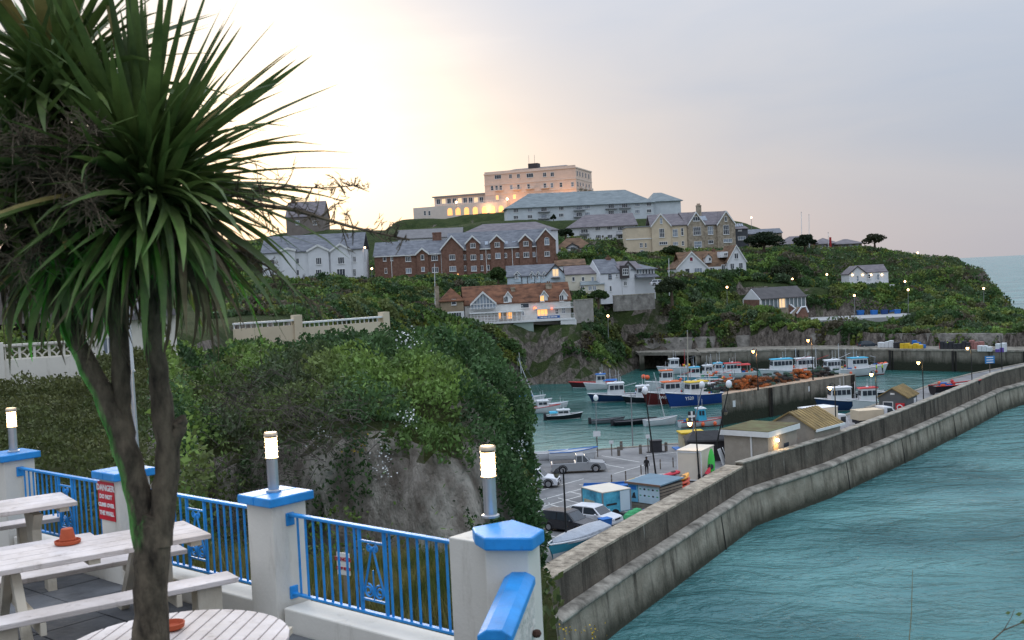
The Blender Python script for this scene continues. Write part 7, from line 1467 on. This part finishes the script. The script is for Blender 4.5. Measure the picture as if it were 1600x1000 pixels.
M_opal = mat('opal_globe', (.75, .77, .80), .3, .03, 3)
globe('leaning black pole with a white head above the standing person', (1025, 743), (1008, 613), M_opal); globe('leaning black pole with a white head beside the fishing hut', (1112, 730), (1139, 603), M_opal)
globe('leaning grey pole with a white head and a black and white flag', (1075, 708), (1097, 604), M_opal, pole=M_lead)
globe('pale pole with a white conical head in the inner water', (932, 690), (931, 624), M_opal, z=0.0, r=.35, pole=M_lead)
globe('thin grey mast pole beside the sailing dinghies', (989, 706), (986, 618), M_lead, z=2.0, r=.06, pole=M_lead)
t = thing('flag', 'black flag with a white cross on the leaning grey pole', 'flag', tuple(P(1086, 650, Pz(1075, 708, 4.0).y - .1)), .2); MB().box(-.75, .0, 0, .02, -.5, .5).build('cloth', B_DK, t); MB().box(-.75, 0, -.006, .026, -.1, .1).build('cross', M_wp, t); MB().box(-.45, -.25, -.008, .028, -.5, .5).build('cross', M_wp, t)
M_glow = mat('street_light_lit', (1, .8, .6), .5, 0, 1, emit=(1, .56, .28), estr=7)
for px, yt, yb, D, lb in ((950, 495, 517, 246, 'bright lamp on the path below the restaurant'), (1136, 450, 482, 276, 'lamp left of the boathouse'), (1238, 437, 447, 296, 'lamp behind the boathouse roof'), (1292, 430, 445, 300, 'lamp left of the lit cottage'), (1335, 463, 492, 276, 'lamp in the boathouse yard'), (1419, 454, 486, 280, 'yellow lamp at the end of the yard'), (1414, 441, 452, 296, 'lamp on the hillside steps'), (1537, 452, 488, 284, 'lamp on the right headland slope'), (1434, 396, 410, 338, 'small lamp on the right skyline'), (581, 421, 440, 276, 'lamp between white and brick apartments'), (570, 388, 400, 284, 'lamp at the corner of the white apartments'), (1174, 341, 352, 346, 'lamp on the skyline right of the stone villa')):
    b = P(px, yb, D); tp_ = P(px, yt, D); t = thing('street_light', lb, 'street lamp', tuple(b), 0, 'lit street lights on the hillside'); d = tp_ - b; MB().tube([(0, 0, -1.5), tuple(d)], [.08, .05], 6).build('post', M_lead, t, True); MB().ball(tuple(d + Vector((0, 0, .2))), .27, 10, 6).build('lamp', M_glow, t, True)
for px, yb, yt, D, lb in ((1074, 580, 518, 215, 'tall timber mast standing among the moored boats'), (1264, 392, 336, 335, 'white flagpole on the skyline'), (1045, 443, 405, 268, 'white pole beside the gabled house'), (679, 456, 413, 255, 'slim grey mast left of the restaurant'), (1294, 388, 364, 345, 'slim pole between the bungalows'), (1252, 352, 332, 350, 'thin lamp column on the skyline')):
    b = P(px, yb, D); tp_ = P(px, yt, D); t = thing('pole', lb, 'pole', tuple(b)); d = tp_ - b; MB().tube([(0, 0, -3), tuple(d)], [.16 if px == 1074 else .1, .07], 7).build('shaft', mat('pale_mast', (.42, .38, .30), .8, .1, 2) if px == 1074 else B_WHT, t, True); MB().lathe([(.12, 0), (.15, .1), (.02, .25)], tuple(d), 8).build('finial', M_lead, t)
def person(label, p, face, shirt, trouser, hair=(.03, .02, .015), h=1.72, group=None, sit=False):
    """one continuous skinned figure; head and hair added as its own pieces"""
    t = thing('person', label, 'person', tuple(p), face, group); s = h / 1.75
    V = [(0, 0, .98), (0, 0, 1.18), (.01, 0, 1.42), (.02, 0, 1.53), (.04, 0, 1.66), (0, .10, .93), (.03, .11, .50), (-.02, .11, .08), (.12, .12, .03), (0, -.10, .93), (-.03, -.11, .50), (-.08, -.11, .08), (.06, -.12, .03), (0, .19, 1.40), (.02, .25, 1.12), (.14, .24, .90), (0, -.19, 1.40), (.0, -.25, 1.12), (.10, -.24, .90)]
    E = [(0, 1), (1, 2), (2, 3), (3, 4), (0, 5), (5, 6), (6, 7), (7, 8), (0, 9), (9, 10), (10, 11), (11, 12), (2, 13), (13, 14), (14, 15), (2, 16), (16, 17), (17, 18)]
    R = [.15, .14, .15, .06, .09, .10, .065, .045, .04, .10, .065, .045, .04, .07, .048, .035, .07, .048, .035]
    me = bpy.data.meshes.new('body'); me.from_pydata([(x * s, y * s, z * s) for x, y, z in V], E, []); o = obj('body', me, None, t); sk = o.modifiers.new('skin', 'SKIN'); o.modifiers.new('sub', 'SUBSURF').render_levels = 1
    for i, v in enumerate(me.skin_vertices[0].data): v.radius = (R[i] * s, R[i] * s); v.use_root = i == 0
    me.materials.append(trouser); me.materials.append(shirt)
    dg = bpy.context.evaluated_depsgraph_get(); m2 = bpy.data.meshes.new_from_object(o.evaluated_get(dg)); o.modifiers.clear(); o.data = m2
    for pl in m2.polygons: pl.material_index = 1 if pl.center.z > .96 * s else 0; pl.use_smooth = True
    hd = MB().ball((.045 * s, 0, 1.66 * s), .115 * s, 10, 7, (1, .85, 1.12)).build('head', mat('skin', (.42, .25, .17), .6, .05, 5), t, True); MB().ball((.02 * s, 0, 1.70 * s), .122 * s, 10, 6, (1, .92, 1.0)).build('hair', mat('hair_dark', hair, .8, .2, 9), t, True); return t
C_DK = mat('cloth_dark', (.02, .02, .022), .9, .2, 4); C_YL = mat('cloth_hi_vis', (.50, .70, .03), .8, .1, 4); C_OR = mat('cloth_orange', (.72, .30, .03), .8, .1, 4); C_NV = mat('cloth_navy', (.02, .04, .12), .9, .2, 4)
person('person in dark clothes standing on the car park', gz(1011, 743), 1.2, C_DK, C_DK); person('dark figure by the lit doorway of the stores', gz(1216, 722), 2.0, C_DK, C_DK); person('second dark figure beside the lit doorway', gz(1222, 721), .5, C_DK, C_DK)
person('worker in an orange jacket on the blue workboat', Pz(1100, 712, 4.0) + Vector((0, 0, .1)), 3.0, C_OR, C_NV); person('worker in hi-vis yellow on the boat with red lower hull', Pz(1370, 583, 1.2), 3.0, C_YL, C_DK); person('second hi-vis worker on the boat next to the buoys', Pz(1379, 582, 1.2), 2.5, C_YL, C_DK)
q = P(1481, 543, 219); q.z = 4.31; person('worker in hi-vis yellow beside the red ring box', q, 2.0, C_YL, C_DK)
for px, py, lb in ((1378, 582, 'left orange float at the small white boat'), (1384, 581, 'right orange float at the small white boat'), (1006, 601, 'orange float cluster behind the black boat'), (1012, 602, 'larger orange float behind the black boat')):
    q = Pz(px, py, 0); t = thing('float', lb, 'buoy', (q.x, q.y, 1.6), 0, 'orange floats'); MB().ball((0, 0, 0), .5, 10, 7).build('ball', B_BUOY, t, True); MB().lathe([(.1, .45), (.08, .62)], n=8).build('eye', B_DK, t)
def gull(label, p, ang):
    t = thing('gull', label, 'gull', tuple(p), ang); MB().ball((0, 0, .22), .16, 8, 6, (1.5, .8, .8)).build('body', B_WHT, t, True); MB().ball((.2, 0, .36), .08, 7, 5).build('head', B_WHT, t, True); MB().hexa([(-.45, -.1, .2), (.05, -.14, .24), (.05, .14, .24), (-.45, .1, .2), (-.45, -.08, .24), (.05, -.1, .33), (.05, .1, .33), (-.45, .08, .24)]).build('wings', M_lead, t)
    for y in (-.05, .05): MB().tube([(.02, y, 0), (.02, y, .15)], .012, 4).build('leg', B_OR, t)
    MB().tube([(.27, 0, .35), (.35, 0, .33)], [.02, .006], 5).build('bill', B_YEL, t)
gull('white gull standing on the flat roof of the stores', P(1152, 671, 108), 2.5)
# ------------------------------------------------------------------ vegetation
def sample(o, n, seed, filt=None):
    """points spread over a terrain mesh by area, with normals"""
    me = o.data; nv = len(me.vertices); co = np.empty(nv * 3, np.float32); me.vertices.foreach_get('co', co); co = co.reshape(-1, 3).astype(float)
    q = np.empty(len(me.loops), np.int32); me.loops.foreach_get('vertex_index', q); q = q.reshape(-1, 4)
    a, b, c, d = co[q[:, 0]], co[q[:, 1]], co[q[:, 2]], co[q[:, 3]]; nr = np.cross(c - a, d - b); ar = np.linalg.norm(nr, axis=1) / 2; nr = nr / (2 * ar[:, None] + 1e-9)
    ctr = (a + b + c + d) / 4; w = ar * (filt(ctr, nr) if filt else 1); w = w / w.sum(); r = np.random.default_rng(seed); i = r.choice(len(w), n, p=w); u = r.random((n, 1)); v = r.random((n, 1))
    return (a[i] * (1 - u) * (1 - v) + b[i] * u * (1 - v) + c[i] * u * v + d[i] * (1 - u) * v), nr[i], r
def scr(p):
    """photo pixel of world points, for choosing what the picture can show"""
    d = p - np.array(EYE); f = d @ np.array(_f); return 800 + F * (d @ np.array(RIGHT)) / f, 500 - F * (d @ np.array(UP)) / f
def far_filter(c, n):
    x, y = scr(c); dist = c[:, 1]; k = (x > 330) & (x < 1640) & (y > 330) & (y < 640) & (c[:, 1] < 352) & (c[:, 1] > 150)
    n2 = fbm(c[:, 0] / 7 + 3, c[:, 1] / 7 + c[:, 2] / 5, 77, 4); k = k & (c[:, 2] > 3.4 + 8 * n2) & ((n[:, 2] > .22 + .5 * n2) | (c[:, 2] > 5.5 + 8 * n2 + 3.0 * ss(32, 44, c[:, 0])))
    for (x0, y0, x1, y1) in CLEAR: k &= ~((c[:, 0] > x0) & (c[:, 0] < x1) & (c[:, 1] > y0) & (c[:, 1] < y1))
    return k * np.where(dist > 315, .35, 1.0) * (0.35 + 1.3 * ss(-.25, .1, fbm(c[:, 0] / 14, c[:, 1] / 14, 71, 3)))
pts, nr, r = sample(hill, 420000, 5, far_filter)
x, y, z = pts.T
# cut-outs for the yard and lane
keep = ~((z < 11.5) & (y > 266) & (y < 286) & (x > Px(1226, 275)) & (x < Px(1430, 275))) & ~((x > 28) & (x < 43.5) & (y > 240) & (y < 262) & (z < 5))
pts, nr = pts[keep], nr[keep]; x, y, z = pts.T; n = len(x)
SPEC = np.array([[0.053, 0.103, 0.036], [0.083, 0.145, 0.041], [0.145, 0.228, 0.053], [0.131, 0.159, 0.053], [0.117, 0.103, 0.067], [0.09, 0.136, 0.067], [0.067, 0.124, 0.039], [0.179, 0.228, 0.055]])
q = y + z * .9; d, h1, h2, h3 = cells(x + 1.5 * fbm(x / 2, q / 2, 5, 2), q, 3.4, 11); d2, g1, g2, g3 = cells(x, q, 1.3, 31)
big = fbm(x / 13, q / 13, 91, 3)
mound = (.35 + 1.9 * h1) * np.sqrt(np.clip(1.05 - (d / .72) ** 2, 0, 1)) * np.clip(.7 + big * 1.6, .2, 1.3) + .5 * g1 * np.sqrt(np.clip(1 - (d2 / .7) ** 2, 0, 1))
mound = np.where(y > 318, mound * .5, mound)
off = mound * np.sqrt(r.uniform(.15, 1.0, n)) + .05
pts = pts + nr * off[:, None] * .5 + np.array([0, 0, 1]) * off[:, None] * .7 + r.normal(size=(n, 3)) * .1
t = SPEC[(h2 * 7.99).astype(int)] * (.8 + .4 * g2)[:, None] * r.uniform(.75, 1.3, (n, 1))
t = np.where(((g3 > .90) & (r.random(n) < .5))[:, None], np.array([.17, .18, .03]), t)
o = leaves('hillside_scrub', pts, .58, M_leaf, t, asp=.8, up=.5, seed=3, nrm=nr); tag(o, 'dense green and brown scrub clothing the hillside above the harbour', 'scrub', kind='stuff')

# near headland
def near_filter(c, n):
    x, y = scr(c); k = (x > -60) & (x < 960) & (y > 470) & (y < 1030) & ((c[:, 1] > 13.2) | ((c[:, 0] > -.1) & (c[:, 1] > 8.2))) & (c[:, 1] < 75)
    ax = c[:, 0] / c[:, 1]; n2 = fbm(x / 60, y / 45, 177, 4)
    rock = (x > 585 + 60 * n2) & (x < 748 + 60 * n2) & (y > 722 + 110 * n2) & (c[:, 1] > 20) & (c[:, 1] < 33)
    rock |= (x > 812) & (y > 690 + 120 * n2) & (y < 830 + 120 * n2) & (n2 > -.12)
    rock |= (x > 240) & (x < 330) & (y > 720 + 60 * n2) & (c[:, 1] > 18)
    dark = (x > 400) & (x < 575) & (y > 740 + 160 * n2)
    dens = np.clip(1.6 * 30.0 / c[:, 1], .6, 1.6) ** 1.2
    return k * np.where(rock, .02, 1.0) * np.where(dark, .45, 1.0) * dens
pts, nr, r = sample(headland, 330000, 9, near_filter); px_, py_ = scr(pts); x, y, z = pts.T; n = len(x)
bank = ((px_ < 235) & (y < 40)) | (y < 15)
q = y + z * .95; d, h1, h2, h3 = cells(x + .8 * fbm(x, q, 5, 2), q + .5 * fbm(x * 1.3, q, 6, 2), 1.9, 211); d2, g1, g2, g3 = cells(x, q, .62, 231)
mound = (.15 + 1.05 * h1) * np.sqrt(np.clip(1.05 - (d / .72) ** 2, 0, 1)) + .28 * g1 * np.sqrt(np.clip(1 - (d2 / .7) ** 2, 0, 1)); mound = np.where(bank, .1 + .28 * mound, mound)
off = mound * np.sqrt(r.uniform(.08, 1, n)) + .02
pts = pts + (nr * .6 + np.array([0, 0, .65])) * off[:, None] + r.normal(size=(n, 3)) * .04
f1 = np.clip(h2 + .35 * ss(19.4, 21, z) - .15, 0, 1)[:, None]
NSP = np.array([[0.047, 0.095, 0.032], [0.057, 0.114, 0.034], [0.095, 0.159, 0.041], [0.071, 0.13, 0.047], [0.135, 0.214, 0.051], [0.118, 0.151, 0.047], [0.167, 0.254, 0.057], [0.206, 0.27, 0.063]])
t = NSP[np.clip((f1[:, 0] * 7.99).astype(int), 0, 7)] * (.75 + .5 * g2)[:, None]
twiggy = (ss(310, 370, px_) * (1 - ss(500, 570, px_)) * ss(570, 610, py_))[:, None] * ss(-.1, .08, fbm(px_ / 70, py_ / 60, 158, 3))[:, None]
t = t * (1 - .4 * twiggy) + np.array([.10, .085, .055]) * .4 * twiggy
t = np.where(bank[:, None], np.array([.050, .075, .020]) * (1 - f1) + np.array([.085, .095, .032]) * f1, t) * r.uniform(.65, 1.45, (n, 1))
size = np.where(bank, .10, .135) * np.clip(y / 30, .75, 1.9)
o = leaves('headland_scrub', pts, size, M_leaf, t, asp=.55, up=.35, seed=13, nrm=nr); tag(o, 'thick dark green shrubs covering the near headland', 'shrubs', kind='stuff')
# bare twiggy growth on the hollow side
tw = MB(); ctr = [P(px, py, D) for px, py, D in ((390, 600, 26.5), (450, 620, 26.5), (500, 640, 26.5), (360, 640, 26), (420, 680, 26), (480, 700, 26), (540, 650, 26.5), (330, 600, 26.5), (400, 730, 25.5))]
for c in ctr:
    for k in range(24):
        s = c + Vector((rnd.gauss(0, .35), rnd.gauss(.4, .3), rnd.gauss(-.3, .35))); a = rnd.uniform(0, 6.28); L = rnd.uniform(.5, 1.5); d = Vector((math.cos(a), -.4 - .4 * rnd.random(), rnd.uniform(-.1, .9))).normalized()
        m1 = s + d * L * .5 + Vector((0, 0, .06)); e = s + d * L + Vector((0, 0, -.25 * L)); tw.tube([s, m1, e], [.010, .007, .003], 3, False)
        for j in range(3): q = m1.lerp(e, rnd.random()); tw.tube([q, q + Vector((rnd.gauss(0, .2), rnd.gauss(-.1, .15), rnd.gauss(0, .2)))], [.005, .002], 3, False)
o = tw.build('bare_twigs', mat('grey_twig', (.10, .08, .068), .9, .3, 6)); tag(o, 'tangle of bare grey-brown twigs over the hollow', 'twigs', kind='stuff')
# flowers
M_fl = mat('white_petal', (.72, .72, .70), .7, .08, 20); M_yf = mat('yellow_petal', (.62, .42, .03), .7, .15, 20)
def surf(px, py):
    """first hit of the sight line with the near headland"""
    d = ray(px, py); D = 14.0
    while D < 70:
        p = EYE + d * (D / d.y)
        if p.z < float(near_h(np.array(p.x), np.array(p.y))) + .45: return p
        D += .25
    return EYE + d * (32 / d.y)
flp = [(308, 690, 1, 'by the left rock'), (300, 705, 1, 'just below the left flower clump'), (640, 532, 1, 'on the crest of the shrubs'), (615, 545, 1, 'left of the crest flowers'), (655, 560, 1, 'under the crest flowers'), (500, 690, 1, 'over the dark hollow'), (600, 712, 1, 'left of the bare rock face'), (780, 705, 1, 'above the corner lamp'), (775, 722, 1, 'right behind the corner lamp'), (815, 700, 1, 'at the right shoulder of the headland'), (820, 770, 1, 'on the right-hand cliff edge'), (835, 800, 1, 'low on the right-hand cliff edge'), (640, 660, 1, 'in the middle of the shrubs'), (600, 740, 1, 'against the rock face'), (565, 695, 0, 'in the hollow shrubs'), (560, 705, 0, 'just below the first yellow blooms'), (880, 985, 0, 'at the foot of the cliff by the wall'), (925, 990, 0, 'beside the start of the sea wall'), (258, 545, 1, 'beside the palm skirt'), (265, 640, 1, 'on the stalk right of the palm stem')]
for i, (px, py, wht, where) in enumerate(flp):
    c = surf(px, py); s = c.y / F; nn = 46 if wht else 22; rr = np.random.default_rng(100 + i); pt = np.array(c) + rr.normal(size=(nn, 3)) * np.array([9 * s, 5 * s, 8 * s]) + np.array([0, -.25, .12])
    o = leaves('flower_clump', pt, 3.1 * s, M_fl if wht else M_yf, None, asp=.95, up=.2, seed=i, jit=.2); tag(o, ('white' if wht else 'yellow') + ' flower clump ' + where, 'flowers', 'wild flower clumps on the cliff')
# grass outside the railing
rg = np.random.default_rng(21); n = 60000; gx = rg.uniform(-7.5, .3, n); gy = rg.uniform(8.2, 15.0, n)
line = 7.36 + (-.263 - gx) * .8714; k = (gx < .15) & (gy > line + .25) & (gy < 14.6); gx, gy = gx[k], gy[k]; gzv = near_h(gx, gy); n = len(gx)
L = rg.uniform(.06, .2, n) * np.where(rg.random(n) < .15, 1.6, 1); a = rg.uniform(0, 6.28, n); lx, ly = np.cos(a), np.sin(a); le = rg.uniform(.1, .7, n)
b0 = np.stack([gx - ly * .006, gy + lx * .006, gzv - .02], 1); b1 = np.stack([gx + ly * .006, gy - lx * .006, gzv - .02], 1); tip = np.stack([gx + lx * L * le, gy + ly * L * le, gzv + L], 1)
v = np.stack([b0, b1, tip], 1).reshape(-1, 3); f1 = ss(-.15, .15, fbm(gx / .8, gy / .8, 201, 3))[:, None]; tg = (np.array([.055, .085, .018]) * (1 - f1) + np.array([.16, .15, .05]) * f1) * rg.uniform(.7, 1.4, (n, 1))
o = obj('cliff_top_grass', np_mesh('cliff_top_grass', v, np.arange(3 * n).reshape(n, 3), M_leaf, np.repeat(tg, 3, 0))); tag(o, 'rough grass on the cliff top outside the railing', 'grass', kind='stuff')
# trees one can tell apart
def tree(name, label, px, yb, D, wpx, hpx, c1, c2, flat=1.0, n=2600, lean=0.0, leafsz=.42, seed=0, clump=9):
    b = P(px, yb, D); s = D / F; t = thing(name, label, 'tree', tuple(b), 0, None); Wd, Hh = wpx * s, hpx * s; rr = np.random.default_rng(seed + 300); th = Hh * .35
    tr = MB(); top = Vector((lean * Wd, 0, Hh * .62)); tr.tube([(0, 0, -1.2), (lean * Wd * .2, 0, Hh * .2), tuple(top * .7), tuple(top)], [Wd * .05 + .06, Wd * .04 + .05, Wd * .025 + .03, .03], 7)
    cs = []
    for k in range(clump):
        a = k * 2.4 + seed; q = math.sqrt((k + .5) / clump); c = Vector((lean * Wd + math.cos(a) * Wd * .36 * q, math.sin(a) * Wd * .30 * q, Hh * (.62 + .26 * flat * (1 - q * q) * 1.2 - .10 * q + rr.uniform(-.06, .06)))); cs.append(c); tr.tube([tuple(top * rnd.uniform(.5, .9)), tuple(c)], [.06 + Wd * .012, .03], 5)
    tr.build('trunk', M_bark, t, True); P_ = []
    for c in cs:
        m = n // clump; u = rr.normal(size=(m, 3)); u /= np.linalg.norm(u, axis=1)[:, None]; rad = (rr.uniform(.45, 1, (m, 1)) ** .6); P_.append(np.array(c) + u * rad * np.array([Wd * .20, Wd * .20, Hh * .17 * (0.6 + .4 * flat)]) * rr.uniform(.8, 1.25))
    P_ = np.concatenate(P_); f = rr.random((len(P_), 1)); leaves('crown', P_, leafsz, M_leaf, (np.array(c1) * (1 - f) + np.array(c2) * f), t, asp=.7, up=.3, seed=seed); return t
G1, G2 = (.020, .045, .014), (.060, .10, .024); DK1, DK2 = (.010, .022, .010), (.028, .045, .018)
tree('garden_tree', 'round bushy green tree left of the pale blue cottage', 779, 448, 262, 28, 30, G1, G2, 1, 3000, seed=1, leafsz=.5)
tree('pine_tree', 'wide dark flat-topped pine on the skyline right of the stone villa', 1194, 400, 326, 64, 40, DK1, DK2, .6, 5000, seed=2, leafsz=.55, clump=14)
tree('windswept_tree', 'lone windswept tree on the right skyline', 1367, 391, 334, 40, 28, (.02, .03, .014), (.05, .05, .02), .7, 2200, seed=3, leafsz=.45)
tree('garden_tree', 'dark rounded bush tree behind the white flagpole', 1258, 394, 328, 40, 28, DK1, DK2, .8, 2800, seed=4, leafsz=.5)
tree('garden_tree', 'dark green tree in front of the cream villa', 1050, 405, 328, 38, 22, (.02, .04, .014), (.055, .075, .02), .7, 2600, seed=5, leafsz=.5)
tree('garden_tree', 'dark tree beside the white grey-roofed block', 884, 376, 340, 26, 20, DK1, DK2, .8, 1800, seed=6, leafsz=.5)
tree('garden_tree', 'light green shrub tree in front of the bungalow', 912, 409, 308, 36, 16, (.05, .085, .022), (.09, .14, .03), .6, 2200, seed=7, leafsz=.5)
tree('garden_tree', 'olive green shrub tree left of the cream villa', 958, 402, 330, 40, 20, (.04, .055, .016), (.08, .09, .025), .6, 2200, seed=8, leafsz=.5)
tree('garden_tree', 'dark bush in front of the left brick gable', 700, 452, 274, 34, 20, DK1, (.03, .055, .02), .7, 2200, seed=9, leafsz=.45)
tree('clipped_tree', 'small clipped tree in front of the white apartments', 550, 452, 274, 18, 18, DK1, DK2, .9, 1200, seed=10, leafsz=.35)
tree('garden_tree', 'dark tree beside the lifeboat house roof', 1225, 452, 300, 50, 40, (.02, .032, .014), (.045, .055, .022), .8, 3600, seed=11, leafsz=.5)
tree('small_palm', 'small palm in front of the blue-green roofed block', 865, 347, 392, 9, 12, DK1, DK2, .8, 500, seed=12, leafsz=.5, clump=5)
tree('garden_tree', 'green bushy tree between restaurant and cottages wall', 935, 475, 250, 34, 22, G1, G2, .7, 2200, seed=14, leafsz=.45)
tree('garden_tree', 'dark shrub tree right of the veranda house', 1050, 470, 262, 48, 36, (.018, .034, .014), (.045, .06, .022), .8, 3200, seed=15, leafsz=.45)

# a bramble stem that reaches into the lower right corner
t = thing('bramble_stem', 'thin bare bramble stem reaching into the lower right corner', 'bramble', tuple(P(1500, 1080, 6.0))); b0 = P(1500, 1080, 6.0)
def bp_(x, y): return tuple(P(x, y, 6.0) - b0)
MB().tube([(0, 0, -.6), bp_(1540, 1010), bp_(1568, 985), bp_(1592, 975), bp_(1625, 962)], [.006, .005, .004, .0035, .003], 5).build('stem', M_twig, t, True); MB().tube([bp_(1568, 985), bp_(1580, 965), bp_(1585, 952)], [.003, .002, .0015], 4).build('side_shoot', M_twig, t)
MB().tube([bp_(1418, 1030), bp_(1424, 960), bp_(1426, 890)], [.003, .0025, .0015], 4).build('grass_stalk', mat('straw', (.25, .2, .1), .8, .2, 8), t)
for x, y, s in ((1592, 960, .02), (1600, 972, .024), (1575, 958, .016)): c = Vector(bp_(x, y)); MB().add([c + Vector((-s, 0, 0)), c + Vector((0, -.005, -s * .5)), c + Vector((s, 0, s * .3)), c + Vector((0, .004, s * .6))], [(0, 1, 2, 3)]).build('leaf', mat('bramble_leaf', (.09, .13, .035), .6, .2, 9), t)
